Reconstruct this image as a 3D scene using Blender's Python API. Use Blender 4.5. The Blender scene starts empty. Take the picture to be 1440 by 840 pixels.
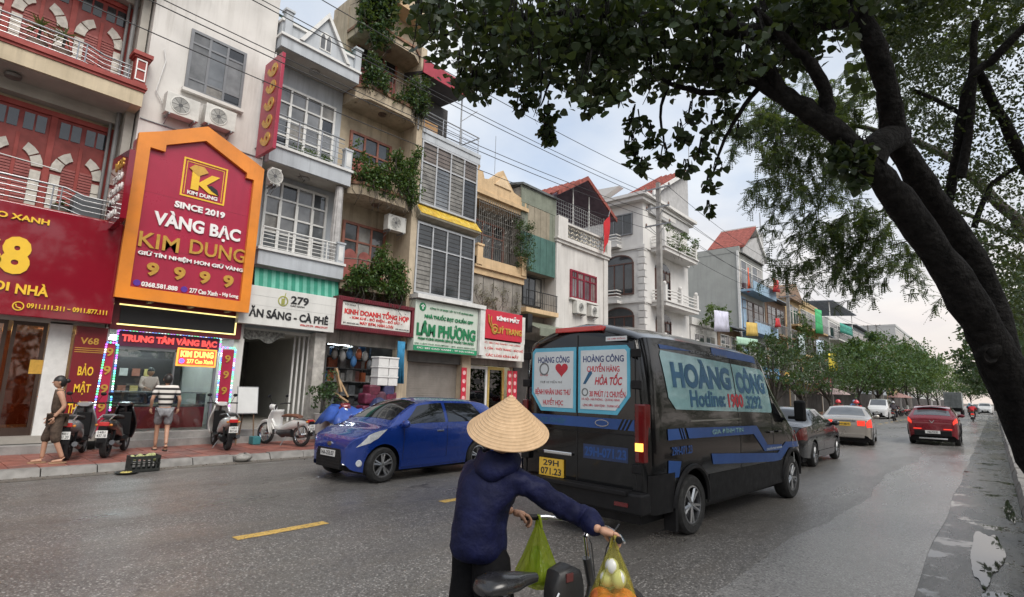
import bpy, bmesh, math, random
from mathutils import Vector, Matrix
R_ = math.radians
SC = bpy.context.scene
COL = SC.collection
rnd = random.Random(7)

# ------------------------------------------------------------------ camera
cam_d = bpy.data.cameras.new('camera')
cam = bpy.data.objects.new('camera', cam_d)
COL.objects.link(cam)
cam_d.sensor_width = 36.0
cam_d.lens = 762.1 / 1440.0 * 36.0
cam_d.clip_start = 0.05
cam_d.clip_end = 3000
_cx = Vector((0.75267196, 0.65778509, 0.02834935))
_cy = -Vector((-0.08835995, 0.14358731, -0.98568514))
_cz = -Vector((-0.6524396, 0.73939263, 0.166196))
cam.matrix_world = Matrix(((_cx.x, _cy.x, _cz.x, 0), (_cx.y, _cy.y, _cz.y, 0), (_cx.z, _cy.z, _cz.z, 1.7), (0, 0, 0, 1)))
SC.camera = cam

# ------------------------------------------------------------------ world and sun
SUN_EL, SUN_AZ = 50.0, 104.0       # azimuth clockwise from +Y
w = bpy.data.worlds.new('World')
SC.world = w
w.use_nodes = True
nt = w.node_tree
nt.nodes.clear()
def N(t, tree=None, **kw):
    n = (tree or nt).nodes.new(t)
    for k, v in kw.items(): setattr(n, k, v)
    return n
def math_node(tree, op, a, b=None, clamp=False):
    n = tree.nodes.new('ShaderNodeMath'); n.operation = op; n.use_clamp = clamp
    for i, v in enumerate((a, b)):
        if v is None: continue
        if isinstance(v, (int, float)): n.inputs[i].default_value = v
        else: tree.links.new(v, n.inputs[i])
    return n.outputs[0]
def mixc(tree, fac, a, b, mode='MIX'):
    n = tree.nodes.new('ShaderNodeMix'); n.data_type = 'RGBA'; n.blend_type = mode
    for sock, v in ((n.inputs[0], fac), (n.inputs[6], a), (n.inputs[7], b)):
        if isinstance(v, (int, float)): sock.default_value = v
        elif isinstance(v, tuple): sock.default_value = (*v[:3], 1)
        else: tree.links.new(v, sock)
    return n.outputs[2]
def ramp(tree, fac, stops):
    n = tree.nodes.new('ShaderNodeValToRGB')
    cr = n.color_ramp
    while len(cr.elements) < len(stops): cr.elements.new(0.5)
    for e, (p, c) in zip(cr.elements, stops):
        e.position = p; e.color = (*c[:3], 1) if isinstance(c, tuple) else (c, c, c, 1)
    tree.links.new(fac, n.inputs[0])
    return n.outputs[0]
out = N('ShaderNodeOutputWorld'); bg = N('ShaderNodeBackground')
sky = N('ShaderNodeTexSky', sky_type='NISHITA', sun_disc=False)
sky.sun_elevation = R_(SUN_EL); sky.sun_rotation = R_(SUN_AZ)
sky.air_density = 1.2; sky.dust_density = 2.5; sky.ozone_density = 1.5
tc = N('ShaderNodeTexCoord'); sep = N('ShaderNodeSeparateXYZ')
nt.links.new(tc.outputs['Generated'], sep.inputs[0])
zc = math_node(nt, 'MAXIMUM', sep.outputs[2], 0.0)
den = math_node(nt, 'ADD', zc, 0.22)
comb = N('ShaderNodeCombineXYZ')
nt.links.new(math_node(nt, 'DIVIDE', sep.outputs[0], den), comb.inputs[0])
nt.links.new(math_node(nt, 'DIVIDE', sep.outputs[1], den), comb.inputs[1])
nz = N('ShaderNodeTexNoise'); nz.inputs['Scale'].default_value = 1.3; nz.inputs['Detail'].default_value = 7; nz.inputs['Roughness'].default_value = 0.55
nz.inputs['Distortion'].default_value = 0.3
nt.links.new(comb.outputs[0], nz.inputs[0])
cover = ramp(nt, nz.outputs[0], [(0.34, 0.55), (0.60, 0.97)])
nz2 = N('ShaderNodeTexNoise'); nz2.inputs['Scale'].default_value = 2.6; nz2.inputs['Detail'].default_value = 6
nt.links.new(comb.outputs[0], nz2.inputs[0])
cloud = ramp(nt, nz2.outputs[0], [(0.38, (3.2, 3.45, 3.8)), (0.62, (4.1, 4.2, 4.3))])
base = mixc(nt, cover, sky.outputs[0], cloud)
low = ramp(nt, sep.outputs[2], [(0.0, (1, 1, 1)), (0.36, (0, 0, 0))])
glow = mixc(nt, low, base, (4.6, 3.85, 3.35))
fin = mixc(nt, 0.72, base, glow)
nt.links.new(fin, bg.inputs[0])
bg.inputs[1].default_value = 0.11
nt.links.new(bg.outputs[0], out.inputs[0])

sun_d = bpy.data.lights.new('sun', 'SUN')
sun = bpy.data.objects.new('sun', sun_d)
COL.objects.link(sun)
sun_d.energy = 1.5; sun_d.angle = R_(38); sun_d.color = (1.0, 0.95, 0.88)
_sd = Vector((math.sin(R_(SUN_AZ)) * math.cos(R_(SUN_EL)), math.cos(R_(SUN_AZ)) * math.cos(R_(SUN_EL)), math.sin(R_(SUN_EL))))
sun.rotation_euler = _sd.to_track_quat('Z', 'Y').to_euler()
SC.view_settings.view_transform = 'Standard'
SC.view_settings.look = 'None'
SC.view_settings.exposure = 1.1
SC.view_settings.gamma = 1.0
SC.view_settings.use_curve_mapping = False
SC.cycles.use_denoising = True
SC.cycles.max_bounces = 6
SC.cycles.transparent_max_bounces = 12

# ------------------------------------------------------------------ materials
MATS = {}
def s2l(h):
    h = h.lstrip('#'); o = []
    for i in (0, 2, 4):
        v = int(h[i:i+2], 16) / 255
        o.append(v / 12.92 if v <= .04045 else ((v + .055) / 1.055) ** 2.4)
    return tuple(o)
def pm(name, col, rough=0.6, metal=0.0, var=0.12, vs=3.0, bump=0.0, bd=.01, bs=40.0, streak=0.0, scol=None, spec=0.5, coat=0.0, emit=None, es=0.0, space='P', dirt=0.0):
    """procedural principled material: colour noise, optional vertical stain streaks, fine bump"""
    if name in MATS: return MATS[name]
    if isinstance(col, str): col = s2l(col)
    m = bpy.data.materials.new(name); m.use_nodes = True
    t = m.node_tree; b = t.nodes['Principled BSDF']
    b.inputs['Roughness'].default_value = rough; b.inputs['Metallic'].default_value = metal
    b.inputs['Specular IOR Level'].default_value = spec; b.inputs['Coat Weight'].default_value = coat
    b.inputs['Coat Roughness'].default_value = 0.04
    if space == 'P': src = t.nodes.new('ShaderNodeNewGeometry').outputs['Position']
    else: src = t.nodes.new('ShaderNodeTexCoord').outputs['Object']
    n = t.nodes.new('ShaderNodeTexNoise'); n.inputs['Scale'].default_value = vs; n.inputs['Detail'].default_value = 6; n.inputs['Roughness'].default_value = .62
    t.links.new(src, n.inputs[0])
    dark = tuple(c * (1 - var * 2.2) for c in col); lite = tuple(min(1, c * (1 + var * 1.3)) for c in col)
    c = ramp(t, n.outputs[0], [(0.30, dark), (0.70, lite)])
    if streak > 0:
        mp = t.nodes.new('ShaderNodeMapping'); mp.inputs['Scale'].default_value = (5.0, 5.0, 0.35)
        t.links.new(src, mp.inputs[0])
        n2 = t.nodes.new('ShaderNodeTexNoise'); n2.inputs['Scale'].default_value = 1.0; n2.inputs['Detail'].default_value = 5; n2.inputs['Roughness'].default_value = .7
        t.links.new(mp.outputs[0], n2.inputs[0])
        f = ramp(t, n2.outputs[0], [(0.46, 0.0), (0.74, 1.0)])
        n3 = t.nodes.new('ShaderNodeTexNoise'); n3.inputs['Scale'].default_value = 0.7; n3.inputs['Detail'].default_value = 3
        t.links.new(src, n3.inputs[0])
        f = math_node(t, 'MULTIPLY', f, ramp(t, n3.outputs[0], [(0.35, 0.25), (0.65, 1.0)]))
        c = mixc(t, math_node(t, 'MULTIPLY', f, streak), c, scol or tuple(x * .38 for x in col))
    if dirt > 0:
        n4 = t.nodes.new('ShaderNodeTexNoise'); n4.inputs['Scale'].default_value = vs * 4; n4.inputs['Detail'].default_value = 8; n4.inputs['Roughness'].default_value = .75
        t.links.new(src, n4.inputs[0])
        f = ramp(t, n4.outputs[0], [(0.5, 0.0), (0.75, 1.0)])
        c = mixc(t, math_node(t, 'MULTIPLY', f, dirt), c, (.09, .08, .07))
    t.links.new(c, b.inputs['Base Color'])
    r = ramp(t, n.outputs[0], [(0.3, min(1, rough * 1.2)), (0.7, rough * .85)])
    t.links.new(r, b.inputs['Roughness'])
    if bump > 0:
        nb = t.nodes.new('ShaderNodeTexNoise'); nb.inputs['Scale'].default_value = bs; nb.inputs['Detail'].default_value = 4
        t.links.new(src, nb.inputs[0])
        bp = t.nodes.new('ShaderNodeBump'); bp.inputs['Strength'].default_value = bump; bp.inputs['Distance'].default_value = bd
        t.links.new(nb.outputs[0], bp.inputs['Height']); t.links.new(bp.outputs[0], b.inputs['Normal'])
    if emit is not None:
        if isinstance(emit, str): emit = s2l(emit)
        b.inputs['Emission Color'].default_value = (*emit, 1); b.inputs['Emission Strength'].default_value = es
    MATS[name] = m
    return m
def glass_mat(name, tint=(.9, .95, .95), rough=.02, dens=.12):
    """thin pane: mostly see-through with a Fresnel reflection and a little tint"""
    if name in MATS: return MATS[name]
    m = bpy.data.materials.new(name); m.use_nodes = True; t = m.node_tree; t.nodes.clear()
    o = t.nodes.new('ShaderNodeOutputMaterial'); tr = t.nodes.new('ShaderNodeBsdfTransparent'); tr.inputs[0].default_value = (*tint, 1)
    gl = t.nodes.new('ShaderNodeBsdfGlossy'); gl.inputs['Roughness'].default_value = rough
    fr = t.nodes.new('ShaderNodeFresnel'); fr.inputs[0].default_value = 1.5
    mx = t.nodes.new('ShaderNodeMixShader')
    g = math_node(t, 'ADD', fr.outputs[0], dens * .3, True)
    t.links.new(g, mx.inputs[0]); t.links.new(tr.outputs[0], mx.inputs[1]); t.links.new(gl.outputs[0], mx.inputs[2])
    t.links.new(mx.outputs[0], o.inputs[0])
    MATS[name] = m
    return m
def leaf_mat(name, c1, c2, trans=.35, rough=.45):
    if name in MATS: return MATS[name]
    m = bpy.data.materials.new(name); m.use_nodes = True; t = m.node_tree
    b = t.nodes['Principled BSDF']; o = t.nodes['Material Output']
    geo = t.nodes.new('ShaderNodeNewGeometry')
    n = t.nodes.new('ShaderNodeTexNoise'); n.inputs['Scale'].default_value = 1.6; n.inputs['Detail'].default_value = 3
    t.links.new(geo.outputs['Position'], n.inputs[0])
    f = math_node(t, 'ADD', math_node(t, 'MULTIPLY', geo.outputs['Random Per Island'], .55), math_node(t, 'MULTIPLY', n.outputs[0], .5))
    c = ramp(t, f, [(0.2, c1), (0.85, c2)])
    t.links.new(c, b.inputs['Base Color']); b.inputs['Roughness'].default_value = rough; b.inputs['Specular IOR Level'].default_value = .4
    tl = t.nodes.new('ShaderNodeBsdfTranslucent'); t.links.new(mixc(t, .5, c, (.25, .32, .04)), tl.inputs[0])
    mx = t.nodes.new('ShaderNodeMixShader'); mx.inputs[0].default_value = trans
    t.links.new(b.outputs[0], mx.inputs[1]); t.links.new(tl.outputs[0], mx.inputs[2]); t.links.new(mx.outputs[0], o.inputs[0])
    MATS[name] = m
    return m

# ------------------------------------------------------------------ mesh helpers
TMP = bpy.data.scenes.new('workbench')      # scratch scene: evaluates text and skin without touching the big one
def evaluated_mesh(ob):
    TMP.collection.objects.link(ob); vl = TMP.view_layers[0]; vl.update()
    me = bpy.data.meshes.new_from_object(ob.evaluated_get(vl.depsgraph))
    bpy.data.objects.remove(ob)
    return me
def V(*a): return Vector(a)
class MB:
    def __init__(s): s.v = []; s.f = []
    def add(s, vs, fs):
        k = len(s.v); s.v += [tuple(p) for p in vs]; s.f += [tuple(i + k for i in f) for f in fs]; return s
    def box(s, x0, x1, y0, y1, z0, z1):
        return s.add([(x0,y0,z0),(x1,y0,z0),(x1,y1,z0),(x0,y1,z0),(x0,y0,z1),(x1,y0,z1),(x1,y1,z1),(x0,y1,z1)],
                     [(0,3,2,1),(4,5,6,7),(0,1,5,4),(1,2,6,5),(2,3,7,6),(3,0,4,7)])
    def boxm(s, m, sx, sy, sz):
        pts = [m @ V(x*sx/2, y*sy/2, z*sz/2) for z in (-1,1) for x, y in ((-1,-1),(1,-1),(1,1),(-1,1))]
        return s.add(pts, [(0,3,2,1),(4,5,6,7),(0,1,5,4),(1,2,6,5),(2,3,7,6),(3,0,4,7)])
    def tube(s, pts, r, n=8, cap=True):
        pts = [Vector(p) for p in pts]; k = len(pts)
        rs = r if isinstance(r, (list, tuple)) else [r] * k
        vs = []; fs = []; u = None
        for i, p in enumerate(pts):
            d = (pts[min(i+1,k-1)] - pts[max(i-1,0)])
            d = d.normalized() if d.length > 1e-9 else V(0,0,1)
            if u is None: u = d.orthogonal().normalized()
            else:
                u = u - d * u.dot(d); u = u.normalized() if u.length > 1e-6 else d.orthogonal().normalized()
            w_ = d.cross(u)
            for j in range(n):
                a = 2*math.pi*j/n; vs.append(p + (u*math.cos(a) + w_*math.sin(a))*rs[i])
        for i in range(k-1):
            for j in range(n): fs.append((i*n+j, i*n+(j+1)%n, (i+1)*n+(j+1)%n, (i+1)*n+j))
        if cap: fs.append(tuple(range(n-1,-1,-1))); fs.append(tuple((k-1)*n+j for j in range(n)))
        return s.add(vs, fs)
    def prism(s, poly, fn, d0, d1):
        """poly: 2D outline; fn(a, b, d) -> 3D; extruded from d0 to d1"""
        n = len(poly)
        vs = [fn(a, b, d0) for a, b in poly] + [fn(a, b, d1) for a, b in poly]
        return s.add(vs, [tuple(range(n-1,-1,-1)), tuple(range(n, 2*n))] + [(i, (i+1)%n, n+(i+1)%n, n+i) for i in range(n)])
    def lathe(s, prof, m=None, n=24, cap=True):
        """prof: (radius, height) pairs about local Z"""
        m = m or Matrix(); vs = []; fs = []; k = len(prof)
        for r, h in prof:
            for j in range(n):
                a = 2*math.pi*j/n; vs.append(m @ V(r*math.cos(a), r*math.sin(a), h))
        for i in range(k-1):
            for j in range(n): fs.append((i*n+j, i*n+(j+1)%n, (i+1)*n+(j+1)%n, (i+1)*n+j))
        if cap: fs.append(tuple(range(n-1,-1,-1))); fs.append(tuple((k-1)*n+j for j in range(n)))
        return s.add(vs, fs)
    def ball(s, c, rx, ry=None, rz=None, n=12, m=8, rot=None):
        ry = ry or rx; rz = rz or rx; c = Vector(c); rot = rot or Matrix(); vs = []; fs = []
        for i in range(m+1):
            t = math.pi*i/m
            for j in range(n):
                a = 2*math.pi*j/n
                vs.append(c + rot @ V(rx*math.sin(t)*math.cos(a), ry*math.sin(t)*math.sin(a), rz*math.cos(t)))
        for i in range(m):
            for j in range(n): fs.append((i*n+j, (i+1)*n+j, (i+1)*n+(j+1)%n, i*n+(j+1)%n))
        return s.add(vs, fs)
    def grid(s, rows, close=False):
        """rows of equal-length point lists"""
        k = len(rows); n = len(rows[0]); vs = [p for r in rows for p in r]; fs = []
        for i in range(k-1):
            for j in range(n if close else n-1): fs.append((i*n+j, i*n+(j+1)%n, (i+1)*n+(j+1)%n, (i+1)*n+j))
        return s.add(vs, fs)
    def mesh(s, name, mat=None, smooth=None):
        me = bpy.data.meshes.new(name); me.from_pydata(s.v, [], s.f); me.update()
        if mat: me.materials.append(mat)
        if smooth is not None:
            for p in me.polygons: p.use_smooth = True
            me.set_sharp_from_angle(angle=R_(smooth))
        return me
    def build(s, name, mat, parent=None, smooth=None, local=False, bevel=0, weld=False):
        me = s.mesh(name, mat, smooth)
        if weld:
            b = bmesh.new(); b.from_mesh(me); bmesh.ops.remove_doubles(b, verts=b.verts, dist=1e-5)
            bmesh.ops.recalc_face_normals(b, faces=b.faces); b.to_mesh(me); b.free()
            if smooth is not None: me.set_sharp_from_angle(angle=R_(smooth))
        o = link(name, me, parent, local)
        if bevel:
            md = o.modifiers.new('bevel', 'BEVEL'); md.width = bevel; md.segments = 2; md.limit_method = 'ANGLE'
        return o
def link(name, data, parent=None, local=False):
    o = bpy.data.objects.new(name, data); COL.objects.link(o)
    if parent is not None:
        o.parent = parent
        if not local and parent.parent is None: o.matrix_parent_inverse = parent.matrix_basis.inverted()
    return o
def tag(o, label=None, cat=None, group=None, kind=None):
    if label: o['label'] = label
    if cat: o['category'] = cat
    if group: o['group'] = group
    if kind: o['kind'] = kind
    return o
def thing(name, label, cat, loc=(0,0,0), rz=0, group=None):
    o = bpy.data.objects.new(name, None); COL.objects.link(o); o.location = loc; o.rotation_euler = (0,0,rz)
    o.empty_display_size = .2
    return tag(o, label, cat, group)
def copy_tree(o, parent=None):
    c = o.copy(); COL.objects.link(c); c.parent = parent
    for ch in list(o.children): copy_tree(ch, c)
    return c
def bx(name, mat, parent, x0, x1, y0, y1, z0, z1, bevel=0, local=False):
    return MB().box(min(x0,x1), max(x0,x1), min(y0,y1), max(y0,y1), min(z0,z1), max(z0,z1)).build(name, mat, parent, bevel=bevel, local=local)
UNIT = {}
def inst(name, mat, parent, loc, size, rot=None, local=False):
    """unit box sharing mesh data per material: size and place by transform"""
    key = mat.name
    if key not in UNIT: UNIT[key] = MB().box(-.5,.5,-.5,.5,-.5,.5).mesh('unit_' + key, mat)
    o = link(name, UNIT[key], parent, local)
    o.location = loc; o.scale = size
    if rot: o.rotation_euler = rot
    return o
FACE = {'X': Matrix(((0,0,1),(1,0,0),(0,1,0))), '-Y': Matrix(((1,0,0),(0,0,-1),(0,1,0))), 'Y': Matrix(((-1,0,0),(0,0,1),(0,1,0))), '-X': Matrix(((0,0,-1),(-1,0,0),(0,1,0)))}
TXT = {}
def txt(body, w_, h_, mat, parent, loc, face='X', ext=.01, bold=.0, local=False, name='lettering', align='C', shear=0.0, tilt=0.0):
    """lettering mesh fitted in a w x h box, centred on loc, standing proud of its board"""
    key = (body, round(bold,3), round(shear,2))
    if key not in TXT:
        cu = bpy.data.curves.new('text', 'FONT'); cu.body = body; cu.resolution_u = 3; cu.offset = bold; cu.shear = shear
        cu.extrude = 0.5; cu.fill_mode = 'BOTH'
        me = evaluated_mesh(bpy.data.objects.new('text', cu)); bpy.data.curves.remove(cu)
        xs = [v.co.x for v in me.vertices]; ys = [v.co.y for v in me.vertices]
        TXT[key] = (me, min(xs), max(xs), min(ys), max(ys))
    me0, x0, x1, y0, y1 = TXT[key]
    me = me0.copy(); me.materials.clear(); me.materials.append(mat)
    M3 = FACE[face] if isinstance(face, str) else face
    if tilt: M3 = M3 @ Matrix.Rotation(tilt, 3, 'Z')
    sx = w_/(x1-x0); sy = h_/(y1-y0); loc = Vector(loc)
    for v in me.vertices:
        c = v.co
        v.co = M3 @ V((c.x-(x0+x1)/2)*sx, (c.y-(y0+y1)/2)*sy, (c.z+.5)*ext) 
    me.update()
    o = link(name, me, parent, local)
    o.location = loc
    return o
def arc(cx, cy, r, a0, a1, n, ry=None):
    ry = ry or r
    return [(cx + r*math.cos(R_(a0 + (a1-a0)*i/n)), cy + ry*math.sin(R_(a0 + (a1-a0)*i/n))) for i in range(n+1)]
def interp(t, keys):
    """smooth monotone-ish interpolation through (x, value) keys"""
    if t <= keys[0][0]: return keys[0][1]
    for (a, va), (b, vb) in zip(keys, keys[1:]):
        if t <= b:
            u = (t-a)/(b-a); return va + (vb-va)*u
    return keys[-1][1]
FX = lambda a, b, d: (d, a, b)      # outline in (Y, Z), depth along X
FY = lambda a, b, d: (a, d, b)      # outline in (X, Z), depth along Y
# ================================================================== ground, road, kerbs
def road_mat(name, base, spk, rough, wet=0.5, tint=None, lines=False):
    m = bpy.data.materials.new(name); m.use_nodes = True; t = m.node_tree; b = t.nodes['Principled BSDF']
    pos = t.nodes.new('ShaderNodeNewGeometry').outputs['Position']
    def noise(sc, det=4, ro=.6, src=pos):
        n = t.nodes.new('ShaderNodeTexNoise'); n.inputs['Scale'].default_value = sc; n.inputs['Detail'].default_value = det; n.inputs['Roughness'].default_value = ro
        t.links.new(src, n.inputs[0]); return n.outputs[0]
    mp = t.nodes.new('ShaderNodeMapping'); mp.inputs['Scale'].default_value = (1.0, .22, 1.0); t.links.new(pos, mp.inputs[0])
    big = noise(.5, 5, .6, mp.outputs[0]); fine = noise(30, 4, .85); agg = noise(52, 3, .85)
    c = ramp(t, big, [(0.3, tuple(x*.72 for x in base)), (0.7, tuple(x*1.22 for x in base))])
    c = mixc(t, ramp(t, fine, [(0.40, 0.75), (0.62, 0.0)]), c, tuple(x*.5 for x in base))
    c = mixc(t, math_node(t, 'MULTIPLY', ramp(t, agg, [(0.57, 0.0), (0.66, 1.0)]), .9), c, spk)
    vs_ = t.nodes.new('ShaderNodeTexVoronoi'); vs_.inputs['Scale'].default_value = 46; t.links.new(pos, vs_.inputs['Vector'])
    sr = t.nodes.new('ShaderNodeSeparateColor'); t.links.new(vs_.outputs['Color'], sr.inputs[0])
    stone = math_node(t, 'MULTIPLY', ramp(t, sr.outputs[0], [(0.66, 0.0), (0.80, 1.0)]), ramp(t, vs_.outputs['Distance'], [(0.25, 1.0), (0.55, 0.0)]))
    c = mixc(t, math_node(t, 'MULTIPLY', stone, .8), c, spk)
    c = mixc(t, math_node(t, 'MULTIPLY', ramp(t, sr.outputs[1], [(0.70, 0.0), (0.85, 1.0)]), .55), c, tuple(x*.35 for x in base))
    if tint: c = mixc(t, math_node(t, 'MULTIPLY', ramp(t, noise(.9, 5, .7, mp.outputs[0]), [(0.5, 0.0), (0.72, 1.0)]), .5), c, tint)
    sx = t.nodes.new('ShaderNodeSeparateXYZ'); t.links.new(pos, sx.inputs[0])
    trk = math_node(t, 'MULTIPLY', math_node(t, 'ADD', math_node(t, 'SINE', math_node(t, 'MULTIPLY', sx.outputs[0], 3.6)), 1.0), noise(.7, 3, .5))
    c = mixc(t, ramp(t, trk, [(0.35, 0.0), (1.0, .30)]), c, tuple(x*.55 for x in base))
    vo = t.nodes.new('ShaderNodeTexVoronoi'); vo.feature = 'DISTANCE_TO_EDGE'; vo.inputs['Scale'].default_value = .42
    wp = t.nodes.new('ShaderNodeVectorMath'); wp.operation = 'MULTIPLY_ADD'; nw = t.nodes.new('ShaderNodeTexNoise'); nw.inputs['Scale'].default_value = 1.7; nw.inputs['Detail'].default_value = 6
    t.links.new(pos, nw.inputs[0]); t.links.new(nw.outputs['Color'], wp.inputs[0]); wp.inputs[1].default_value = (1.6, 1.6, 0); t.links.new(pos, wp.inputs[2]); t.links.new(wp.outputs[0], vo.inputs['Vector'])
    crk = math_node(t, 'MULTIPLY', ramp(t, vo.outputs['Distance'], [(0.0, 1.0), (0.006, 0.0)]), ramp(t, noise(.33, 3, .5), [(0.50, 0.0), (0.60, .8)]))
    c = mixc(t, crk, c, (.025, .023, .02))
    c = mixc(t, ramp(t, noise(1.1, 5, .7), [(0.60, 0.0), (0.72, .45)]), c, tuple(x*.45 for x in base))
    t.links.new(c, b.inputs['Base Color'])
    wn = noise(.8, 6, .65, mp.outputs[0])
    r = ramp(t, wn, [(0.38, rough*(1-wet)), (0.62, rough)])
    t.links.new(r, b.inputs['Roughness'])
    bp = t.nodes.new('ShaderNodeBump'); bp.inputs['Strength'].default_value = .55; bp.inputs['Distance'].default_value = .006
    if lines:       # standing water film: smooth, mirror-like, ragged edge
        mw = t.nodes.new('ShaderNodeMapping'); mw.inputs['Scale'].default_value = (1.2, 1.0, 1.0); t.links.new(pos, mw.inputs[0])
        wf = ramp(t, noise(1.5, 9, .68, mw.outputs[0]), [(0.545, 0.0), (0.60, 1.0)])
        t.links.new(mixc(t, wf, r, (.025, .025, .025)), b.inputs['Roughness'])
        t.links.new(mixc(t, wf, c, (.03, .03, .028)), b.inputs['Base Color'])
        t.links.new(math_node(t, 'MULTIPLY', math_node(t, 'SUBTRACT', 1.0, wf), .55), bp.inputs['Strength'])
    t.links.new(fine, bp.inputs['Height']); t.links.new(bp.outputs[0], b.inputs['Normal'])
    MATS[name] = m
    return m
M_ASPH = road_mat('asphalt', (.150, .142, .133), (.50, .48, .45), .50, .50, (.17, .15, .125))
M_CONC = road_mat('wet_concrete', (.25, .243, .232), (.38, .37, .36), .32, .60, (.15, .143, .132))
M_GUT = road_mat('wet_gutter', (.062, .060, .058), (.13, .13, .12), .40, .60, (.10, .09, .075), True)
M_DUST = road_mat('dusty_gutter', (.15, .135, .115), (.26, .24, .21), .7, .2, (.085, .075, .06))
M_KERB = pm('kerb_stone', (.24, .23, .215), .75, var=.16, vs=5, bump=.35, bs=45, dirt=.5)
M_EARTH = pm('earth', (.13, .12, .10), .9, var=.2, vs=.4, bump=.3, bs=8)

def sheet(name, x0, x1, y0, y1, z, mat, ny=1):
    mb = MB()
    rows = [[(x0, y0+(y1-y0)*i/ny, z), (x1, y0+(y1-y0)*i/ny, z)] for i in range(ny+1)]
    mb.grid([[r[0] for r in rows], [r[1] for r in rows]])
    # face up
    mb.f = [tuple(reversed(f)) for f in mb.f]
    return tag(mb.build(name, mat), kind='structure')
sheet('ground', -900, 900, -300, 1600, -.03, M_EARTH)
road = sheet('road', -12.06, -1.45, -40, 520, 0.0, M_ASPH)
# ragged joint between asphalt and the concrete strip
mb = MB(); rr = random.Random(3)
L0 = []; y = -40
while y < 520:
    L0.append((-1.92 + .10*math.sin(y*.7) + .03*math.sin(y*2.3) + rr.uniform(-.018, .018), y)); y += .09 if y < 40 else 6
mb.grid([[(x, y, .004) for x, y in L0], [(-.70 + .02*math.sin(y*1.3), y, .004) for x, y in L0]])
mb.f = [tuple(reversed(f)) for f in mb.f]
tag(mb.build('concrete_strip', M_CONC), kind='structure')
sheet('right_gutter', -.72, .17, -40, 520, 0.0, M_GUT)
sheet('left_gutter', -12.42, -12.05, -40, 520, 0.004, M_DUST)
# painted centre dashes, worn
def paint_mat(name, col):
    m = pm(name, col, .6, var=.12, vs=9)
    t = m.node_tree; b = t.nodes['Principled BSDF']
    n = t.nodes.new('ShaderNodeTexNoise'); n.inputs['Scale'].default_value = 26; n.inputs['Detail'].default_value = 6; n.inputs['Roughness'].default_value = .75
    t.links.new(t.nodes.new('ShaderNodeNewGeometry').outputs['Position'], n.inputs[0])
    old = b.inputs['Base Color'].links[0].from_socket
    t.links.new(mixc(t, ramp(t, n.outputs[0], [(0.50, 0.0), (0.66, .85)]), old, (.085, .08, .072)), b.inputs['Base Color'])
    return m
M_YEL = paint_mat('worn_yellow_paint', (.62, .40, .10))
M_WHT = paint_mat('worn_white_paint', (.55, .54, .50))
for i in range(-3, 34):
    y = 2.78 + i*3.01
    pts = []
    rr = random.Random(100+i)
    L = 1.1
    n = 8
    a = [(-6.49 + rr.uniform(-.008,.008), y + L*k/n, .004) for k in range(n+1)]
    b = [(-6.33 + rr.uniform(-.008,.008), y + L*k/n, .004) for k in range(n+1)]
    mb = MB(); mb.grid([b, a]); mb.build('lane_dash', M_YEL, road)
# kerbs: each stone a piece of its kerb
def kerb_run(name, x0, x1, y0, y1, L, h, flip, seed):
    k = thing(name, None, None, (x0, 0, 0)); tag(k, kind='structure')
    base = {}
    rr = random.Random(seed); y = y0
    for v in range(4):
        mb = MB(); top0 = x0 + (.10 if not flip else .02); top1 = x1 - (.02 if not flip else .10)
        mb.prism([(x0-x0, -.05), (x1-x0, -.05), (top1-x0, h), (top0-x0, h)], lambda a, b, d: (a, d, b), 0, L - .012 - v*.003)
        base[v] = mb.mesh('kerb_stone', M_KERB)
    while y < y1:
        o = link('kerb_stone', base[rr.randrange(4)], k, True)
        o.location = (rr.uniform(-.012, .012), y, rr.uniform(-.014, .006)); o.rotation_euler = (0, rr.uniform(-.02,.02), rr.uniform(-.008,.008))
        y += L
    return k
kerb_run('kerb_left', -12.72, -12.40, -6, 90, .8, .13, True, 1)
kerb_run('kerb_right', .15, .47, -2, 90, .8, .15, False, 2)
# pavements
M_PBED = pm('paver_bed', (.13, .075, .06), .9, var=.2, vs=4, bump=.3)
M_PAV = [pm('red_paver_%d' % i, c, .55, var=.22, vs=2.2, bump=.25, bs=30, dirt=.55) for i, c in enumerate([(.25, .088, .066), (.22, .082, .064), (.275, .10, .074), (.20, .085, .07)])]
pl = MB().box(-15.32, -12.70, -30, 520, -.05, .112).build('pavement_left', M_PBED); tag(pl, kind='structure')
M_RPAVE = pm('right_pavement', (.20, .16, .135), .7, var=.22, vs=1.5, bump=.35, bs=14, dirt=.6)
pr = MB().box(.46, 9.0, -30, 520, -.05, .145).build('pavement_right', M_RPAVE); tag(pr, kind='structure')
rr = random.Random(11)
pav_me = [MB().prism([(-.195,-.195),(.195,-.195),(.195,.195),(-.195,.195)], lambda a, b, d: (a, b, d), -.02, .0) for _ in range(1)][0]
pmesh = []
for mm in M_PAV:
    mb = MB().add([(-.197,-.197,-.02),(.197,-.197,-.02),(.197,.197,-.02),(-.197,.197,-.02),(-.190,-.190,0),(.190,-.190,0),(.190,.190,0),(-.190,.190,0)],
                  [(0,1,5,4),(1,2,6,5),(2,3,7,6),(3,0,4,7),(4,5,6,7)])
    pmesh.append(mb.mesh('paver', mm))
for j in range(40):
    for i in range(6):
        o = link('paver', pmesh[rr.choice((0,0,1,1,2,3))], pl)
        o.location = (-12.93 - i*.402, -.2 + j*.402, .128 + rr.uniform(-.004, .004)); o.rotation_euler = (rr.uniform(-.008,.008), rr.uniform(-.008,.008), 0)
mb = MB().box(-15.32, -12.73, 15.7, 520, .112, .128); tag(mb.build('pavement_surface', M_PAV[1]), kind='structure')
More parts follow.
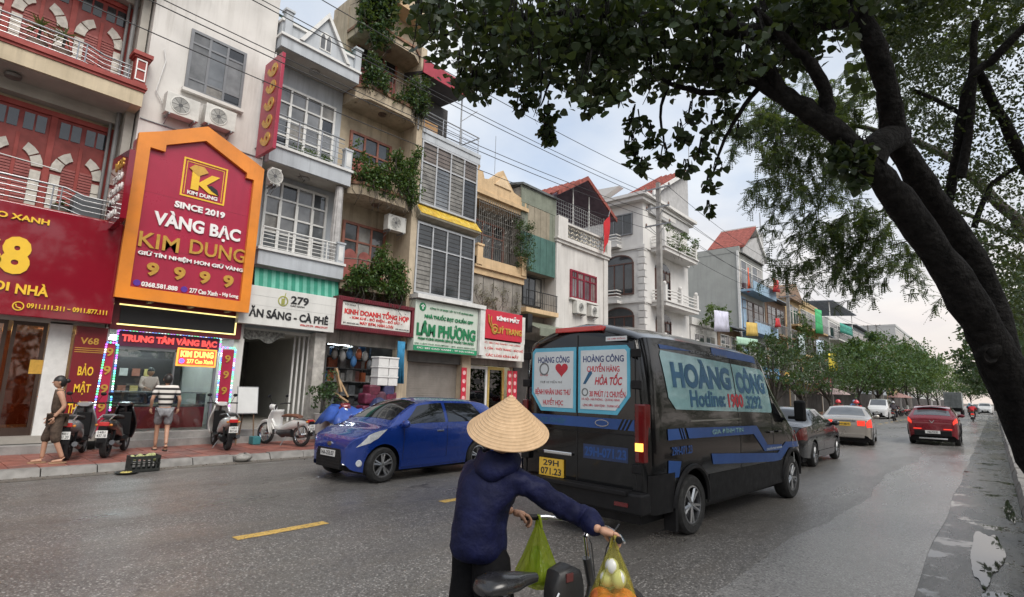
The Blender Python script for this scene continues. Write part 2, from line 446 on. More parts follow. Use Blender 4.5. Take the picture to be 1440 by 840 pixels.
# puddles: thin sheets of standing water in the right gutter
M_WATER = pm('puddle_water', (.02, .02, .02), .02, var=.05, vs=1, spec=.6)
def puddle(cx, cy, rx, ry, seed, ang=0):
    rr = random.Random(seed); n = 96; ph = [rr.uniform(0, 6.28) for _ in range(6)]
    pts = []; jg = [rr.uniform(-.025, .025) for _ in range(n)]
    for i in range(n):
        a = 2*math.pi*i/n
        r = 1 + .12*math.sin(2*a+ph[0]) + .13*math.sin(3*a+ph[1]) + .07*math.sin(5*a+ph[2]) + .05*math.sin(8*a+ph[3]) + jg[i]
        x = rx*r*math.cos(a); y = ry*r*math.sin(a)
        pts.append((cx + x*math.cos(ang)-y*math.sin(ang), cy + x*math.sin(ang)+y*math.cos(ang), .0085))
    mb = MB(); mb.add(pts, [tuple(range(n))])
    tag(mb.build('puddle', M_WATER), kind='structure')
for a in [(-.22, 8.6, .13, 1.5, 4), (-.10, 6.6, .11, .45, 8), (.03, 12.2, .06, 1.2, 11)]: puddle(*a)
# loose leaf litter in the gutter
mb = MB(); rr = random.Random(5)
for i in range(420):
    x = .13 - abs(rr.gauss(0, .13)); y = rr.uniform(5, 26); s = rr.uniform(.008, .028); a = rr.uniform(0, 6.28)
    c = [(x + s*math.cos(a+q)*(1 if k % 2 else .5), y + s*math.sin(a+q)*(1 if k % 2 else .5), .012 + rr.uniform(0, .012)) for k, q in enumerate((0, 1.57, 3.14, 4.71))]
    mb.add(c, [(0,1,2,3)])
tag(mb.build('leaf_litter', pm('litter', (.045, .032, .018), .8, var=.3, vs=9)), 'dark fallen leaves lying along the right kerb', 'litter', kind='stuff')
mb = MB()
for i in range(220):
    x = -12.38 + abs(rr.gauss(0, .12)); y = rr.uniform(0, 12); s = rr.uniform(.008, .03)
    mb.ball((x, y, .008), s, s*.8, s*.5, 5, 3)
tag(mb.build('gutter_grit', pm('grit', (.17, .15, .125), .9, var=.3, vs=9)), 'small stones and grit along the left kerb', 'grit', kind='stuff')

# ================================================================== utility poles and wires
M_POLE = pm('pole_concrete', (.30, .29, .275), .8, var=.14, vs=3, bump=.3, bs=30, streak=.4)
M_STEEL = pm('galvanised_steel', (.30, .31, .32), .5, .6, var=.1, vs=6)
M_INS = pm('insulator', (.30, .20, .16), .25, var=.1)
M_WIRE = pm('cable_black', (.018, .018, .02), .6, var=.05)
def pole(x, y, h, arms, label, group='concrete utility poles', double=False):
    t = thing('utility_pole', label, 'pole', (x, y, .12), 0, group)
    for dx in ((-.55, .55) if double else (0,)):
        mb = MB()
        for (z0, z1, w0, w1) in [(0, h-.12, .17, .10)]:
            vs = [(dx+sx*wd, sy*wd, z) for z, wd in ((z0, w0), (z1, w1)) for sx, sy in ((-1,-1),(1,-1),(1,1),(-1,1))]
            mb.add(vs, [(0,1,5,4),(1,2,6,5),(2,3,7,6),(3,0,4,7),(4,5,6,7)])
        mb.build('shaft', M_POLE, t, local=True)
    for z, hw in arms:
        a = MB().box(-hw, hw, -.16, -.10, z-.17, z-.09)
        a.tube([(-hw*.7, -.13, z-.12), (-.1, -.13, z-.6)], .018, 5); a.tube([(hw*.7, -.13, z-.12), (.1, -.13, z-.6)], .018, 5)
        ao = a.build('cross_arm', M_STEEL, t, local=True)
        for sx in (-hw+.06, hw-.06) if hw < .8 else (-hw+.06, -hw*.45, hw*.45, hw-.06):
            MB().lathe([(.02,0),(.06,.03),(.035,.06),(.06,.09),(.03,.12),(.03,.16)], Matrix.Translation((sx, -.13, z-.09)), 8).build('insulator', M_INS, ao, local=True)
    return t
pole(-13.0, 26.75, 13.3, [(12.95, .75), (11.85, .7), (10.85, .75)], 'grey concrete utility pole standing in front of the white villa')
pole(-13.0, 51.8, 12.9, [(12.9, .75), (11.4, .75), (10.6, .7)], 'grey concrete utility pole rising out of the dark tree beyond the van windscreen')
pole(-13.0, 98.0, 13.0, [(12.9, 1.1), (11.6, 1.1), (10.3, 1.1)], 'far twin utility pole above the green street trees', double=True)
pole(-13.0, 141, 14.6, [(14.3, .9), (12.9, .9)], 'small distant utility pole in front of the pale grey block')
pole(-13.0, -24.0, 13.3, [(12.95, .75), (11.85, .7), (10.85, .75)], 'grey concrete utility pole behind the left edge of the view')
def wire(p0, p1, sag, r, label, n=26):
    pts = []
    for i in range(n+1):
        u = i/n; p = Vector(p0).lerp(Vector(p1), u); p.z -= sag*4*u*(1-u); pts.append(p)
    o = MB().tube(pts, r, 5, False).build('overhead_wire', M_WIRE)
    tag(o, label, 'wire', 'overhead wires along the left pavement')
def WL(k, sp): return '%s overhead cable on the %s, %s' % (('topmost', 'middle', 'lowest')[k//2], ('house side', 'road side')[k % 2], ('running in front of the near shophouses', 'between the villa pole and the second pole', 'between the second pole and the twin pole', 'beyond the far twin pole')[sp])
zs = [(12.86, -.69), (12.86, .69), (11.76, -.64), (11.76, .64), (10.76, -.69), (10.76, .69)]
for k, (z, dx) in enumerate(zs):
    wire((-13+dx, -24, z+.2), (-13+dx, 26.6, z), 1.25 + .12*(k % 3), .013, WL(k, 0))
    wire((-13+dx, 26.6, z), (-13+dx, 51.6, z-.1), .55, .013, WL(k, 1))
    wire((-13+dx, 51.6, z-.1), (-13+dx, 97.8, z), .9, .016, WL(k, 2))
    wire((-13+dx, 97.8, z), (-13+dx, 141, z+1.5), .9, .02, WL(k, 3))
# ================================================================== shared building pieces
M_GLASSD = pm('dark_window_glass', (.035, .04, .045), .06, var=.25, vs=1.2, spec=.8)
M_GLASSG = pm('grey_window_glass', (.17, .175, .18), .10, var=.3, vs=1.0, spec=.7)
M_SHOPGLASS = glass_mat('shop_glass')
M_WHITEF = pm('white_frame', (.66, .66, .64), .45, var=.08, vs=4, streak=.2)
M_GREYF = pm('grey_aluminium', (.17, .175, .185), .4, .3, var=.08)
M_STAIN = pm('stainless_rail', (.40, .41, .42), .3, .8, var=.08, vs=8)
M_CREAM = pm('cream_plaster', (.56, .47, .33), .85, var=.10, vs=1.2, bump=.2, bs=25, streak=.65, dirt=.15)
M_WHITEW = pm('white_plaster', (.62, .60, .57), .85, var=.08, vs=.9, bump=.15, bs=25, streak=.6, scol=(.30, .28, .25), dirt=.12)
M_BLUEG = pm('blue_grey_plaster', (.44, .47, .50), .8, var=.07, vs=1.2, bump=.15, bs=25, streak=.6, dirt=.15)
M_BEIGE = pm('beige_plaster', (.48, .40, .29), .88, var=.13, vs=1.4, bump=.25, bs=22, streak=.8, scol=(.14, .12, .095))
M_PEACH = pm('peach_plaster', (.60, .43, .25), .85, var=.1, vs=1.2, bump=.2, bs=22, streak=.6, scol=(.22, .17, .11))
M_SOFFIT = pm('soffit_plaster', (.40, .38, .34), .9, var=.1, vs=1.1, streak=.2)
M_CONCW = pm('bare_render', (.27, .25, .22), .92, var=.18, vs=1.5, bump=.3, bs=18, streak=.8, scol=(.07, .06, .055))
M_REDW = pm('red_wood', (.24, .028, .020), .5, var=.14, vs=3, streak=.25)
M_REDTRIM = pm('red_trim', (.30, .045, .035), .6, var=.12, vs=3, streak=.3)
M_ARCH = pm('arch_stone', (.58, .55, .49), .8, var=.14, vs=6, bump=.3, bs=30)
M_BLACK = pm('black_paint', (.012, .012, .013), .4, var=.1)
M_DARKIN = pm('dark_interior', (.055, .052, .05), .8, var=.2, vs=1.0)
M_INTW = pm('interior_white', (.52, .52, .48), .8, var=.06, vs=1)
M_TILEF = pm('shop_floor_tile', (.30, .28, .25), .35, var=.1, vs=2)
M_STEP = pm('stone_step', (.26, .25, .24), .6, var=.14, vs=4, bump=.2)
M_ROOFRED = pm('red_roof_tile', (.27, .068, .05), .8, streak=.4, var=.25, vs=4, bump=.4, bs=12)
M_YELLOW = pm('yellow_letters', (.80, .50, .035), .4, var=.05)
M_WHITEL = pm('white_letters', (.80, .80, .78), .4, var=.04)
M_GOLD = pm('gold_letters', (.62, .36, .07), .35, .35, var=.12, vs=8)

WR = random.Random(99); PALT = [pm('pane_deep', (.02, .022, .026), .05, var=.2, spec=.8), pm('pane_blind', (.24, .23, .21), .22, var=.25, vs=2.5, streak=.3), pm('pane_sky', (.12, .13, .14), .03, var=.3, vs=.8, spec=1.0)]
def window(parent, x, y0, y1, z0, z1, cols, rows, fm, gm, fw=.05, dep=.07, name='window', sill=None):
    """framed window facing +X: cols and rows are lists of relative sizes; each pane its own piece"""
    cols = [1]*cols if isinstance(cols, int) else cols; rows = [1]*rows if isinstance(rows, int) else rows
    mb = MB()
    mb.box(x, x+dep, y0, y0+fw, z0, z1).box(x, x+dep, y1-fw, y1, z0, z1).box(x, x+dep, y0+fw, y1-fw, z0, z0+fw).box(x, x+dep, y0+fw, y1-fw, z1-fw, z1)
    ys = [y0+fw/2]; zs = [z0+fw/2]
    for c in cols: ys.append(ys[-1] + c/sum(cols)*(y1-y0-fw))
    for r in rows: zs.append(zs[-1] + r/sum(rows)*(z1-z0-fw))
    for y in ys[1:-1]: mb.box(x+.004, x+dep-.006, y-fw*.4, y+fw*.4, z0+fw, z1-fw)
    for z in zs[1:-1]: mb.box(x+.006, x+dep-.010, y0+fw, y1-fw, z-fw*.35, z+fw*.35)
    wo = mb.build(name, fm, parent)
    for i in range(len(cols)):
        for j in range(len(rows)):
            inst('pane', gm if WR.random() < .6 else WR.choice(PALT), wo, (x+dep*.35, (ys[i]+ys[i+1])/2, (zs[j]+zs[j+1])/2), (.012, ys[i+1]-ys[i], zs[j+1]-zs[j]))
    if sill: bx('sill', sill, wo, x+dep*.5, x+dep+.1, y0-.06, y1+.06, z0-.09, z0-.005)
    return wo
def rail(parent, mat, x, y0, y1, z0, z1, nbars=4, posts=(), r=.018, hr=.028, vert=0, dip=0.0, name='railing', ends=()):
    """balcony railing along Y: handrail, horizontal bars (or verticals), posts; dip bends the right end down"""
    hp = lambda z: [(x, y0, z), (x, y1-.9, z), (x, y1-.55, z-.1*dip/.1 if dip else z), (x, y1, z-dip)] if dip else [(x, y0, z), (x, y1, z)]
    ho = MB().tube(hp(z1), hr, 8).build(name, mat, parent, smooth=40)
    for k in range(nbars):
        z = z0 + (z1-z0)*(k+.5)/(nbars+.3)
        MB().tube(hp(z) if dip else [(x, y0, z), (x, y1, z)], r*.75, 6).build('bar', mat, ho, smooth=40)
    for y in posts: MB().tube([(x, y, z0), (x, y, z1 - (dip if y > y1-.6 else 0))], r*1.15, 6).build('post', mat, ho, smooth=40)
    if vert:
        n = int((y1-y0)/vert)
        for k in range(n+1):
            y = y0 + (y1-y0)*k/n; MB().tube([(x-.012, y, z0), (x-.012, y, z1)], r*.6, 5).build('baluster', mat, ho, smooth=40)
    for e in ends: MB().tube([(x, e[0], z1), (e[1], e[0], z1)], hr, 8).build('bar', mat, ho, smooth=40)
    return ho
def ac_unit(x, y, z, label, face='X', wdt=.78, h=.56):
    t = thing('air_conditioner', label, 'air conditioner', (x, y, z), 0, 'outdoor air conditioning units')
    cm = pm('ac_casing', (.60, .59, .55), .45, var=.08, vs=5, streak=.3); gm = pm('ac_grille', (.10, .10, .10), .5, var=.1)
    MB().box(0, .28, 0, wdt, 0, h).build('casing', cm, t, local=True, bevel=.012)
    rot = Matrix.Translation((.281, wdt*.42, h/2)) @ Matrix.Rotation(R_(90), 4, 'Y')
    MB().lathe([(.235, 0), (.235, .012), (.215, .016), (.205, .006)], rot, 28).build('fan_shroud', cm, t, local=True, smooth=40)
    g = MB()
    for k in range(1, 9): g.lathe([(.024*k, .004), (.024*k+.006, .004), (.024*k+.006, .012), (.024*k, .012)], rot, 24, False)
    for k in range(8):
        a = k*math.pi/4; g.tube([rot @ V(0,0,.012), rot @ V(.2*math.cos(a), .2*math.sin(a), .012)], .004, 4)
    g.lathe([(.0, .012), (.05, .014), (.05, 0)], rot, 16, False)
    MB().lathe([(.0, .002), (.205, .002)], rot, 24, False).build('fan_opening', M_BLACK, t, local=True)
    g.build('fan_grille', gm, t, local=True)
    for yy in (.1, wdt-.1):
        MB().box(-.12, .30, yy-.015, yy+.015, -.05, -.004).tube([(-.1, yy, -.22), (.22, yy, -.05)], .012, 4).build('bracket', M_STEEL, t, local=True)
    return t
def letters(parent, rows, x, face='X', ext=.03):
    for r in rows:
        body, y0, y1, zc, h, mat = r[:6]; bold = r[6] if len(r) > 6 else .02
        txt(body, y1-y0, h, mat, parent, (x, (y0+y1)/2, zc), face, ext, bold)

# ================================================================== house A: red doors, far left
t = thing('shophouse', 'cream shophouse with red arched shutter doors and steel balcony rails', 'building', (-16.4, .4, .12))
A = t
mb = MB().box(-17.2, -16.4, -3.0, 3.12, 2.9, 15); mb.build('wall', M_CREAM, t)
mb = MB().box(-16.4, -15.75, 3.02, 3.20, 3, 15); mb.build('party_wall', M_SOFFIT, t)
for y, r in ((3.05, .05), (2.95, .035)): MB().tube([(-16.1+ (y-3)*2, y-.12, 2.9), (-16.1+(y-3)*2, y-.12, 15)], r, 8).build('drain_pipe', pm('pipe_grey', (.20,.20,.20), .5), t, smooth=40)
def slab(z0, z1, zt):
    bx('balcony_slab', M_CREAM, t, -16.4, -15.2, -3, 3.20, z0, z1)
    MB().box(-16.38, -15.17, -3, 3.225, z1+.002, z1+.07).box(-16.36, -15.13, -3, 3.25, z1+.07, z1+.13).box(-16.38, -15.16, -3, 3.23, z1+.13, zt).build('moulding', M_REDTRIM, t)
    MB().box(-16.4, -16.1, -3, 3.02, z0-.28, z0-.002).build('beam', M_SOFFIT, t)
    bx('soffit', M_SOFFIT, t, -16.38, -15.26, -3, 3.0, z0-.012, z0-.001)
slab(8.33, 8.70, 8.90); slab(11.7, 12.1, 12.3); slab(4.95, 5.18, 5.24)
for z in (8.30, 11.67):
    MB().lathe([(.16, -.03), (.14, -.09), (.02, -.11)], Matrix.Translation((-15.75, .9, z)), 16).build('ceiling_lamp', pm('lamp_grey', (.16,.15,.14), .4), t, smooth=40)
def red_doors(z0, z1):
    d = MB().box(-16.398, -16.36, -2.6, 3.0, z0, z1).build('shutter_doors', M_REDW, t)
    for k in range(5):
        yc = 2.36 - k*1.16
        bx('door_stile', M_REDTRIM, d, -16.36, -16.335, yc-.035, yc+.035, z0, z1-.62)
        bx('door_post', M_REDTRIM, d, -16.36, -16.325, yc+.52, yc+.64, z0, z1)
        s = MB()
        for j in range(20):
            z = z0 + .1 + j*.07
            if z > z0 + 1.35: break
            s.prism([(-16.36, z), (-16.335, z), (-16.345, z+.055), (-16.36, z+.055)], lambda a, b, dd: (a, dd, b), yc-.30, yc-.04)
            s.prism([(-16.36, z), (-16.335, z), (-16.345, z+.055), (-16.36, z+.055)], lambda a, b, dd: (a, dd, b), yc+.04, yc+.30)
        s.build('louvre', M_REDW, d)
        for sy in (-1, 1):      # white voussoirs and jamb stones
            zz = z0 + .12
            for j in range(5):
                if z0+.12+j*.255 > z0+1.1: break
                inst('arch_stone', M_ARCH, d, (-16.335, yc+sy*.40, zz+.12), (.05, .19, .235)); zz += .255
            for a0, a1 in ((4, 34), (38, 68)):
                o = [(yc + sy*.52*math.cos(R_(a)), zz + .05 + .60*math.sin(R_(a))) for a in (a0, (a0+a1)/2, a1)]
                q = [(yc + sy*.31*math.cos(R_(a)), zz + .05 + .40*math.sin(R_(a))) for a in (a1, (a0+a1)/2, a0)]
                MB().prism(o+q, FX, -16.36, -16.31).build('arch_stone', M_ARCH, d)
            bx('transom_pane', M_GLASSD, d, -16.36, -16.345, yc+sy*.25-.20, yc+sy*.25-.02, z1-.50, z1-.10)
            bx('transom_pane', M_GLASSD, d, -16.36, -16.345, yc+sy*.25+.02, yc+sy*.25+.20, z1-.50, z1-.10)
    bx('lintel', M_REDTRIM, d, -16.36, -16.31, -2.6, 3.0, z1-.02, z1+.10)
red_doors(8.9, 11.30); red_doors(5.3, 7.86)
rail(t, M_STAIN, -15.30, -3, 2.9, 8.92, 9.42, 4, (-1.2, -1.05, .25, .40, 1.85, 2.0, 2.86), .014, .022, dip=.10)
rail(t, M_STAIN, -15.30, -3, 2.95, 5.26, 5.90, 5, (-1.2, -1.05, .25, .40, 1.85, 2.0, 2.92), .014, .022, dip=.10)
MB().tube([(-15.6, -2, 6.55), (-15.6, 1.9, 6.35)], .012, 5).build('clothes_line', M_WHITEF, t)
c = MB().box(-15.45, -15.19, 2.94, 3.2, 8.9, 9.55).box(-15.50, -15.15, 2.90, 3.24, 9.55, 9.60).box(-15.54, -15.11, 2.86, 3.28, 9.60, 9.70).build('balcony_pier', M_REDTRIM, t)
MB().box(-15.19, -15.17, 2.96, 3.18, 8.97, 9.00).box(-15.19, -15.17, 2.96, 3.18, 9.24, 9.27).box(-15.19, -15.17, 2.96, 3.18, 9.49, 9.52).box(-15.19, -15.172, 2.96, 2.985, 9.0, 9.49).box(-15.19, -15.172, 3.155, 3.18, 9.0, 9.49).build('pier_border', M_WHITEL, c)
bx('bin_box', pm('plastic_grey', (.10,.11,.12), .5), t, -15.9, -15.45, 2.25, 2.8, 5.3, 5.86, bevel=.03)
# ground floor of A
bx('floor', M_TILEF, t, -19.5, -15.35, -3, 3.3, .3, .45)
bx('step', M_STEP, t, -15.35, -14.95, -3, 3.1, .10, .285)
bx('back_wall', pm('brown_panel', (.16, .045, .025), .5, var=.2, vs=1.2), t, -19.5, -19.3, -3, 3.2, .45, 2.9)
bx('side_wall', M_INTW, t, -19.3, -15.6, 3.14, 3.24, .45, 2.9)
bx('ceiling', M_INTW, t, -19.3, -15.5, -3, 3.2, 2.86, 2.94)
M_WARM = pm('warm_lamp', (.9, .6, .3), .5, emit=(1.0, .55, .20), es=30)
for px, py in ((-17.4, 2.55), (-17.0, .6), (-18.2, 1.2), (-17.6, -1)):
    MB().lathe([(.09, 0), (.09, -.05), (.0, -.05)], Matrix.Translation((px, py, 2.855)), 14, False).build('downlight', M_WARM, t)
M_BRONZE = pm('bronze_door', (.075, .05, .04), .35, .5, var=.15, vs=2)
M_TINT = glass_mat('tinted_glass', (.85, .66, .56), .03, .15)
for k, (ya, yb) in enumerate(((-1.2, .15), (.2, 1.55), (1.62, 2.2))):
    d = MB().box(-15.62, -15.56, ya, ya+.07, .45, 2.86).box(-15.62, -15.56, yb-.07, yb, .45, 2.86).box(-15.62, -15.56, ya+.07, yb-.07, .45, .62).box(-15.62, -15.56, ya+.07, yb-.07, 2.78, 2.86).build('door', M_BRONZE, t)
    bx('door_pane', M_TINT, d, -15.595, -15.585, ya+.07, yb-.07, .62, 2.78)
    if k == 1: MB().tube([(-15.56, 1.38, 1.0), (-15.50, 1.38, 1.0), (-15.50, 1.38, 2.0), (-15.56, 1.38, 2.0)], .018, 6).build('handle', M_STAIN, d)
    if k == 1:
        txt('V68', .62, .26, M_GOLD, d, (-15.584, 1.05, 2.35), 'X', .006, .02); txt('MỌI NHÀ', .7, .13, M_GOLD, d, (-15.584, 1.05, 2.0), 'X', .006, .02)
o = MB().box(-15.57, -15.555, 2.0, 2.45, 1.75, 2.05).build('notice_plate', M_GOLD, t)
bx('pillar', M_WHITEF, t, -15.75, -15.5, 2.22, 2.62, .45, 2.9)
s = thing('shop_sign', 'dark red standing panel with yellow lettering beside the gold shop', 'sign', (-15.3, 3.0, .45))
bx('board', pm('dark_red_panel', (.17, .012, .018), .35, var=.1), s, -15.42, -15.33, 2.66, 3.24, .42, 2.84)
letters(s, [('V68', 2.76, 3.1, 2.52, .15, M_GOLD), ('BẢO', 2.80, 3.08, 1.88, .27, M_YELLOW), ('MẬT', 2.78, 3.08, 1.47, .30, M_YELLOW), ('THÔNG', 2.72, 3.14, 1.05, .27, M_YELLOW), ('TIN', 2.82, 3.04, .68, .22, M_YELLOW)], -15.33, ext=.012)
for k in range(3): bx('gold_line', M_GOLD, s, -15.33, -15.322, 2.68, 3.22, 2.26+k*.045, 2.275+k*.045)
# V68 signboard
M_SIGNRED = pm('sign_red', (.22, .010, .022), .07, var=.05, vs=.8, coat=.5)
s = thing('shop_sign', 'wide glossy dark red signboard with yellow 8 and phone numbers', 'sign', (-15.1, 1, 2.9))
MB().box(-15.72, -15.02, -2.6, 3.22, 2.92, 5.27).build('board', M_SIGNRED, s, bevel=.02)
letters(s, [('SỐ 275 CAO XANH', .02, 1.85, 5.0, .19, M_YELLOW, .03), ('V68', .15, 1.65, 4.17, .82, M_YELLOW, .05), ('TÀI', -.62, -.14, 3.50, .24, M_YELLOW, .03), ('CHÍNH', -.03, .86, 3.5, .25, M_YELLOW, .03), ('MỌI', .92, 1.40, 3.48, .24, M_YELLOW, .03), ('NHÀ', 1.50, 2.03, 3.50, .26, M_YELLOW, .03), ('0911.111.311', 1.72, 2.34, 3.15, .105, M_YELLOW, .02), ('-', 2.39, 2.44, 3.155, .02, M_YELLOW, .02), ('0911.877.111', 2.48, 3.10, 3.16, .105, M_YELLOW, .02)], -15.02, ext=.03)
ic = MB().lathe([(.075, 0), (.095, 0), (.095, .02), (.075, .02)], Matrix.Translation((-15.02, 1.59, 3.12)) @ Matrix.Rotation(R_(90), 4, 'Y'), 24, False)
ic.tube([(-15.01, 1.545, 3.16), (-15.01, 1.565, 3.10), (-15.01, 1.635, 3.075)], [.018, .010, .018], 6); ic.build('phone_icon', M_YELLOW, s)
s = thing('blade_sign', 'small dark red projecting sign with white words above the wide red signboard', 'sign', (-15.1, 2.95, 5.2))
MB().prism([(-15.58, 5.42), (-14.95, 5.08), (-14.12, 5.20), (-14.12, 6.80), (-15.58, 6.95)], FY, 2.88, 3.0).build('board', M_SIGNRED, s)
for b, z, h, m in (('V68', 6.60, .22, M_GOLD), ('TÀI', 6.28, .19, M_WHITEL), ('CHÍNH', 6.0, .20, M_WHITEL), ('MỌI', 5.72, .19, M_WHITEL), ('NHÀ', 5.44, .19, M_WHITEL)):
    txt(b, 1.05 if len(b) > 3 else .75, h*1.1, m, s, (-14.85, 2.88, z), '-Y', .02, .03)
MB().tube([(-15.5, 2.97, 6.5), (-15.9, 2.97, 6.5)], .02, 6).tube([(-15.5, 2.97, 5.7), (-15.9, 2.97, 5.7)], .02, 6).build('bracket', M_STEEL, s)

# ================================================================== house B: white wall, gold shop
t = thing('shophouse', 'white flat-fronted shophouse holding the big gold shop signboard', 'building', (-15.5, 4.8, .12))
mb = MB().box(-17.2, -15.5, 3.24, 6.36, 2.88, 16); mb.build('wall', M_WHITEW, t)
wd = window(t, -15.50, 4.11, 5.57, 9.36, 11.12, [1, 1, 1], [.3, 1, .33, .0001], M_GREYF, M_GLASSG, .075, .05, sill=M_WHITEW)
window(t, -15.50, 4.15, 5.6, 13.4, 15.1, [1, 1, 1], [.3, 1], M_GREYF, M_GLASSG, .075, .05, sill=M_WHITEW)
MB().tube([(-15.45, 3.55, 10.2), (-15.44, 3.62, 9.9), (-15.44, 3.5, 9.0), (-15.44, 3.7, 8.7)], .014, 5).build('cable', M_WHITEF, t)
MB().box(-15.5, -15.47, 3.26, 6.34, 8.15, 8.17).build('groove', M_GREYF, t)
ac_unit(-15.42, 3.68, 8.42, 'white outdoor air conditioner below grey window, nearer the red-doored house')
ac_unit(-15.42, 4.60, 8.50, 'white outdoor air conditioner below grey window, right of its twin')
bx('floor', M_TILEF, t, -19.8, -15.45, 3.24, 6.36, .3, .46)
MB().box(-15.45, -15.05, 3.35, 6.2, .10, .30).build('step', M_STEP, t)
MB().box(-15.45, -15.2, 3.35, 6.2, .30, .455).build('step', M_STEP, t)
bx('pier', M_WHITEW, t, -15.75, -15.42, 6.10, 6.36, .46, 2.88)
bx('pier', M_WHITEW, t, -15.75, -15.42, 3.22, 3.30, .46, 2.88)
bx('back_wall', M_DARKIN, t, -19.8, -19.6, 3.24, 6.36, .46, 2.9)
bx('side_wall', M_INTW, t, -19.6, -15.75, 6.2, 6.34, .46, 2.88)
bx('side_wall', M_INTW, t, -19.6, -15.75, 3.26, 3.36, .46, 2.88)
bx('ceiling', M_INTW, t, -19.6, -15.6, 3.24, 6.36, 2.84, 2.9)
M_TUBE = pm('tube_lamp', (.9, .95, 1), .5, emit=(.85, .95, 1.0), es=14)
for xx in (-16.4, -17.6, -18.6):
    bx('tube_lamp', M_TUBE, t, xx-.03, xx+.03, 3.8, 5.8, 2.78, 2.83)
fr = MB().box(-15.52, -15.46, 3.44, 3.50, .46, 2.45).box(-15.52, -15.46, 5.68, 5.74, .46, 2.45).box(-15.52, -15.46, 4.72, 4.76, .46, 2.45).box(-15.52, -15.46, 3.5, 5.68, 2.4, 2.46).build('shop_window', M_GREYF, t)
for ya, yb in ((3.5, 4.72), (4.76, 5.68)): bx('pane', M_SHOPGLASS, fr, -15.495, -15.487, ya, yb, .46, 2.4)
# shop interior things
cn = thing('display_counter', 'glass topped red jewellery counter inside the gold shop', 'counter', (-16.7, 4.8, .46))
bx('base', pm('counter_red', (.33, .03, .03), .35), cn, -17.1, -16.4, 3.55, 5.9, .46, 1.0)
bx('showcase', M_SHOPGLASS, cn, -17.1, -16.4, 3.55, 5.9, 1.004, 1.36)
bx('tray', pm('jewel_tray', (.55, .50, .40), .4, var=.4, vs=30), cn, -17.05, -16.45, 3.6, 5.85, 1.02, 1.06)
bx('top_edge', M_STAIN, cn, -17.12, -16.38, 3.53, 5.92, 1.362, 1.39)
sh = thing('shelf_cabinet', 'dark cabinet with small lit wares on the back wall of the gold shop', 'cabinet', (-19.3, 4.8, .46))
MB().box(-19.6, -19.25, 3.5, 6.1, .46, 2.5).build('carcass', pm('cabinet_dark', (.035, .03, .03), .4), sh)
rr = random.Random(21)
for k in range(22): inst('tray', pm('wares_%d' % (k % 3), [(.5, .4, .15), (.45, .45, .42), (.3, .12, .08)][k % 3], .4), sh, (-19.2, 3.65 + (k % 8)*.31, .9 + (k//8)*.5), (.06, .2, .22))
# sub sign: black panel with yellow LED border
s = thing('shop_sign', 'black panel sign with thin yellow light border under the pentagon sign', 'sign', (-15.3, 4.7, 2.9))
bx('board', pm('maroon_board', (.11, .012, .018), .35), s, -15.55, -15.33, 3.26, 6.22, 2.84, 3.62)
bx('panel', M_BLACK, s, -15.332, -15.31, 3.42, 6.02, 2.98, 3.42)
M_LEDY = pm('led_yellow', (.9, .8, .3), .5, emit=(1.0, .83, .30), es=.7)
MB().box(-15.312, -15.29, 3.38, 6.06, 3.42, 3.45).box(-15.312, -15.29, 3.38, 6.06, 2.95, 2.98).box(-15.312, -15.29, 6.03, 6.06, 2.98, 3.42).build('light_border', M_LEDY, s)
for k in range(3): bx('spot_bracket', M_STEEL, s, -15.3, -15.0, 3.9+k*.9, 3.98+k*.9, 3.52, 3.58)
# big pentagon sign
M_ORANGE = pm('orange_frame', (.74, .24, .024), .35, var=.09, vs=1.5, coat=.2, streak=.2, dirt=.06)
M_SIGNPINK = pm('sign_crimson', (.36, .022, .055), .30, var=.09, vs=.7, streak=.22, dirt=.06)
s = thing('shop_sign', 'large crimson pentagon gold-shop signboard with bright orange frame', 'sign', (-15.0, 4.7, 3.6))
outl = [(3.20, 3.58), (6.13, 3.58), (6.13, 7.58), (4.62, 8.22), (3.20, 7.50)]
MB().prism(outl, FX, -15.46, -14.96).build('board', M_SIGNPINK, s)
for z in (4.83, 6.18): bx('board_seam', pm('seam_red', (.20, .012, .03), .5), s, -14.962, -14.958, 3.45, 5.9, z, z+.006)
inn = [(3.43, 3.82), (5.92, 3.82), (5.92, 7.22), (5.72, 7.22), (5.72, 7.36), (4.62, 7.88), (3.75, 7.44), (3.75, 7.26), (3.43, 7.26)]
fo = [(3.16, 3.54), (6.17, 3.54), (6.17, 7.61), (6.17, 7.61), (5.9, 7.74), (4.62, 8.28), (3.6, 7.74), (3.16, 7.54), (3.16, 7.52)]
mb = MB()
for d0, d1 in ((-14.97, -14.86),):
    n = len(inn)
    for i in range(n):
        j = (i+1) % n
        mb.add([(d0, *fo[i]), (d0, *fo[j]), (d0, *inn[j]), (d0, *inn[i]), (d1, *fo[i]), (d1, *fo[j]), (d1, *inn[j]), (d1, *inn[i])], [(4,5,6,7), (0,1,5,4), (2,3,7,6)])
mb.build('frame', M_ORANGE, s)
letters(s, [('SINCE 2019', 4.12, 5.31, 6.04, .17, M_WHITEL, .04), ('VÀNG BẠC', 3.72, 5.76, 5.58, .50, M_WHITEL, .035), ('KIM', 3.48, 4.34, 5.0, .37, M_GOLD, .012), ('DUNG', 4.58, 5.94, 5.05, .37, M_GOLD, .012), ('GIỮ TÍN NHIỆM HƠN GIỮ VÀNG', 3.50, 5.93, 4.67, .15, M_WHITEL, .035), *[('9', 3.72+.58*q, 3.98+.58*q, 4.31, .33, M_GOLD, .045) for q in range(4)], ('0368.581.888', 3.66, 4.43, 3.93, .115, M_WHITEL, .03), ('277 Cao Xanh', 4.70, 5.36, 3.935, .12, M_WHITEL, .025), ('- Hạ Long', 5.41, 5.88, 3.935, .12, M_WHITEL, .025)], -14.96, ext=.035)
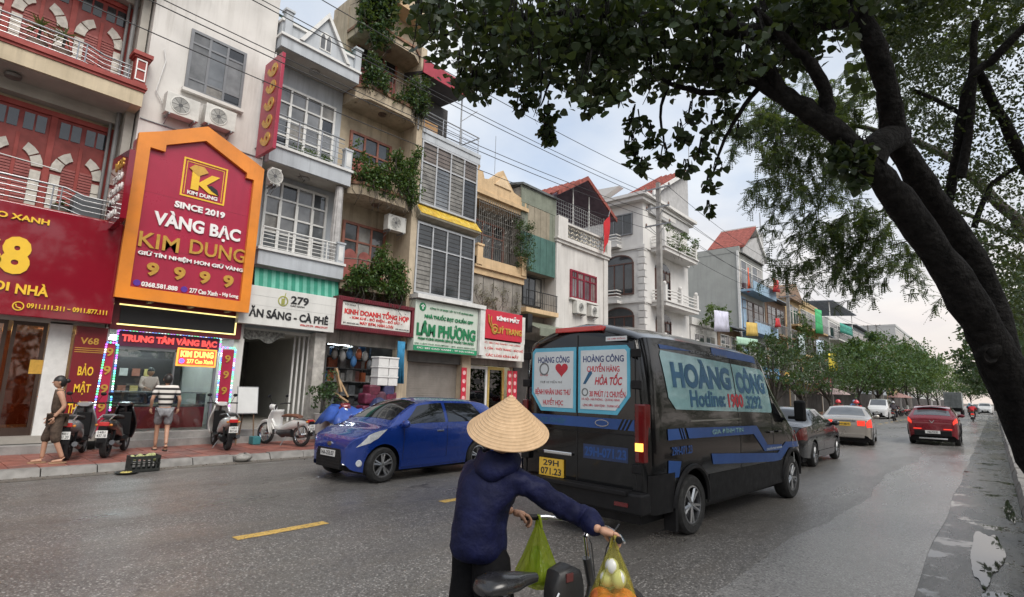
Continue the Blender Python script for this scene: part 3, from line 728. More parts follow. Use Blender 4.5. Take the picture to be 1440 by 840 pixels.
M_PURP = pm('icon_purple', (.10, .03, .30), .4)
for y in (3.57, 4.58): MB().lathe([(.0, .02), (.075, .02), (.075, 0)], Matrix.Translation((-14.96, y, 3.94)) @ Matrix.Rotation(R_(90), 4, 'Y'), 16, False).build('icon', M_PURP, s)
lg = MB().box(-14.96, -14.945, 4.20, 4.24, 6.30, 7.32).box(-14.96, -14.945, 5.22, 5.26, 6.30, 7.32).box(-14.96, -14.945, 4.24, 5.22, 6.30, 6.34).box(-14.96, -14.945, 4.24, 5.22, 7.28, 7.32).box(-14.96,-14.95,4.28,4.295,6.38,7.24).box(-14.96,-14.95,5.165,5.18,6.38,7.24).box(-14.96,-14.95,4.295,5.165,7.225,7.24).build('logo_frame', M_YELLOW, s)
MB().box(-14.96, -14.93, 4.42, 4.60, 6.52, 7.02).prism([(4.60, 6.74), (4.88, 7.02), (5.08, 7.02), (4.78, 6.72), (5.08, 6.52), (4.86, 6.52), (4.60, 6.68)], FX, -14.96, -14.93).build('logo_letter', M_YELLOW, s)
MB().prism([(4.34, 7.06), (4.45, 7.18), (4.68, 7.18), (4.79, 7.06), (4.565, 6.90)], FX, -14.955, -14.925).build('diamond', M_GOLD, s)
MB().prism([(4.80, 6.70), (4.90, 6.74), (5.05, 6.66), (5.10, 6.52), (4.92, 6.60)], FX, -14.945, -14.92).build('torn_patch', M_BLACK, s)
txt('KIM DUNG', .72, .10, M_WHITEL, s, (-14.96, 4.72, 6.43), 'X', .02, .03)
# LED shopfront: letters and side panels
s = thing('light_sign', 'red letter fascia framed with coloured string lights over the gold shop window', 'sign', (-15.4, 4.6, 2.5))
bx('board', pm('led_board', (.10, .02, .05), .4), s, -15.5, -15.44, 3.46, 5.74, 2.47, 2.83)
M_LEDR = pm('led_red', (.7, .08, .08), .5, emit=(1.0, .10, .08), es=.3)
txt('TRUNG TÂM VÀNG BẠC', 2.12, .25, M_LEDR, s, (-15.44, 4.61, 2.66), 'X', .03, .05)
LEDC = [('led_blue', (.10, .25, 1.0)), ('led_cyan', (.15, .85, 1.0)), ('led_green', (.12, 1.0, .35)), ('led_violet', (.55, .15, 1.0)), ('led_white', (.8, .9, 1.0))]
LEDM = [pm(n, c, .5, emit=c, es=.9) for n, c in LEDC]
beads = [MB() for _ in LEDC]
def led_run(p0, p1, n, seed):
    rr = random.Random(seed)
    for i in range(n):
        p = Vector(p0).lerp(Vector(p1), (i+.5)/n); k = (i//2 + seed) % 5 if rr.random() < .8 else rr.randrange(5)
        beads[k].ball(p, .024, n=6, m=4)
for a in [((-15.42, 3.46, 2.85), (-15.42, 5.76, 2.85), 34, 0), ((-15.42, 3.46, 2.46), (-15.42, 3.46, 2.84), 6, 1), ((-15.42, 5.76, 2.46), (-15.42, 5.76, 2.84), 6, 2),
          ((-15.32, 3.25, 2.50), (-15.32, 3.20, .95), 26, 3), ((-15.32, 3.47, 2.50), (-15.32, 3.50, .95), 26, 1), ((-15.34, 5.78, 2.58), (-15.34, 5.80, .80), 30, 3), ((-15.34, 6.13, 2.58), (-15.34, 6.13, .80), 30, 1), ((-15.34, 5.78, 2.6), (-15.34, 6.13, 2.6), 6, 0), ((-15.32, 3.24, 2.52), (-15.32, 3.46, 2.52), 4, 2)]: led_run(*a)
for b, m in zip(beads, LEDM): b.build('light_bulbs', m, s)
for nm, ya, yb, lab in (('left', 3.23, 3.44, 'narrow red upright strip with gold nines, left of the gold shop window'), ('right', 5.80, 6.11, 'narrow red upright strip with gold nines, right of the gold shop window')):
    q = thing('pillar_sign', lab, 'sign', (-15.4, (ya+yb)/2, .5), 0, 'red strips beside the gold shop window')
    bx('board', M_SIGNPINK, q, -15.41, -15.35, ya+.01, yb-.01, .5, 2.55)
    for k in range(4): txt('9', .14, .2, M_GOLD, q, (-15.35, (ya+yb)/2, 2.3-k*.42), 'X', .02, .02)
s = thing('light_sign', 'small glowing orange and red box sign hung in the gold shop window', 'sign', (-15.4, 5.2, 2.05))
bx('board', pm('led_orange', (.9, .35, .05), .5, emit=(1.0, .42, .06), es=.45), s, -15.47, -15.43, 4.76, 5.70, 2.06, 2.52)
bx('panel', pm('led_redpanel', (.8, .06, .04), .5, emit=(1.0, .08, .03), es=.5), s, -15.432, -15.425, 4.80, 5.66, 2.10, 2.48)
M_LEDT = pm('led_lettery', (.95, .85, .2), .5, emit=(1, .85, .15), es=.6)
txt('KIM DUNG', .78, .16, M_LEDT, s, (-15.425, 5.23, 2.37), 'X', .01, .04); txt('277 Cao Xanh', .62, .11, M_LEDT, s, (-15.425, 5.31, 2.19), 'X', .01, .02)
MB().lathe([(.0, .01), (.06, .01), (.06, 0)], Matrix.Translation((-15.425, 4.88, 2.19)) @ Matrix.Rotation(R_(90), 4, 'Y'), 12, False).build('icon', pm('led_iconblue', (.1, .1, .8), .5, emit=(.15, .1, 1), es=1), s)
for y in (4.9, 5.55): MB().tube([(-15.45, y, 2.52), (-15.45, y, 2.85)], .008, 4).build('hanger', M_STEEL, s)
# tall blade sign of nines
s = thing('blade_sign', 'tall crimson projecting sign with a column of gold nines', 'sign', (-15.2, 6.1, 7.9))
MB().box(-15.32, -14.25, 6.06, 6.16, 8.05, 10.95).build('board', M_SIGNPINK, s, bevel=.01)
for k in range(5): txt('9', .40, .62, M_GOLD, s, (-14.78, 6.06, 10.55-k*.53), '-Y', .02, .03, tilt=R_(-90))
for z in (8.4, 10.5): MB().tube([(-15.3, 6.11, z), (-15.52, 6.11, z)], .025, 6).build('bracket', M_STEEL, s)
MB().tube([(-14.8, 6.11, 10.95), (-14.8, 6.11, 11.15)], .03, 8).build('lamp', M_WHITEF, s)
ac_unit(-15.35, 6.45, 7.35, 'narrow white box unit under the grey balcony beside the column of nines', wdt=.3, h=.5)

# ================================================================== house C: blue-grey balconies
t = thing('shophouse', 'blue-grey shophouse with two balconies and white french windows', 'building', (-16.2, 7.8, .12))
mb = MB().box(-17.4, -16.2, 6.36, 9.12, 3.2, 12.3); mb.build('wall', M_BLUEG, t)
for zb, zt in ((5.0, 5.42), (8.1, 8.56), (11.75, 12.1)):
    bx('balcony_slab', M_BLUEG, t, -16.2, -15.22, 6.40, 9.10, zb, zt)
    MB().box(-16.18, -15.16, 6.36, 9.14, zt+.002, zt+.08).build('moulding', M_WHITEF, t)
    bx('soffit', M_SOFFIT, t, -16.18, -15.28, 6.45, 9.05, zb-.012, zb-.001)
    if zb > 6: MB().lathe([(.17, -.012), (.17, -.06), (.10, -.10), (.0, -.10)], Matrix.Translation((-15.7, 7.75, zb)), 18, False).build('ceiling_lamp', pm('lamp_glass', (.28,.27,.25), .3), t, smooth=40)
for z0 in (5.45, 8.62):
    d = window(t, -16.19, 6.78, 8.86, z0, z0+2.45, [1, 1.1, 1.1, 1], [1.1, .8, .8, .75], M_WHITEF, M_GLASSG, .075, .09, name='french_window')
    for y in (7.28, 7.82, 8.35): bx('door_rail', M_WHITEF, d, -16.11, -16.085, y-.045, y+.045, z0, z0+1.8)
    bx('curtain', pm('curtain', (.42, .42, .41), .8, var=.15, vs=9), d, -16.175, -16.17, 6.84, 8.80, z0+.1, z0+2.3)
for z0, z1 in ((5.5, 6.12), (8.66, 9.62)):
    r = rail(t, M_STAIN if z1 > 9 else M_WHITEF, -15.28, 6.48, 8.80, z0, z1, 5, (6.5, 7.25, 8.0, 8.5), .017, .026)
    p = MB().box(-15.38, -15.20, 8.82, 9.08, z0-.02, z0+.62).box(-15.40, -15.18, 8.80, 9.10, z0+.62, z0+.68).build('balcony_pier', M_BLUEG, t)
    MB().box(-15.20, -15.19, 8.87, 9.03, z0+.08, z0+.54).build('pier_panel', M_WHITEF, p)
# attic pediment with green pantile roof and gabled dormer
M_GREENR = pm('green_roof_tile', (.10, .20, .16), .6, var=.2, vs=3, bump=.4, bs=10)
bx('attic_wall', M_BLUEG, t, -16.3, -15.32, 6.42, 9.08, 12.19, 12.62)
MB().box(-16.3, -15.26, 6.38, 9.12, 12.62, 12.70).build('moulding', M_WHITEF, t)
rf = MB()
rf.prism([(-15.34, 12.705), (-15.30, 12.73), (-17.0, 13.95), (-17.0, 13.9)], FY, 6.42, 9.08)
ro = rf.build('roof', M_GREENR, t)
for k in range(14):
    y = 6.5 + k*.19; MB().tube([(-15.31, y, 12.74), (-16.95, y, 13.93)], .035, 6).build('roof_rib', M_GREENR, ro)
gb = MB().prism([(7.05, 12.2), (8.55, 12.2), (7.8, 13.45)], FX, -15.40, -15.22).build('dormer_gable', M_BLUEG, t)
MB().prism([(6.92, 12.2), (7.05, 12.2), (7.8, 13.42), (8.55, 12.2), (8.68, 12.2), (7.8, 13.62)], FX, -15.42, -15.12).build('gable_trim', M_WHITEF, gb)
a = arc(7.8, 12.72, .2, 0, 180, 10); MB().prism([(7.6, 12.28), (8.0, 12.28)] + a, FX, -15.22, -15.20).build('dormer_window', M_WHITEF, gb)
for y in (7.70, 7.90): MB().prism([(y-.075, 12.32), (y+.075, 12.32), (y+.075, 12.72), (y, 12.86), (y-.075, 12.72)], FX, -15.2, -15.195).build('pane', M_GLASSG, gb)
for y in (6.46, 8.90): MB().box(-15.42, -15.20, y, y+.22, 12.2, 12.95).box(-15.45, -15.16, y-.04, y+.26, 12.95, 13.02).build('roof_pier', M_BLUEG, t)
wr = MB(); rr = random.Random(4)
for k in range(9):
    a = k*.7; wr.tube([(-15.45+.10*math.cos(a), 8.86+.09*math.sin(a), 5.5), (-15.45+.13*math.cos(a+.3), 8.84+.12*math.sin(a+.3), 6.6), (-15.45+.09*math.cos(a+.2), 8.86+.08*math.sin(a+.2), 8.05)], .045, 6)
tag(wr.build('tarpaulin', pm('grey_plastic', (.42, .41, .40), .35, var=.15, vs=5), smooth=60), 'grey plastic sheet hanging bunched from the upper grey balcony corner', 'tarpaulin')
# ground floor: open cafe
bx('floor', M_TILEF, t, -20.5, -15.5, 6.36, 9.05, .3, .58)
bx('step', M_STEP, t, -15.5, -15.1, 6.2, 9.0, .30, .44); bx('step', M_STEP, t, -15.5, -14.85, 6.2, 9.0, .10, .295)
bx('side_wall', M_INTW, t, -20.5, -15.6, 8.55, 8.7, .58, 3.2)
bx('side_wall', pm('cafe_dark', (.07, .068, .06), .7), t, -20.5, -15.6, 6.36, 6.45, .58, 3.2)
bx('back_wall', pm('cafe_back', (.17, .17, .155), .8), t, -20.5, -20.3, 6.36, 8.7, .58, 3.2)
bx('ceiling', M_INTW, t, -20.3, -15.6, 6.36, 8.7, 3.14, 3.22)
p = MB().box(-15.72, -15.35, 8.42, 8.78, .58, 3.25).build('pier', pm('marble_pier', (.42, .40, .37), .4, var=.2, vs=4), t)
for k in range(4): bx('folding_shutter', M_WHITEF, t, -16.1+.12*k, -16.06+.12*k, 8.12+.09*k, 8.17+.09*k, .58, 3.14)
vl = MB(); rr = random.Random(2)
pts = [(6.36 + k*.12, 3.16) for k in range(11)]
low = [(6.36 + k*.12, 2.98 - .06*math.sin(k*1.2) - (.03*k if k < 6 else .03*(10-k))) for k in range(10, -1, -1)]
vl.prism(pts + low, FX, -15.58, -15.56); vl.build('valance', pm('lace_grey', (.22, .22, .20), .7, var=.4, vs=14), t)
s = thing('shop_sign', 'white cafe signboard with black lettering and the number 279', 'sign', (-15.2, 7.5, 3.25))
MB().box(-15.32, -15.12, 6.02, 8.88, 3.28, 4.36).build('board', pm('sign_white', (.66, .66, .63), .35, var=.06, vs=1.0, streak=.3, dirt=.08), s, bevel=.01)
for z in (3.55, 3.82, 4.09): bx('board_seam', pm('seam', (.45, .45, .44), .5), s, -15.121, -15.117, 6.03, 8.87, z, z+.006)
M_BLKL = pm('black_letters', (.02, .02, .022), .4)
M_LREDL = pm('red_letters', (.55, .03, .03), .4)
letters(s, [('279', 7.43, 7.98, 4.10, .24, M_BLKL, .03), ('CAO XANH', 7.43, 7.86, 3.93, .05, M_BLKL, .0), ('ĂN SÁNG - CÀ PHÊ', 6.28, 8.66, 3.64, .31, M_BLKL, .035), ('0936.277.279 - 0904.279.277', 7.78, 8.66, 3.40, .055, M_LREDL, .01)], -15.12, ext=.012)
MB().lathe([(.12, 0), (.15, 0), (.15, .012), (.12, .012)], Matrix.Translation((-15.12, 7.2, 4.03)) @ Matrix.Rotation(R_(90), 4, 'Y'), 20, False).box(-15.12, -15.11, 7.15, 7.25, 3.93, 4.10).tube([(-15.11, 7.22, 4.08), (-15.11, 7.26, 4.28)], .01, 5).build('cup_icon', pm('olive', (.32, .33, .08), .5), s)
aw = thing('awning', 'green and white striped roll awning above the white cafe sign', 'awning', (-15.3, 7.6, 4.4))
M_AWG = pm('awning_green', (.03, .25, .17), .7); M_AWW = pm('awning_white', (.13, .40, .31), .7)
for k in range(22):
    y = 6.45 + k*.12; inst('stripe', M_AWG if k % 2 else M_AWW, aw, (-15.42, y+.06, 4.67), (.04, .118, .60), (0, R_(-8), 0))
bx('roller', M_STEEL, aw, -15.5, -15.38, 6.42, 9.1, 4.93, 4.985)
# ================================================================== house D: beige with ivy balconies
t = thing('shophouse', 'stained beige shophouse with balconies overgrown by climbing plants', 'building', (-16.3, 10.5, .12))
MB().box(-17.4, -16.3, 9.12, 12.0, 3.2, 15.2).build('wall', M_BEIGE, t)
MB().box(-16.3, -15.32, 11.72, 12.0, 3.2, 14.6).build('party_wall', M_BEIGE, t)
def chamfer_slab(z0, z1, rim):
    o = [(-16.3, 9.14), (-15.45, 9.14), (-15.12, 9.55), (-15.12, 11.25), (-15.42, 11.70), (-16.3, 11.70)]
    MB().prism(o, lambda a, b, d: (a, b, d), z0, z1).build('balcony_slab', M_BEIGE, t)
    o2 = [(-16.28, 9.10), (-15.42, 9.10), (-15.07, 9.53), (-15.07, 11.27), (-15.39, 11.74), (-16.28, 11.74)]
    MB().prism(o2, lambda a, b, d: (a, b, d), z1+.002, z1+rim).build('moulding', pm('rust_tile', (.24, .13, .08), .8, var=.3, vs=6, streak=.5), t)
    if z0 > 6: MB().lathe([(.15, -.002), (.15, -.05), (.08, -.10), (.0, -.10)], Matrix.Translation((-15.65, 10.4, z0)), 18, False).build('ceiling_lamp', pm('lamp_brown', (.12,.08,.06), .3), t, smooth=40)
chamfer_slab(4.75, 4.98, .08); chamfer_slab(7.95, 8.28, .10); chamfer_slab(11.35, 11.75, .12); chamfer_slab(13.9, 14.15, .1)
M_BROWNF = pm('brown_frame', (.30, .12, .085), .6, var=.15, vs=4)
for z0 in (5.1, 8.4, 11.9):
    d = window(t, -16.29, 9.55, 11.3, z0, z0+2.2, [1, 1, 1], [1.7, .7], M_BROWNF, M_GLASSD, .09, .08, name='french_window')
    for y in (9.62, 10.2, 10.78): MB().prism([(y+.04, z0+.1), (y+.5, z0+.1), (y+.5, z0+1.0)] + arc(y+.27, z0+1.0, .23, 0, 180, 8) + [(y+.04, z0+1.0)], FX, -16.225, -16.20).build('door_panel', pm('faded_red', (.30, .09, .075), .6, var=.15), d)
for z0 in (5.06, 8.38, 11.87):
    M_RUST = pm('rusty_rail', (.16, .13, .11), .6, .3, var=.3, vs=8)
    ho = MB().tube([(-16.2, 9.2, z0+.7), (-15.46, 9.2, z0+.7), (-15.16, 9.57, z0+.7), (-15.16, 11.23, z0+.7), (-15.44, 11.66, z0+.7)], .022, 6).build('railing', M_RUST, t)
    for k in range(13): MB().tube([(-15.16, 9.6 + k*.135, z0), (-15.16, 9.6+k*.135, z0+.7)], .012, 5).build('baluster', M_RUST, ho)
    p = MB().box(-15.42, -15.22, 11.40, 11.62, z0, z0+.85).build('balcony_pier', M_BEIGE, t)
    bx('pier_panel', M_BROWNF, p, -15.22, -15.21, 11.45, 11.57, z0+.15, z0+.7)
ac_unit(-15.72, 10.82, 7.15, 'stained outdoor air conditioner under the ivy covered balcony')
# rooftop pediment
bx('roof_block', M_BEIGE, t, -17.4, -15.7, 9.14, 11.9, 14.27, 15.6)
MB().prism([(9.0, 15.55), (12.0, 15.55), (12.0, 15.9), (10.5, 17.2), (9.0, 15.9)], FX, -15.75, -15.25).build('pediment', M_BEIGE, t)
MB().prism([(8.9, 15.45), (12.1, 15.45), (12.1, 15.62), (8.9, 15.62)], FX, -15.8, -15.0).build('cornice', M_PEACH, t)
# shop
bx('floor', M_TILEF, t, -19.5, -15.45, 9.05, 12.0, .2, .42)
bx('step', M_STEP, t, -15.45, -15.0, 9.0, 11.9, .10, .27)
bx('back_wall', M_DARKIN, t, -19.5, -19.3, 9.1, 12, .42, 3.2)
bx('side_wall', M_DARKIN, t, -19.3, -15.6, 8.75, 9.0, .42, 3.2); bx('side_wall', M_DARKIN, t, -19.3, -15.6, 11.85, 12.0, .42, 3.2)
bx('ceiling', M_INTW, t, -19.3, -15.6, 9.0, 11.85, 3.14, 3.2)
bx('tube_lamp', M_TUBE, t, -16.9, -16.84, 9.5, 11.2, 3.06, 3.11)
bx('lintel', M_CONCW, t, -15.75, -15.5, 8.8, 12.0, 2.98, 3.45)
bx('pier', M_BEIGE, t, -15.7, -15.4, 11.55, 11.95, .42, 3.0)
M_GOODS = [pm('goods_%d' % i, c, .6, var=.2, vs=6) for i, c in enumerate([(.30,.30,.29), (.05,.05,.055), (.13,.12,.11), (.05,.16,.36), (.42,.12,.05), (.20,.08,.07), (.02,.02,.022), (.45,.44,.42), (.10,.11,.12)])]
sh = thing('goods_shelf', 'crowded shelves of boxed and bagged goods inside the dark open shop', 'shelf', (-16.6, 10.2, .42))
for z in (.9, 1.35, 1.8, 2.25, 2.65): bx('shelf_board', M_STEEL, sh, -17.1, -16.5, 9.1, 11.3, z, z+.03)
for y in (9.1, 10.2, 11.28): bx('upright', M_STEEL, sh, -17.1, -17.06, y, y+.03, .42, 3.0)
rr = random.Random(33)
for lv, z in enumerate((.42, .93, 1.38, 1.83, 2.28, 2.68)):
    y = 9.14
    while y < 11.2:
        wd_ = rr.uniform(.12, .28); h = rr.uniform(.22, .40)
        k = rr.choice((1, 6, 2, 8, 1)) if lv < 3 else rr.choice((0, 2, 7, 3, 4, 8, 0, 5))
        o = inst('goods_box', M_GOODS[k], sh, (-16.75+rr.uniform(-.08, .12), y+wd_/2, z+h/2), (rr.uniform(.2,.4), wd_*.94, h)); o.rotation_euler = (0, 0, rr.uniform(-.15,.15))
        y += wd_
hb = MB(); rr = random.Random(9)
for k, (y, z, m) in enumerate([(9.95, 2.85, 3), (10.12, 2.6, 3), (10.3, 2.85, 4), (10.55, 2.8, 0), (9.7, 2.75, 0), (10.75, 2.5, 8), (9.4, 2.8, 2)]):
    b = MB(); b.ball((-15.85, y, z-.12), .1, .11, .19, 8, 6); b.tube([(-15.85, y, z), (-15.85, y, 3.14)], .006, 4)
    tag(b.build('hanging_bag', M_GOODS[m], smooth=60), ['bright blue bundle hanging in the goods shop doorway, upper one', 'bright blue bundle hanging in the goods shop doorway, lower one', 'orange bundle hanging beside the blue ones in the goods shop', 'pale bundle hanging right of the orange one in the goods shop', 'pale bundle hanging left of the blue ones in the goods shop', 'grey bundle hanging low at the right of the goods shop', 'dark bundle hanging at the far left of the goods shop'][k], 'bag', 'bundles hanging in the goods shop')
s = thing('shop_sign', 'white sign with red lettering in a thick maroon frame', 'sign', (-15.2, 10.4, 3.4))
M_MAROON = pm('maroon_frame', (.14, .015, .025), .4, var=.08)
MB().box(-15.4, -15.08, 8.90, 11.92, 3.40, 4.45).build('board', M_MAROON, s)
MB().box(-15.08, -15.0, 8.90, 11.92, 3.40, 3.53).box(-15.08, -15.0, 8.90, 11.92, 4.32, 4.45).box(-15.08, -15.0, 8.90, 9.05, 3.53, 4.32).box(-15.08, -15.0, 11.77, 11.92, 3.53, 4.32).build('frame', M_MAROON, s, bevel=.01)
for k in range(38):
    inst('frame_slat', M_MAROON, s, (-15.0, 8.95+k*.079, 3.465), (.02, .03, .08)); inst('frame_slat', M_MAROON, s, (-15.0, 8.95+k*.079, 4.385), (.02, .03, .08))
bx('panel', pm('sign_panel_white', (.68, .67, .63), .4, streak=.3, dirt=.1), s, -15.082, -15.065, 9.08, 11.74, 3.56, 4.29)
letters(s, [('TỔ CHO', 9.15, 9.55, 4.22, .07, M_BLKL, .0), ('KINH DOANH TỔNG HỢP', 9.16, 11.68, 4.02, .30, M_LREDL, .045), ('- KIM KHÍ - ĐỒ ĐIỆN - ĐỒ SẮT -', 9.36, 11.40, 3.83, .15, M_LREDL, .03), ('MÁY BƠM, HÀN LOẠI', 9.74, 11.04, 3.67, .15, M_LREDL, .03), ('ĐT: 02033.825.456', 9.14, 9.7, 3.63, .05, M_BLKL, .0), ('DĐ: 0912.279.281', 11.15, 11.70, 3.62, .05, M_BLKL, .0)], -15.065, ext=.01)
cl = MB(); rows = []
for k in range(13):
    u = k/12; y = 11.22 + .32*u; x = -15.0 + .04*math.sin(k*1.9)
    rows.append([(x, y, 3.22), (x+.015*math.sin(k), y+.01, 2.6), (x+.03*math.sin(k*1.3), y+.02*u, 1.80)])
cl.grid(rows)
o = cl.build('hanging_cloth', pm('blue_cloth', (.03, .20, .36), .8, var=.15, vs=6), smooth=60); md = o.modifiers.new('solid', 'SOLIDIFY'); md.thickness = .012
tag(o, 'bright blue cloth hanging at the right side of the goods shop', 'cloth')
# goods outside
M_FOAM = pm('styrofoam', (.66, .66, .65), .8, var=.05, vs=6)
GL = {(0,0): 'left bottom', (0,1): 'left middle', (0,2): 'left top', (1,0): 'right bottom', (1,1): 'right middle', (1,2): 'right top'}
for i in range(2):
    for j in range(3):
        b = MB().box(-15.15, -14.75, 10.38+i*.39 - (.03 if i == 0 else 0), 10.74+i*.39, 1.72+j*.31, 1.72+j*.31+.25).box(-15.17, -14.73, 10.36+i*.39 - (.03 if i == 0 else 0), 10.755+i*.39, 1.972+j*.31, 2.026+j*.31)
        tag(b.build('foam_box', M_FOAM, bevel=.012), 'white foam box, %s of the stack beside the blue cloth' % GL[(i, j)], 'box', 'stacked white foam boxes')
tb = thing('goods_pile', 'knee-high pile of red and blue plastic sacks under the foam boxes', 'sacks', (-14.9, 10.7, .3))
rr = random.Random(12)
for k, (y, z, c) in enumerate([(10.05, .5, (.025,.05,.20)), (10.5, .5, (.03,.03,.05)), (10.95, .5, (.025,.05,.20)), (10.1, .92, (.12,.02,.05)), (10.5, .95, (.06,.03,.10)), (10.95, .95, (.03,.06,.24)), (10.15, 1.3, (.13,.02,.05)), (10.55, 1.36, (.10,.04,.06)), (10.95, 1.34, (.14,.02,.05)), (10.3, 1.56, (.12,.02,.04)), (10.85, 1.58, (.05,.05,.12))]):
    b = MB().box(-15.2, -14.76, y-.21, y+.21, max(.13, z-.18), z+.17)
    b.build('sack', pm('sack_%d' % k, c, .5, var=.25, vs=8), tb, bevel=.06)
tp = MB(); n = 12; rr = random.Random(15)
rows = []
for i in range(n+1):
    u = i/n; row = []
    for j in range(n+1):
        v = j/n; a = (u-.5)*2; b_ = (v-.5)*2
        z = 1.32 - .55*max(abs(a), abs(b_))**2.2 - .12*math.sin(3*a+1)*math.cos(2*b_) + .03*math.sin(9*a+5*b_)
        row.append((-13.80 + a*.62 + .05*math.sin(5*b_), 8.66 + b_*.60 + .04*math.sin(6*a), max(z-.12, .42)))
    rows.append(row)
tp.grid(rows); o = tp.build('tarpaulin', pm('blue_tarp', (.035, .09, .36), .45, var=.15, vs=4), smooth=60); o.modifiers.new('solid', 'SOLIDIFY').thickness = .012
tag(o, 'crumpled blue tarpaulin thrown over the parked dark red motorbike', 'tarpaulin')
um = MB().lathe([(.0, .62), (.12, .60), (.28, .45), (.36, .2), (.38, 0), (.36, 0), (.0, .5)], Matrix.Translation((-14.45, 10.35, .75)) @ Matrix.Rotation(.3, 4, 'X'), 8, False)
um.tube([(-14.45, 10.35, .13), (-14.45, 10.30, 1.2)], .015, 6)
tag(um.build('umbrella', pm('navy_cloth', (.02, .03, .09), .6), smooth=20), 'half closed navy umbrella standing before the plastic sacks', 'umbrella')
cb = MB()
for k, (a, b) in enumerate([((-14.95, 8.95, 2.2), (-14.9, 9.15, 1.5)), ((-14.93, 9.1, 1.85), (-14.8, 9.35, 1.35)), ((-14.9, 8.95, 1.45), (-14.82, 9.35, 1.2))]):
    d = Vector(b)-Vector(a); m = Matrix.Translation((Vector(a)+Vector(b))/2) @ d.to_track_quat('Z', 'X').to_matrix().to_4x4(); cb.boxm(m, .05, .22, d.length)
tag(cb.build('cardboard', pm('cardboard', (.40, .27, .15), .85, var=.15, vs=6)), 'flattened brown cardboard leaning by the goods shop entrance', 'cardboard')

# ================================================================== house E: glazed upper floors
t = thing('shophouse', 'narrow shophouse with gridded dark glass floors and yellow tiled band', 'building', (-15.4, 13.5, .12))
MB().box(-17.4, -15.4, 12.0, 15.06, 3.0, 11.0).build('wall', pm('grey_render', (.40, .40, .39), .8, var=.08, vs=1, streak=.4), t)
M_ALUW = pm('pale_aluminium', (.48, .49, .50), .4, .3, var=.08, vs=5)
M_BLIND = pm('brown_blind_glass', (.16, .13, .11), .12, var=.18, vs=1.6, spec=.6)
for z0, z1, gm_ in ((5.06, 7.72, M_GLASSD), (8.42, 10.92, M_BLIND)):
    w1 = window(t, -15.395, 12.02, 14.98, z0, z1, [1, 1, 1, 1], [1.9, .95], M_ALUW, gm_, .07, .09)
    for k in range(14): inst('blind_line', pm('blind_line', (.05, .045, .04), .5), w1, (-15.35, 13.5, z0+.2+k*(z1-z0-.3)/14), (.014, 2.85, .012))
# yellow tile band: every tile a piece
M_YT = [pm('yellow_tile_%d' % i, c, .3, var=.15, vs=6) for i, c in enumerate([(.62, .42, .05), (.56, .36, .045), (.66, .48, .09)])]
band = MB().prism([(-15.42, 7.78), (-15.08, 7.90), (-15.06, 7.96), (-15.42, 8.40)], FY, 11.92, 15.06).build('tile_band', pm('band_grey', (.30, .28, .22), .8), t)
rr = random.Random(8)
for i in range(20):
    for j in range(4):
        u = (j+.5)/4; x = -15.055 - .355*u; z = 7.975 + .43*u
        o = inst('tile', rr.choice(M_YT), band, (x, 11.98 + .157*i + .05, z), (.145, .150, .02), (0, R_(50), 0))
MB().box(-16.4, -15.3, 11.98, 15.08, 10.93, 11.2).build('terrace_slab', M_BLUEG, t)
MB().box(-15.4, -15.26, 11.98, 15.08, 11.2, 11.35).build('parapet', M_BLUEG, t)
rail(t, M_STAIN, -15.33, 12.02, 15.0, 11.36, 12.1, 4, (12.05, 13.0, 14.0, 14.95), .016, .024, ends=((15.0, -16.4),))
bx('terrace_cupboard', pm('orange_wood', (.42, .24, .10), .6), t, -16.2, -15.9, 12.3, 13.2, 11.2, 12.1)
bx('stair_house', M_DARKIN, t, -17.3, -16.5, 12.05, 14.2, 11.2, 13.4)
cn = MB().prism([(-17.2, 13.55), (-15.1, 13.42), (-15.1, 13.50), (-17.2, 14.15)], FY, 11.7, 13.95).build('canopy', pm('canopy_dark', (.06, .055, .06), .6), t)
MB().prism([(11.66, 13.40), (13.99, 13.40), (13.99, 13.95), (11.66, 13.95)], FX, -15.10, -15.06).build('canopy_fascia', pm('canopy_red', (.33, .03, .05), .5, var=.1), cn)
for y in (11.75, 13.9): MB().tube([(-15.3, y, 11.2), (-15.3, y, 13.45)], .03, 6).build('canopy_post', M_STEEL, cn)
MB().tube([(-15.3, 13.9, 12.4), (-15.0, 14.5, 13.0)], .015, 5).build('canopy_stay', M_STEEL, cn)
# wire basket on top
wb = MB()
for k in range(7): wb.tube([(-15.5, 11.2+k*.1, 14.0), (-15.3, 11.15+k*.11, 14.5)], .006, 4); 
for z in (14.0, 14.25, 14.5): wb.tube([(-15.4, 11.15, z), (-15.4, 11.95, z)], .006, 4)
tag(wb.build('wire_rack', M_STEEL), 'thin wire rack beside the red canopy on the glazed house', 'rack')
# ground: roller shutter
bx('shutter_box', pm('shutter_dark', (.10, .10, .095), .5), t, -15.72, -15.45, 12.02, 14.6, 2.6, 2.98)
M_SHUT = pm('roller_shutter', (.27, .25, .225), .5, .2, var=.08, vs=2, streak=.4)
rs = MB().box(-15.72, -15.66, 12.05, 14.6, .3, 2.6).build('roller_shutter', M_SHUT, t)
for k in range(27): inst('slat', M_SHUT, rs, (-15.655, 13.325, .35+k*.084), (.022, 2.54, .066))
bx('floor', M_STEP, t, -16, -15.4, 12.0, 15.0, .10, .30); bx('pier', M_BEIGE, t, -15.7, -15.35, 14.6, 15.06, .30, 3.0); bx('pier', M_BEIGE, t, -15.75, -15.45, 11.99, 12.05, .30, 3.0)
s = thing('shop_sign', 'white pharmacy signboard with big green lettering and green bottom strip', 'sign', (-15.1, 13.4, 2.95))
bx('board', pm('sign_mint', (.56, .62, .55), .35, var=.07, vs=1, streak=.35, dirt=.1), s, -15.3, -14.96, 11.86, 14.96, 2.96, 4.76)
M_GRNL = pm('green_letters', (.015, .19, .075), .4)
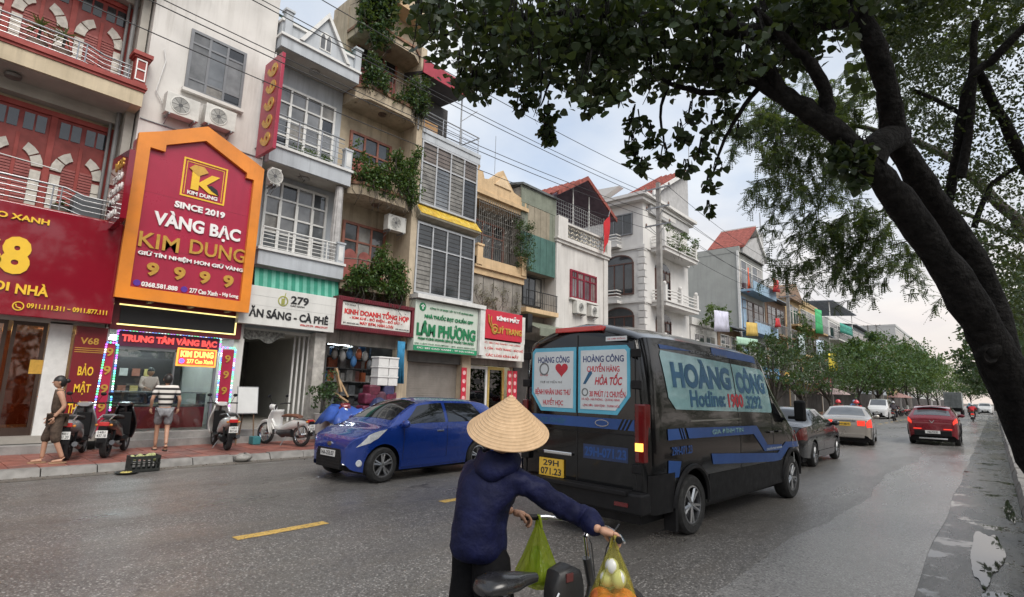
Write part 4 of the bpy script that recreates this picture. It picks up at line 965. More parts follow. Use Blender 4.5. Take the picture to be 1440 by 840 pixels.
bx('strip', pm('green_strip', (.02, .26, .12), .4), s, -14.96, -14.945, 11.86, 14.96, 2.97, 3.15)
MB().box(-15.3, -14.80, 11.82, 15.26, 4.80, 4.95).box(-15.3, -14.84, 15.0, 15.26, 3.0, 4.8).build('hood', M_WHITEF, s)
letters(s, [('CÔNG TY CP DƯỢC VẬT TƯ Y TẾ QUẢNG NINH', 12.50, 14.68, 4.52, .11, M_GRNL, .015), ('NHÀ THUỐC ĐẠT CHUẨN GPP', 12.28, 14.70, 4.22, .23, M_GRNL, .04), ('LÂM PHƯƠNG', 11.95, 14.85, 3.77, .55, M_GRNL, .05), ('PHẠM VI KINH DOANH: BÁN LẺ THUỐC TÂN DƯỢC', 12.03, 14.78, 3.41, .16, M_GRNL, .03), ('DS: LÂM THỊ PHƯƠNG - ĐT: 0203.3825.279', 11.9, 14.83, 3.22, .06, M_GRNL, .0), ('ĐC: 283 CAO XANH - TP HẠ LONG', 12.0, 14.8, 3.06, .08, M_WHITEL, .01)], -14.945, ext=.012)
MB().lathe([(.0, .012), (.15, .012), (.15, 0)], Matrix.Translation((-14.96, 12.18, 4.52)) @ Matrix.Rotation(R_(90), 4, 'Y'), 20, False).build('emblem', M_GRNL, s)
MB().box(-14.948, -14.94, 12.16, 12.20, 4.43, 4.61).box(-14.948, -14.94, 12.10, 12.26, 4.53, 4.57).build('emblem_cross', M_WHITEL, s)

# ================================================================== house F: peach pediment and cage
t = thing('shophouse', 'old peach shophouse with pointed pediment and caged balcony', 'building', (-15.6, 16.6, .12))
MB().box(-17.6, -16.3, 15.06, 18.25, 3.0, 10.2).build('wall', M_CONCW, t)
MB().box(-16.3, -15.5, 15.10, 18.2, 5.0, 6.35).build('lower_wall', M_CONCW, t)
for k in range(5): bx('panel_joint', pm('joint_dark', (.10, .095, .085), .9), t, -15.5, -15.49, 15.1+k*.62, 15.13+k*.62, 5.0, 6.3)
MB().box(-16.3, -15.4, 15.08, 18.25, 6.35, 6.62).box(-16.3, -15.3, 15.06, 18.28, 6.62, 6.72).build('balcony_slab', M_PEACH, t)
MB().box(-15.42, -15.32, 15.1, 18.2, 6.72, 7.05).build('parapet', M_PEACH, t)
for y in (15.1, 17.9): MB().box(-15.5, -15.26, y, y+.32, 6.72, 7.5).box(-15.54, -15.22, y-.04, y+.36, 7.5, 7.58).build('balcony_pier', M_PEACH, t)
M_CAGE = pm('cage_steel', (.20, .19, .17), .5, .5, var=.25, vs=8)
cg = MB().tube([(-15.35, 15.15, 9.4), (-15.35, 18.1, 9.4)], .02, 6).build('cage', M_CAGE, t)
for k in range(24): MB().tube([(-15.35, 15.2+k*.125, 7.05), (-15.35, 15.2+k*.125, 9.6)], .012, 5).build('bar', M_CAGE, cg)
for z in (7.6, 8.2, 8.8): MB().tube([(-15.35, 15.15, z), (-15.35, 18.1, z)], .014, 5).build('bar', M_CAGE, cg)
sc_ = MB()
for i in range(8):
    for z in (7.9, 8.5, 9.1):
        a = [( -15.345, 15.35+i*.36+.13*math.cos(q), z+.13*math.sin(q)) for q in [k*math.pi/5 for k in range(11)]]; sc_.tube(a, .010, 4, False)
sc_.build('scroll', M_CAGE, cg)
d = window(t, -16.29, 15.6, 17.7, 6.8, 9.0, 3, [1.6, .6], M_BROWNF, M_GLASSD, .08, .08, name='french_window')
MB().box(-17.0, -15.45, 15.0, 18.3, 9.55, 9.75).box(-17.0, -15.3, 14.98, 18.34, 9.75, 9.92).build('cornice', M_PEACH, t)
MB().prism([(15.0, 9.92), (18.3, 9.92), (18.3, 10.3), (17.9, 10.35), (17.4, 10.45), (16.65, 11.25), (15.9, 10.6), (15.5, 10.5), (15.4, 10.8), (15.0, 10.8)], FX, -15.75, -15.42).build('pediment', M_PEACH, t)
MB().prism([(16.1, 10.45), (17.2, 10.45), (16.65, 11.0)], FX, -15.42, -15.37).build('pediment_relief', pm('relief_pale', (.66, .50, .32), .8, var=.1), t)
for y in (15.08, 18.05): MB().lathe([(.14, 0), (.10, .1), (.16, .25), (.10, .4), (.02, .5)], Matrix.Translation((-15.6, y+.1, 10.75 if y < 16 else 10.3)), 12).build('urn', M_PEACH, t, smooth=40)
MB().tube([(-15.9, 16.6, 11.2), (-15.9, 16.6, 13.0)], .012, 5).build('aerial', M_STEEL, t)
bx('shop_lintel', M_CONCW, t, -16.0, -15.4, 15.06, 18.25, 2.66, 5.0)
bx('floor', M_STEP, t, -18.5, -15.3, 15.0, 18.2, .10, .35)
bx('back_wall', pm('optic_wall', (.48, .42, .28), .6), t, -18.5, -18.3, 15.0, 18.2, .35, 3)
bx('side_wall', pm('optic_wall', (.48, .42, .28), .6), t, -18.3, -15.9, 18.0, 18.2, .35, 3); bx('side_wall', pm('optic_wall', (.48, .42, .28), .6), t, -18.3, -15.9, 15.0, 15.08, .35, 3)
bx('ceiling', M_INTW, t, -18.3, -15.9, 15.0, 18.2, 2.9, 2.98); bx('tube_lamp', M_TUBE, t, -17.0, -16.9, 15.5, 17.5, 2.82, 2.88)
M_GOLDF = pm('gold_door_frame', (.60, .44, .14), .3, .5, var=.1)
for ya, yb in ((15.10, 16.25), (16.28, 17.28)):
    d = MB().box(-15.64, -15.56, ya, ya+.10, .35, 2.62).box(-15.64, -15.56, yb-.10, yb, .35, 2.62).box(-15.64, -15.56, ya+.1, yb-.1, 2.5, 2.62).box(-15.64, -15.56, ya+.1, yb-.1, .35, .55).build('door', M_GOLDF if ya > 16 else M_WHITEF, t)
    bx('door_pane', M_SHOPGLASS, d, -15.605, -15.595, ya+.1, yb-.1, .55, 2.5)
bx('notice', M_BLACK, t, -15.59, -15.575, 15.5, 15.85, 1.9, 2.1)
for i, (y, lab) in enumerate(((14.56, 'red paper couplet strip between the shutter and the optician door'), (17.32, 'red paper couplet strip just right of the gold door'), (17.66, 'red paper couplet strip nearest the black van rear'))):
    q = thing('couplet_strip', lab, 'banner', (-15.4, y+.14, .4), 0, 'red couplet strips beside the optician door')
    bx('strip', pm('couplet_red', (.50, .02, .045), .6, var=.08), q, -15.42 if i else -15.34, -15.40 if i else -15.32, y, y+.27, .45, 2.5)
    for k in range(6): MB().lathe([(.0, .008), (.085, .008), (.085, 0)], Matrix.Translation((-15.40 if i else -15.32, y+.135, 2.3-k*.32)) @ Matrix.Rotation(R_(90), 4, 'Y'), 10, False).build('character', pm('couplet_pink', (.75, .45, .45), .6), q)
s = thing('shop_sign', 'red and white optician signboard with white and gold lettering', 'sign', (-15.1, 16.5, 2.9))
bx('board', pm('sign_panel_white', (.70, .69, .66), .4), s, -15.3, -14.98, 15.0, 17.85, 2.9, 3.64)
bx('red_board', pm('sign_bright_red', (.52, .022, .045), .35, var=.05), s, -15.3, -14.92, 15.32, 17.62, 3.70, 4.86)
bx('side_panel', pm('sign_panel_white', (.70, .69, .66), .4), s, -15.3, -14.99, 17.62, 17.9, 3.644, 4.8)
letters(s, [('KÍNH MẮT', 16.0, 17.4, 4.60, .25, M_WHITEL, .05), ('QUÝ TRANG', 15.78, 17.58, 4.08, .36, M_GOLD, .035)], -14.92, ext=.03)
letters(s, [('Đ/C: 285 CAO XANH - HẠ LONG', 15.3, 17.6, 3.53, .09, M_LREDL, .0), ('VIỄN, CẬN - THỜI TRANG - BẢO HỘ', 15.12, 17.78, 3.33, .16, M_LREDL, .015), ('CÁC LOẠI KÍNH MẮT', 15.5, 17.5, 3.06, .18, M_LREDL, .015)], -14.98, ext=.01)
gl = MB()
gl.tube([(-14.9, 15.78, 4.0), (-14.9, 15.55, 4.35), (-14.9, 15.50, 4.65)], .03, 6); gl.tube([(-14.9, 15.84, 4.0), (-14.9, 15.66, 4.4), (-14.9, 15.68, 4.6)], .022, 6)
gl.lathe([(.17, 0), (.21, 0), (.21, .03), (.17, .03)], Matrix.Translation((-14.92, 15.9, 4.1)) @ Matrix.Rotation(R_(90), 4, 'Y'), 20, False); gl.build('logo', M_GOLD, s)

# ================================================================== house G: green cladding
t = thing('shophouse', 'narrow house clad in dull green and tan metal sheets', 'building', (-15.8, 19.3, .12))
MB().box(-18, -16.0, 18.25, 20.5, 3, 11.0).build('wall', M_CONCW, t)
M_CLG = pm('green_cladding', (.065, .15, .125), .5, .2, var=.12, vs=2, streak=.4); M_CLT = pm('tan_cladding', (.30, .26, .19), .6, .1, var=.12, vs=2, streak=.4); M_CLO = pm('olive_cladding', (.20, .22, .17), .6, .1, var=.12, vs=2, streak=.4)
for k in range(11):
    y = 17.95 + k*.235
    inst('cladding_sheet', M_CLG, t, (-15.42 - .006*(k % 2), y+.117, 7.95), (.05, .225, 1.75))
    inst('cladding_sheet', M_CLT if 1 < k < 9 else M_CLO, t, (-15.44 - .006*(k % 2), y+.117, 9.5), (.05, .225, 1.35))
inst('cladding_sheet', M_CLO, t, (-15.44, 19.25, 10.6), (.06, 2.65, .82))
bx('clad_box', M_CONCW, t, -16.0, -15.47, 18.0, 20.5, 7.1, 10.95)
MB().prism([(-17.9, 11.5), (-15.3, 11.0), (-15.3, 11.1), (-17.9, 11.6)], FY, 17.9, 20.6).build('roof', pm('roof_sheet', (.12, .13, .13), .5), t)
d = window(t, -15.99, 18.8, 20.2, 5.6, 7.0, 3, 1, M_BLACK, M_GLASSD, .05, .05)
MB().box(-16.0, -15.2, 18.2, 20.6, 5.15, 5.35).build('balcony_slab', M_PEACH, t)
rail(t, M_BLACK, -15.25, 18.25, 20.55, 5.35, 6.15, 1, (18.25, 19.4, 20.5), .015, .022, vert=.13)
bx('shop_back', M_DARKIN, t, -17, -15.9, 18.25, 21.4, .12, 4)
s = thing('awning', 'grey corrugated metal awning over the dark shop behind the van', 'awning', (-15, 20, 4.1))
for k in range(22): inst('sheet_rib', M_CLO, s, (-15.0, 18.35+k*.155, 4.55), (1.15, .135, .03), (0, R_(22), 0))
MB().box(-14.52, -14.46, 18.3, 21.75, 4.05, 4.4).build('fascia', M_CLO, s)
bx('box_end', M_BLACK, s, -15.4, -14.9, 17.98, 18.28, 4.2, 5.0)
bl = MB().ball((-14.4, 20.9, 3.9), .09, n=10, m=8); bl.tube([(-14.4, 20.9, 3.98), (-14.4, 20.9, 4.1)], .02, 6)
tag(bl.build('light_bulb', pm('bulb_lit', (.9, .9, .85), .4, emit=(1, .98, .9), es=1.5), smooth=60), 'small lit white bulb hanging under the grey metal awning', 'lamp')

# ================================================================== house H: white, red window
t = thing('shophouse', 'whitewashed house with crimson barred window and red gable roof', 'building', (-15.5, 23, .12))
M_WHS = pm('white_stained', (.60, .58, .55), .85, var=.06, vs=.9, bump=.15, bs=20, streak=.65, scol=(.24, .22, .20))
MB().box(-21, -15.4, 20.55, 25.3, 0.1, 8.9).build('wall', M_WHS, t)
for ya in (20.56, 24.9): bx('pilaster', M_WHS, t, -15.4, -15.34, ya, ya+.39, 3, 8.9)
MB().box(-21, -15.28, 20.5, 25.36, 8.9, 9.05).box(-15.5, -15.2, 20.45, 25.42, 9.05, 9.15).build('cornice', M_WHS, t)
M_CRIM = pm('crimson_frame', (.24, .015, .035), .5, var=.1)
d = window(t, -15.4, 21.75, 24.15, 6.3, 7.75, 4, [1, .35], M_CRIM, M_GLASSG, .09, .08, sill=M_WHS)
for k in range(13): MB().tube([(-15.29, 21.85+k*.185, 6.32), (-15.29, 21.85+k*.185, 7.72)], .014, 5).build('bar', M_CRIM, d)
ac_unit(-15.38, 22.0, 5.55, 'white outdoor air conditioner under the crimson window, left one', wdt=.85, h=.62)
ac_unit(-15.38, 23.3, 5.55, 'white outdoor air conditioner under the crimson window, right one', wdt=.7, h=.55)
# terrace balustrade of curved blocks
bl_ = pm('baluster_cream', (.50, .46, .38), .8, var=.1)
pp = MB().box(-15.45, -15.2, 20.5, 21.3, 9.15, 10.2).box(-15.45, -15.2, 25.0, 25.4, 9.15, 10.0).box(-15.42, -15.24, 21.3, 25.0, 9.15, 9.25).box(-15.44, -15.22, 21.3, 25.0, 9.92, 10.02).build('parapet', M_WHS, t)
for k in range(9):
    y = 21.45 + k*.42
    for z in (9.38, 9.6, 9.82):
        MB().tube([(-15.33, y-.16, z-.06), (-15.33, y, z+.05), (-15.33, y+.16, z-.06)], .035, 5).build('block', bl_, pp)
M_MESH = pm('mesh_panel', (.36, .37, .37), .5, .3, var=.1)
ms = MB()
for k in range(24): ms.tube([(-15.5, 20.7+k*.2, 9.2), (-15.5, 20.7+k*.2, 11.2)], .010, 4)
for k in range(10): ms.tube([(-15.5, 20.6, 9.4+k*.2), (-15.5, 25.4, 9.4+k*.2)], .010, 4)
ms.build('mesh_screen', M_MESH, t)
bx('mesh_back', pm('mesh_back', (.30, .31, .31), .8), t, -17.2, -17.1, 20.7, 25.2, 9.1, 11)
for y in (20.7, 22.2, 23.7, 25.2): MB().tube([(-15.55, y, 9.1), (-15.55, y, 11.3 + (1.2 if 22 < y < 24 else 0))], .035, 6).build('roof_post', M_WHITEF, t)
rf = MB()
rf.prism([(20.3, 11.15), (22.75, 12.6), (25.6, 11.15), (25.6, 11.25), (22.75, 12.75), (20.3, 11.25)], FX, -19.5, -15.05); ro = rf.build('roof', pm('purple_underside', (.13, .09, .12), .7), t)
for k in range(12):
    for (ya, za, yb, zb) in ((20.25, 11.28, 22.75, 12.78), (25.65, 11.28, 22.75, 12.78)):
        x = -19.4 + k*.39
        MB().tube([(x, ya, za), (x, yb, zb)], .06, 6).build('roof_rib', M_ROOFRED, ro)
MB().prism([(20.2, 11.12), (22.75, 12.65), (25.7, 11.12), (25.7, 11.34), (22.75, 12.88), (20.2, 11.34)], FX, -15.06, -14.98).build('bargeboard', M_ROOFRED, ro)
fl = thing('flag', 'red flag hanging from a pole on the whitewashed terrace', 'flag', (-15.1, 24.6, 9.6))
MB().tube([(-15.25, 24.3, 9.3), (-14.85, 24.75, 11.6)], .02, 6).build('pole', M_STEEL, fl)
rows = []
for i in range(9):
    u = i/8; rows.append([(-14.9 + .05*math.sin(3*u+k*.8), 24.75 - .02*i - .09*k + .04*math.sin(k+4*u), 11.4 - 1.75*u - .12*k) for k in range(7)])
g = MB().grid(rows); o = g.build('cloth', pm('flag_red', (.50, .015, .02), .7, var=.1), fl, smooth=60)
# ================================================================== villa I
def window_ny(parent, y, x0, x1, z0, z1, cols, fm, gm, arch=False, fw=.08, name='window'):
    """window in a wall that faces -Y"""
    mb = MB(); yy0, yy1 = y-.09, y
    zt = z1 - ((x1-x0)*.28 if arch else 0)
    mb.box(x0, x0+fw, yy0, yy1, z0, zt).box(x1-fw, x1, yy0, yy1, z0, zt).box(x0+fw, x1-fw, yy0, yy1, z0, z0+fw).box(x0+fw, x1-fw, yy0, yy1, zt-fw, zt)
    for k in range(1, cols):
        x = x0 + (x1-x0)*k/cols; mb.box(x-fw*.4, x+fw*.4, yy0+.01, yy1, z0+fw, zt-fw)
    if arch:
        a = arc((x0+x1)/2, zt, (x1-x0)/2, 0, 180, 12, (x1-x0)*.28); b = arc((x0+x1)/2, zt, (x1-x0)/2-fw, 180, 0, 12, (x1-x0)*.28-fw)
        n = len(a)
        for i in range(n-1): mb.add([(a[i][0], yy0, a[i][1]), (a[i+1][0], yy0, a[i+1][1]), (b[n-2-i][0], yy0, b[n-2-i][1]), (b[n-1-i][0], yy0, b[n-1-i][1])], [(0,1,2,3)])
    wo = mb.build(name, fm, parent)
    for k in range(cols):
        xa = x0 + (x1-x0)*k/cols; xb = x0 + (x1-x0)*(k+1)/cols
        inst('pane', gm, wo, ((xa+xb)/2, y-.03, (z0+zt)/2), (xb-xa, .02, zt-z0))
    if arch: MB().prism(arc((x0+x1)/2, zt, (x1-x0)/2-.02, 0, 180, 12, (x1-x0)*.28-.02), FY, y-.04, y-.02).build('pane', gm, wo)
    return wo
t = thing('villa', 'white four-storey villa with arched windows and slanted red turret roof', 'building', (-17, 33, .12))
M_VIL = pm('villa_white', (.62, .61, .59), .8, var=.05, vs=.8, streak=.3, scol=(.34, .32, .30))
M_DOORB = pm('villa_brown', (.09, .04, .03), .5, var=.2, vs=3)
MB().box(-22, -15.5, 29.7, 36.3, .1, 13.6).build('wall', M_VIL, t)
for z in (3.9, 7.2, 10.6): MB().box(-22, -15.40, 29.60, 36.4, z, z+.14).build('cornice', M_VIL, t)
for k in range(24): inst('quoin', M_VIL, t, (-15.62, 29.68, 1.0+k*.42), (.5 if k % 2 else .38, .08, .36)); 
for k in range(24): inst('quoin', M_VIL, t, (-15.48, 29.88, 1.0+k*.42), (.08, .45 if k % 2 else .32, .36))
window_ny(t, 29.7, -18.2, -16.15, 7.75, 10.35, 3, M_DOORB, M_GLASSD, True); window_ny(t, 29.7, -18.2, -16.15, 4.3, 7.0, 3, M_DOORB, M_GLASSD, True)
window_ny(t, 29.7, -18.2, -16.2, 11.6, 13.0, 3, M_GREYF, M_GLASSD)
for z in (11.0, 7.4): 
    b = MB().box(-18.2, -17.0, 29.1, 29.69, z-.2, z-.02).build('small_balcony', M_VIL, t)
    for k in range(3): MB().tube([(-18.2, 29.15, z+.2+k*.2), (-17.05, 29.15, z+.2+k*.2), (-17.05, 29.69, z+.2+k*.2)], .04, 5).build('bar', M_VIL, b)
for z0, z1 in ((.6, 3.4), (4.3, 6.8), (7.6, 10.1)):
    w_ = window(t, -15.5, 31.2, 33.3, z0, z1-.5, 3, [1.2, .5], M_DOORB, M_GLASSD, .1, .08, name='french_window')
    MB().prism(arc(32.25, z1-.5, 1.05, 0, 180, 12, .5), FX, -15.46, -15.42).build('fanlight', M_GLASSD, w_)
    for k in range(5): MB().tube([(-15.4, 31.3+k*.475, z0), (-15.4, 31.3+k*.475, z1-.45)], .02, 4).build('bar', M_DOORB, w_)
for z in (4.1, 7.3, 10.75):
    b = MB().box(-15.5, -14.5, 30.6, 35.6, z-.22, z).box(-15.5, -14.42, 30.5, 35.7, z+.002, z+.1).build('balcony_slab', M_VIL, t)
    for zz in (.35, .55, .75): MB().tube([(-15.4, 30.65, z+zz), (-14.6, 30.65, z+zz), (-14.55, 32.2, z+zz+.05), (-14.55, 33.8, z+zz), (-14.55, 35.5, z+zz)], .045, 5).build('bar', M_VIL, b)
    for y in (30.65, 32.9, 35.4): MB().box(-14.72, -14.46, y-.13, y+.13, z+.1, z+1.05).ball((-14.59, y, z+1.15), .13, n=8, m=6).build('balcony_pier', M_VIL, b)
MB().box(-22.4, -15.2, 29.2, 36.8, 13.6, 13.85).box(-22.5, -15.0, 29.0, 37.0, 13.85, 14.05).build('roof_slab', M_VIL, t)
MB().prism([(-21.5, 14.05), (-19.0, 14.05), (-17.0, 14.9), (-21.5, 15.2)], FY, 29.4, 30.0).build('roof_parapet', M_VIL, t)
tu = MB().prism([(30.4, 13.0), (36.2, 13.0), (36.2, 17.5), (30.4, 14.1)], FX, -17.2, -15.3).build('turret', pm('turret_grey', (.40, .40, .40), .8, var=.08), t)
MB().prism([(30.1, 14.05), (36.4, 17.75), (36.4, 17.9), (30.1, 14.25)], FX, -17.5, -15.0).build('turret_roof', M_ROOFRED, tu)
MB().prism([(30.05, 14.0), (36.45, 17.8), (36.45, 18.0), (36.1, 17.85), (30.05, 14.3)], FX, -15.0, -14.9).build('turret_trim', M_WHITEF, tu)
for k in range(7): MB().tube([(-17.4+k*.38, 30.1, 14.28), (-17.4+k*.38, 36.4, 17.93)], .05, 5).build('roof_rib', M_ROOFRED, tu)
MB().tube([(-15.2, 36.3, 17.8), (-15.2, 36.3, 19.6)], .03, 5).build('aerial', M_STEEL, tu)
pn = MB().box(-15.35, -15.28, 32, 34, 13.2, 13.5); pn.build('sill', M_VIL, t)
for k, (x, y) in enumerate(((-14.5, 31.2), (-14.4, 33.0))):
    pass
# ================================================================== low shops between the villa and the grey gable
M_BLUEW = pm('sky_blue_plaster', (.28, .40, .52), .85, var=.1, streak=.4)
M_GREYW = pm('grey_gable', (.36, .37, .35), .85, var=.06, vs=.6, streak=.3)
M_TANW = pm('tan_plaster', (.46, .33, .18), .85, var=.12, streak=.5); M_BRW = pm('brown_plaster', (.24, .16, .11), .85, var=.15, streak=.5)
M_PALEW = pm('pale_plaster', (.56, .55, .53), .85, var=.06, streak=.4); M_SLATE = pm('slate_roof', (.15, .17, .20), .6, var=.12)
def far_house(label, y0, y1, h, floors, wm, roof='flat', rm=None, x=-15.5, depth=7, wcols=2, balcony=True, rail_m=None, wm2=None):
    t = thing('house', label, 'building', (x, (y0+y1)/2, .12), 0, 'houses down the left side of the street')
    bx('wall', wm, t, x-depth, x, y0+.01, y1-.01, .1, h)
    fh = (h-.2)/floors
    for f in range(floors):
        z = .2 + f*fh
        if f == 0:
            o = bx('dark_shop_panel', M_DARKIN, t, x, x+.05, y0+.35, y1-.35, .2, min(3.0, fh-.5)); continue  # dark panel on the solid wall, stands in for the shade inside
        wdt = (y1-y0-.8)/wcols
        for k in range(wcols):
            window(t, x, y0+.4+k*wdt+.12, y0+.4+(k+1)*wdt-.12, z+.35, z+fh-.55, 2, [1.4, .6], M_WHITEF if f % 2 else M_DOORB, M_GLASSD, .07, .06)
        if balcony:
            b = bx('balcony_slab', wm2 or wm, t, x, x+1.1, y0+.1, y1-.1, z-.02, z+.16)
            ho = MB().tube([(x+1.05, y0+.15, z+1.0), (x+1.05, y1-.15, z+1.0)], .03, 5).build('railing', rail_m or M_STAIN, t)
            for k in range(int((y1-y0)/.28)): inst('baluster', rail_m or M_STAIN, ho, (x+1.05, y0+.2+k*.28, z+.58), (.03, .03, .84))
    if roof == 'shed': MB().prism([(x-depth, h+1.2), (x+.7, h), (x+.7, h+.12), (x-depth, h+1.35)], FY, y0, y1).build('roof', rm, t)
    elif roof == 'gable': MB().prism([(y0-.2, h), (y1+.2, h), ((y0+y1)/2, h+1.9)], FX, x-depth, x+.5).build('roof', rm, t)
    elif roof == 'deck':
        for (xx, yy) in ((x+.2, y0+.3), (x+.2, y1-.3), (x-3, y0+.3), (x-3, y1-.3)): MB().tube([(xx, yy, h), (xx, yy, h+2.1)], .06, 5).build('roof_post', M_WHITEF, t)
        MB().prism([(x-4, h+2.3), (x+.8, h+2.0), (x+.8, h+2.12), (x-4, h+2.42)], FY, y0-.2, y1+.2).build('roof', rm, t)
    else: MB().box(x-depth, x+.12, y0-.02, y0+.1, h, h+.5).box(x, x+.12, y0+.1, y1-.02, h, h+.5).build('parapet', wm, t)
    return t
far_house('low two-storey shop with pale parapet just past the white villa', 36.5, 41.4, 6.6, 2, M_PALEW, wm2=M_PALEW, wcols=2)
far_house('low two-storey shop with slate awning before the grey gable wall', 41.5, 46.6, 7.0, 2, M_BRW, 'shed', M_SLATE, wcols=2)
# J: grey blank gable and blue front
t = far_house('tall house with blank grey side wall and sky blue front', 46.8, 53.6, 14.0, 4, M_GREYW, wm2=M_BLUEW, wcols=2)
bx('front_panel', M_BLUEW, t, -15.5, -15.47, 46.85, 48.3, 3.2, 10.2)
bx('gable_edge', M_WHITEF, t, -15.6, -15.42, 46.7, 46.86, 3, 14.1)
for z in (6.9, 10.4): bx('parapet', M_BLUEW, t, -14.42, -14.36, 47, 53.4, z+.1, z+1.0)
tu = MB().prism([(47.2, 14.0), (53.2, 14.0), (53.2, 17.2), (47.2, 14.4)], FX, -18, -15.2).build('turret', pm('turret_grey', (.40, .40, .40), .8, var=.08), t)
MB().prism([(47.0, 14.4), (50.5, 16.9), (50.5, 17.1), (47.0, 14.6)], FX, -18.2, -15.0).build('turret_roof', M_ROOFRED, tu)
MB().prism([(50.5, 16.9), (53.6, 14.2), (53.6, 14.5), (50.5, 17.2)], FX, -18.2, -15.0).build('turret_roof', M_WHITEF, tu)
MB().tube([(-15.2, 52.5, 14), (-15.2, 52.5, 19)], .05, 5).build('aerial', M_STEEL, tu)
t2 = [ ('brown weathered house with wide eave next to the sky blue house', 53.8, 60.5, 11.0, 3, M_BRW, 'shed', M_SLATE),
  ('tan house with slatted balconies below the wide brown eave', 60.6, 66.0, 12.0, 4, M_TANW, 'gable', M_BRW),
  ('tan house draped with bright green cloth', 66.1, 74.5, 12.2, 4, M_TANW, 'flat', None),
  ('pale narrow house beside the green draped house', 74.6, 80.5, 9.5, 3, M_PALEW, 'shed', M_SLATE),
  ('white house with open slate roof deck and teal awning', 80.6, 96.5, 12.4, 4, M_PALEW, 'deck', M_SLATE),
  ('low blue-grey block behind the twin utility pole', 97, 128, 13.0, 4, pm('bluegrey_far', (.36, .40, .45), .85, var=.05), 'shed', M_SLATE),
  ('small brown roofed house in front of the pale far block', 129, 146, 11.5, 3, M_TANW, 'gable', M_BRW),
  ('long pale grey apartment block at the end of the row', 150, 226, 18.5, 6, pm('palegrey_far', (.46, .47, .47), .85, var=.04), 'flat', None)]
for a in t2: far_house(*a, wcols=3 if a[2]-a[1] > 8 else 2, balcony=a[2] < 100)
for y0, y1, lab in ((232, 262, 'hazy cream block far down the street, nearer one'), (268, 300, 'hazy cream block far down the street, further one')): far_house(lab, y0, y1, 11 if y0 < 250 else 13, 4, M_PALEW, 'gable', M_BRW, wcols=4, balcony=False)
# hung banners, flags and cloths
def banner(name, label, mat, x, y0, y1, z0, z1, dy=0, cat='banner', wav=.05):
    rows = []
    for i in range(7):
        u = i/6; rows.append([(x + wav*math.sin(3*u+v*2), y0+(y1-y0)*u, z0+(z1-z0)*v - dy*u) for v in (0, .33, .66, 1)])
    o = MB().grid(rows).build(name, mat, smooth=60); o.modifiers.new('solid', 'SOLIDIFY').thickness = .02
    return tag(o, label, cat, 'banners and cloths on the far fronts')
def bmat(n, c): return pm('cloth_' + n, c, .7, var=.12, vs=1.5)
BN = [('banner', 'white and lilac printed banner on the low shop balcony', 'lilac', (.55, .55, .66), -14.2, 37.4, 40.4, 6.1, 7.6, 'banner'),
  ('banner', 'yellow square banner below the sky blue balcony', 'yellow', (.55, .38, .09), -14.2, 44.0, 47.0, 6.4, 7.5, 'banner'), ('banner', 'pale green shop banner under the yellow square banner', 'palegreen', (.36, .55, .42), -14.1, 41.4, 46.6, 5.5, 6.1, 'banner'),
  ('flag', 'orange red flag hanging beside the grey gable edge', 'flagorange', (.62, .09, .03), -14.9, 46.95, 47.9, 10.4, 12.5, 'flag'), ('flag', 'red star flag flying high over the brown eave', 'flagred', (.50, .02, .025), -14.0, 51.0, 53.4, 11.0, 12.2, 'flag'), ('flag', 'red star flag on the lower brown balcony', 'flagred', (.50, .02, .025), -14.0, 51.0, 53.0, 7.8, 8.6, 'flag'), ('flag', 'striped red flag drooping from the brown house', 'flagstripe', (.50, .10, .10), -13.9, 54.5, 56.5, 6.0, 6.9, 'flag'),
  ('cloth', 'bright green cloth covering the tan house front', 'brightgreen', (.04, .40, .14), -14.3, 67.6, 71.4, 8.9, 11.7, 'cloth'), ('banner', 'white and teal vertical banner left of the green cloth', 'whiteteal', (.50, .58, .60), -14.2, 59.5, 62.2, 5.8, 8.0, 'banner'), ('banner', 'pale blue vertical banner right of the green cloth', 'paleblue', (.44, .52, .62), -14.2, 66.8, 70.9, 5.9, 8.1, 'banner'),
  ('awning', 'teal awning under the slate roof deck', 'teal', (.03, .26, .20), -14.3, 81.0, 90.0, 10.3, 11.6, 'awning'), ('banner', 'yellow advertising panel above the street trees', 'yellow2', (.66, .52, .05), -12.9, 65.7, 70.6, 4.6, 6.5, 'banner')]
for (n, lab, mn, c, x, y0, y1, z0, z1, ct) in BN: banner(n, lab, bmat(mn, c), x, y0, y1, z0, z1, -.25, ct, .12 if ct == 'flag' else .05)
for k, (y0, y1, z0, c, lab) in enumerate([(37, 41, 3.3, (.5, .5, .48), 'white'), (42, 46, 3.2, (.45, .06, .06), 'red'), (47.5, 53, 3.3, (.10, .25, .45), 'blue'), (54.5, 60, 3.2, (.55, .35, .08), 'amber'), (61, 65.5, 3.3, (.5, .5, .5), 'pale grey'), (67, 74, 3.2, (.40, .05, .10), 'crimson')]):
    t = thing('shop_sign', '%s shop fascia board %s' % (lab, ('past the white villa', 'before the grey gable', 'on the sky blue house', 'on the brown house', 'on the slatted tan house', 'on the green draped house')[k]), 'sign', (-14.4, y0, z0), 0, 'fascia boards down the street')
    bx('board', pm('fascia_%d' % k, c, .4), t, -15.4, -14.35, y0, y1, z0, z0+.9); bx('lettering_band', pm('fascia_band_%d' % k, tuple(min(.8, q*.4+.45) for q in c), .4), t, -14.35, -14.33, y0+.5, y1-.5, z0+.28, z0+.62)
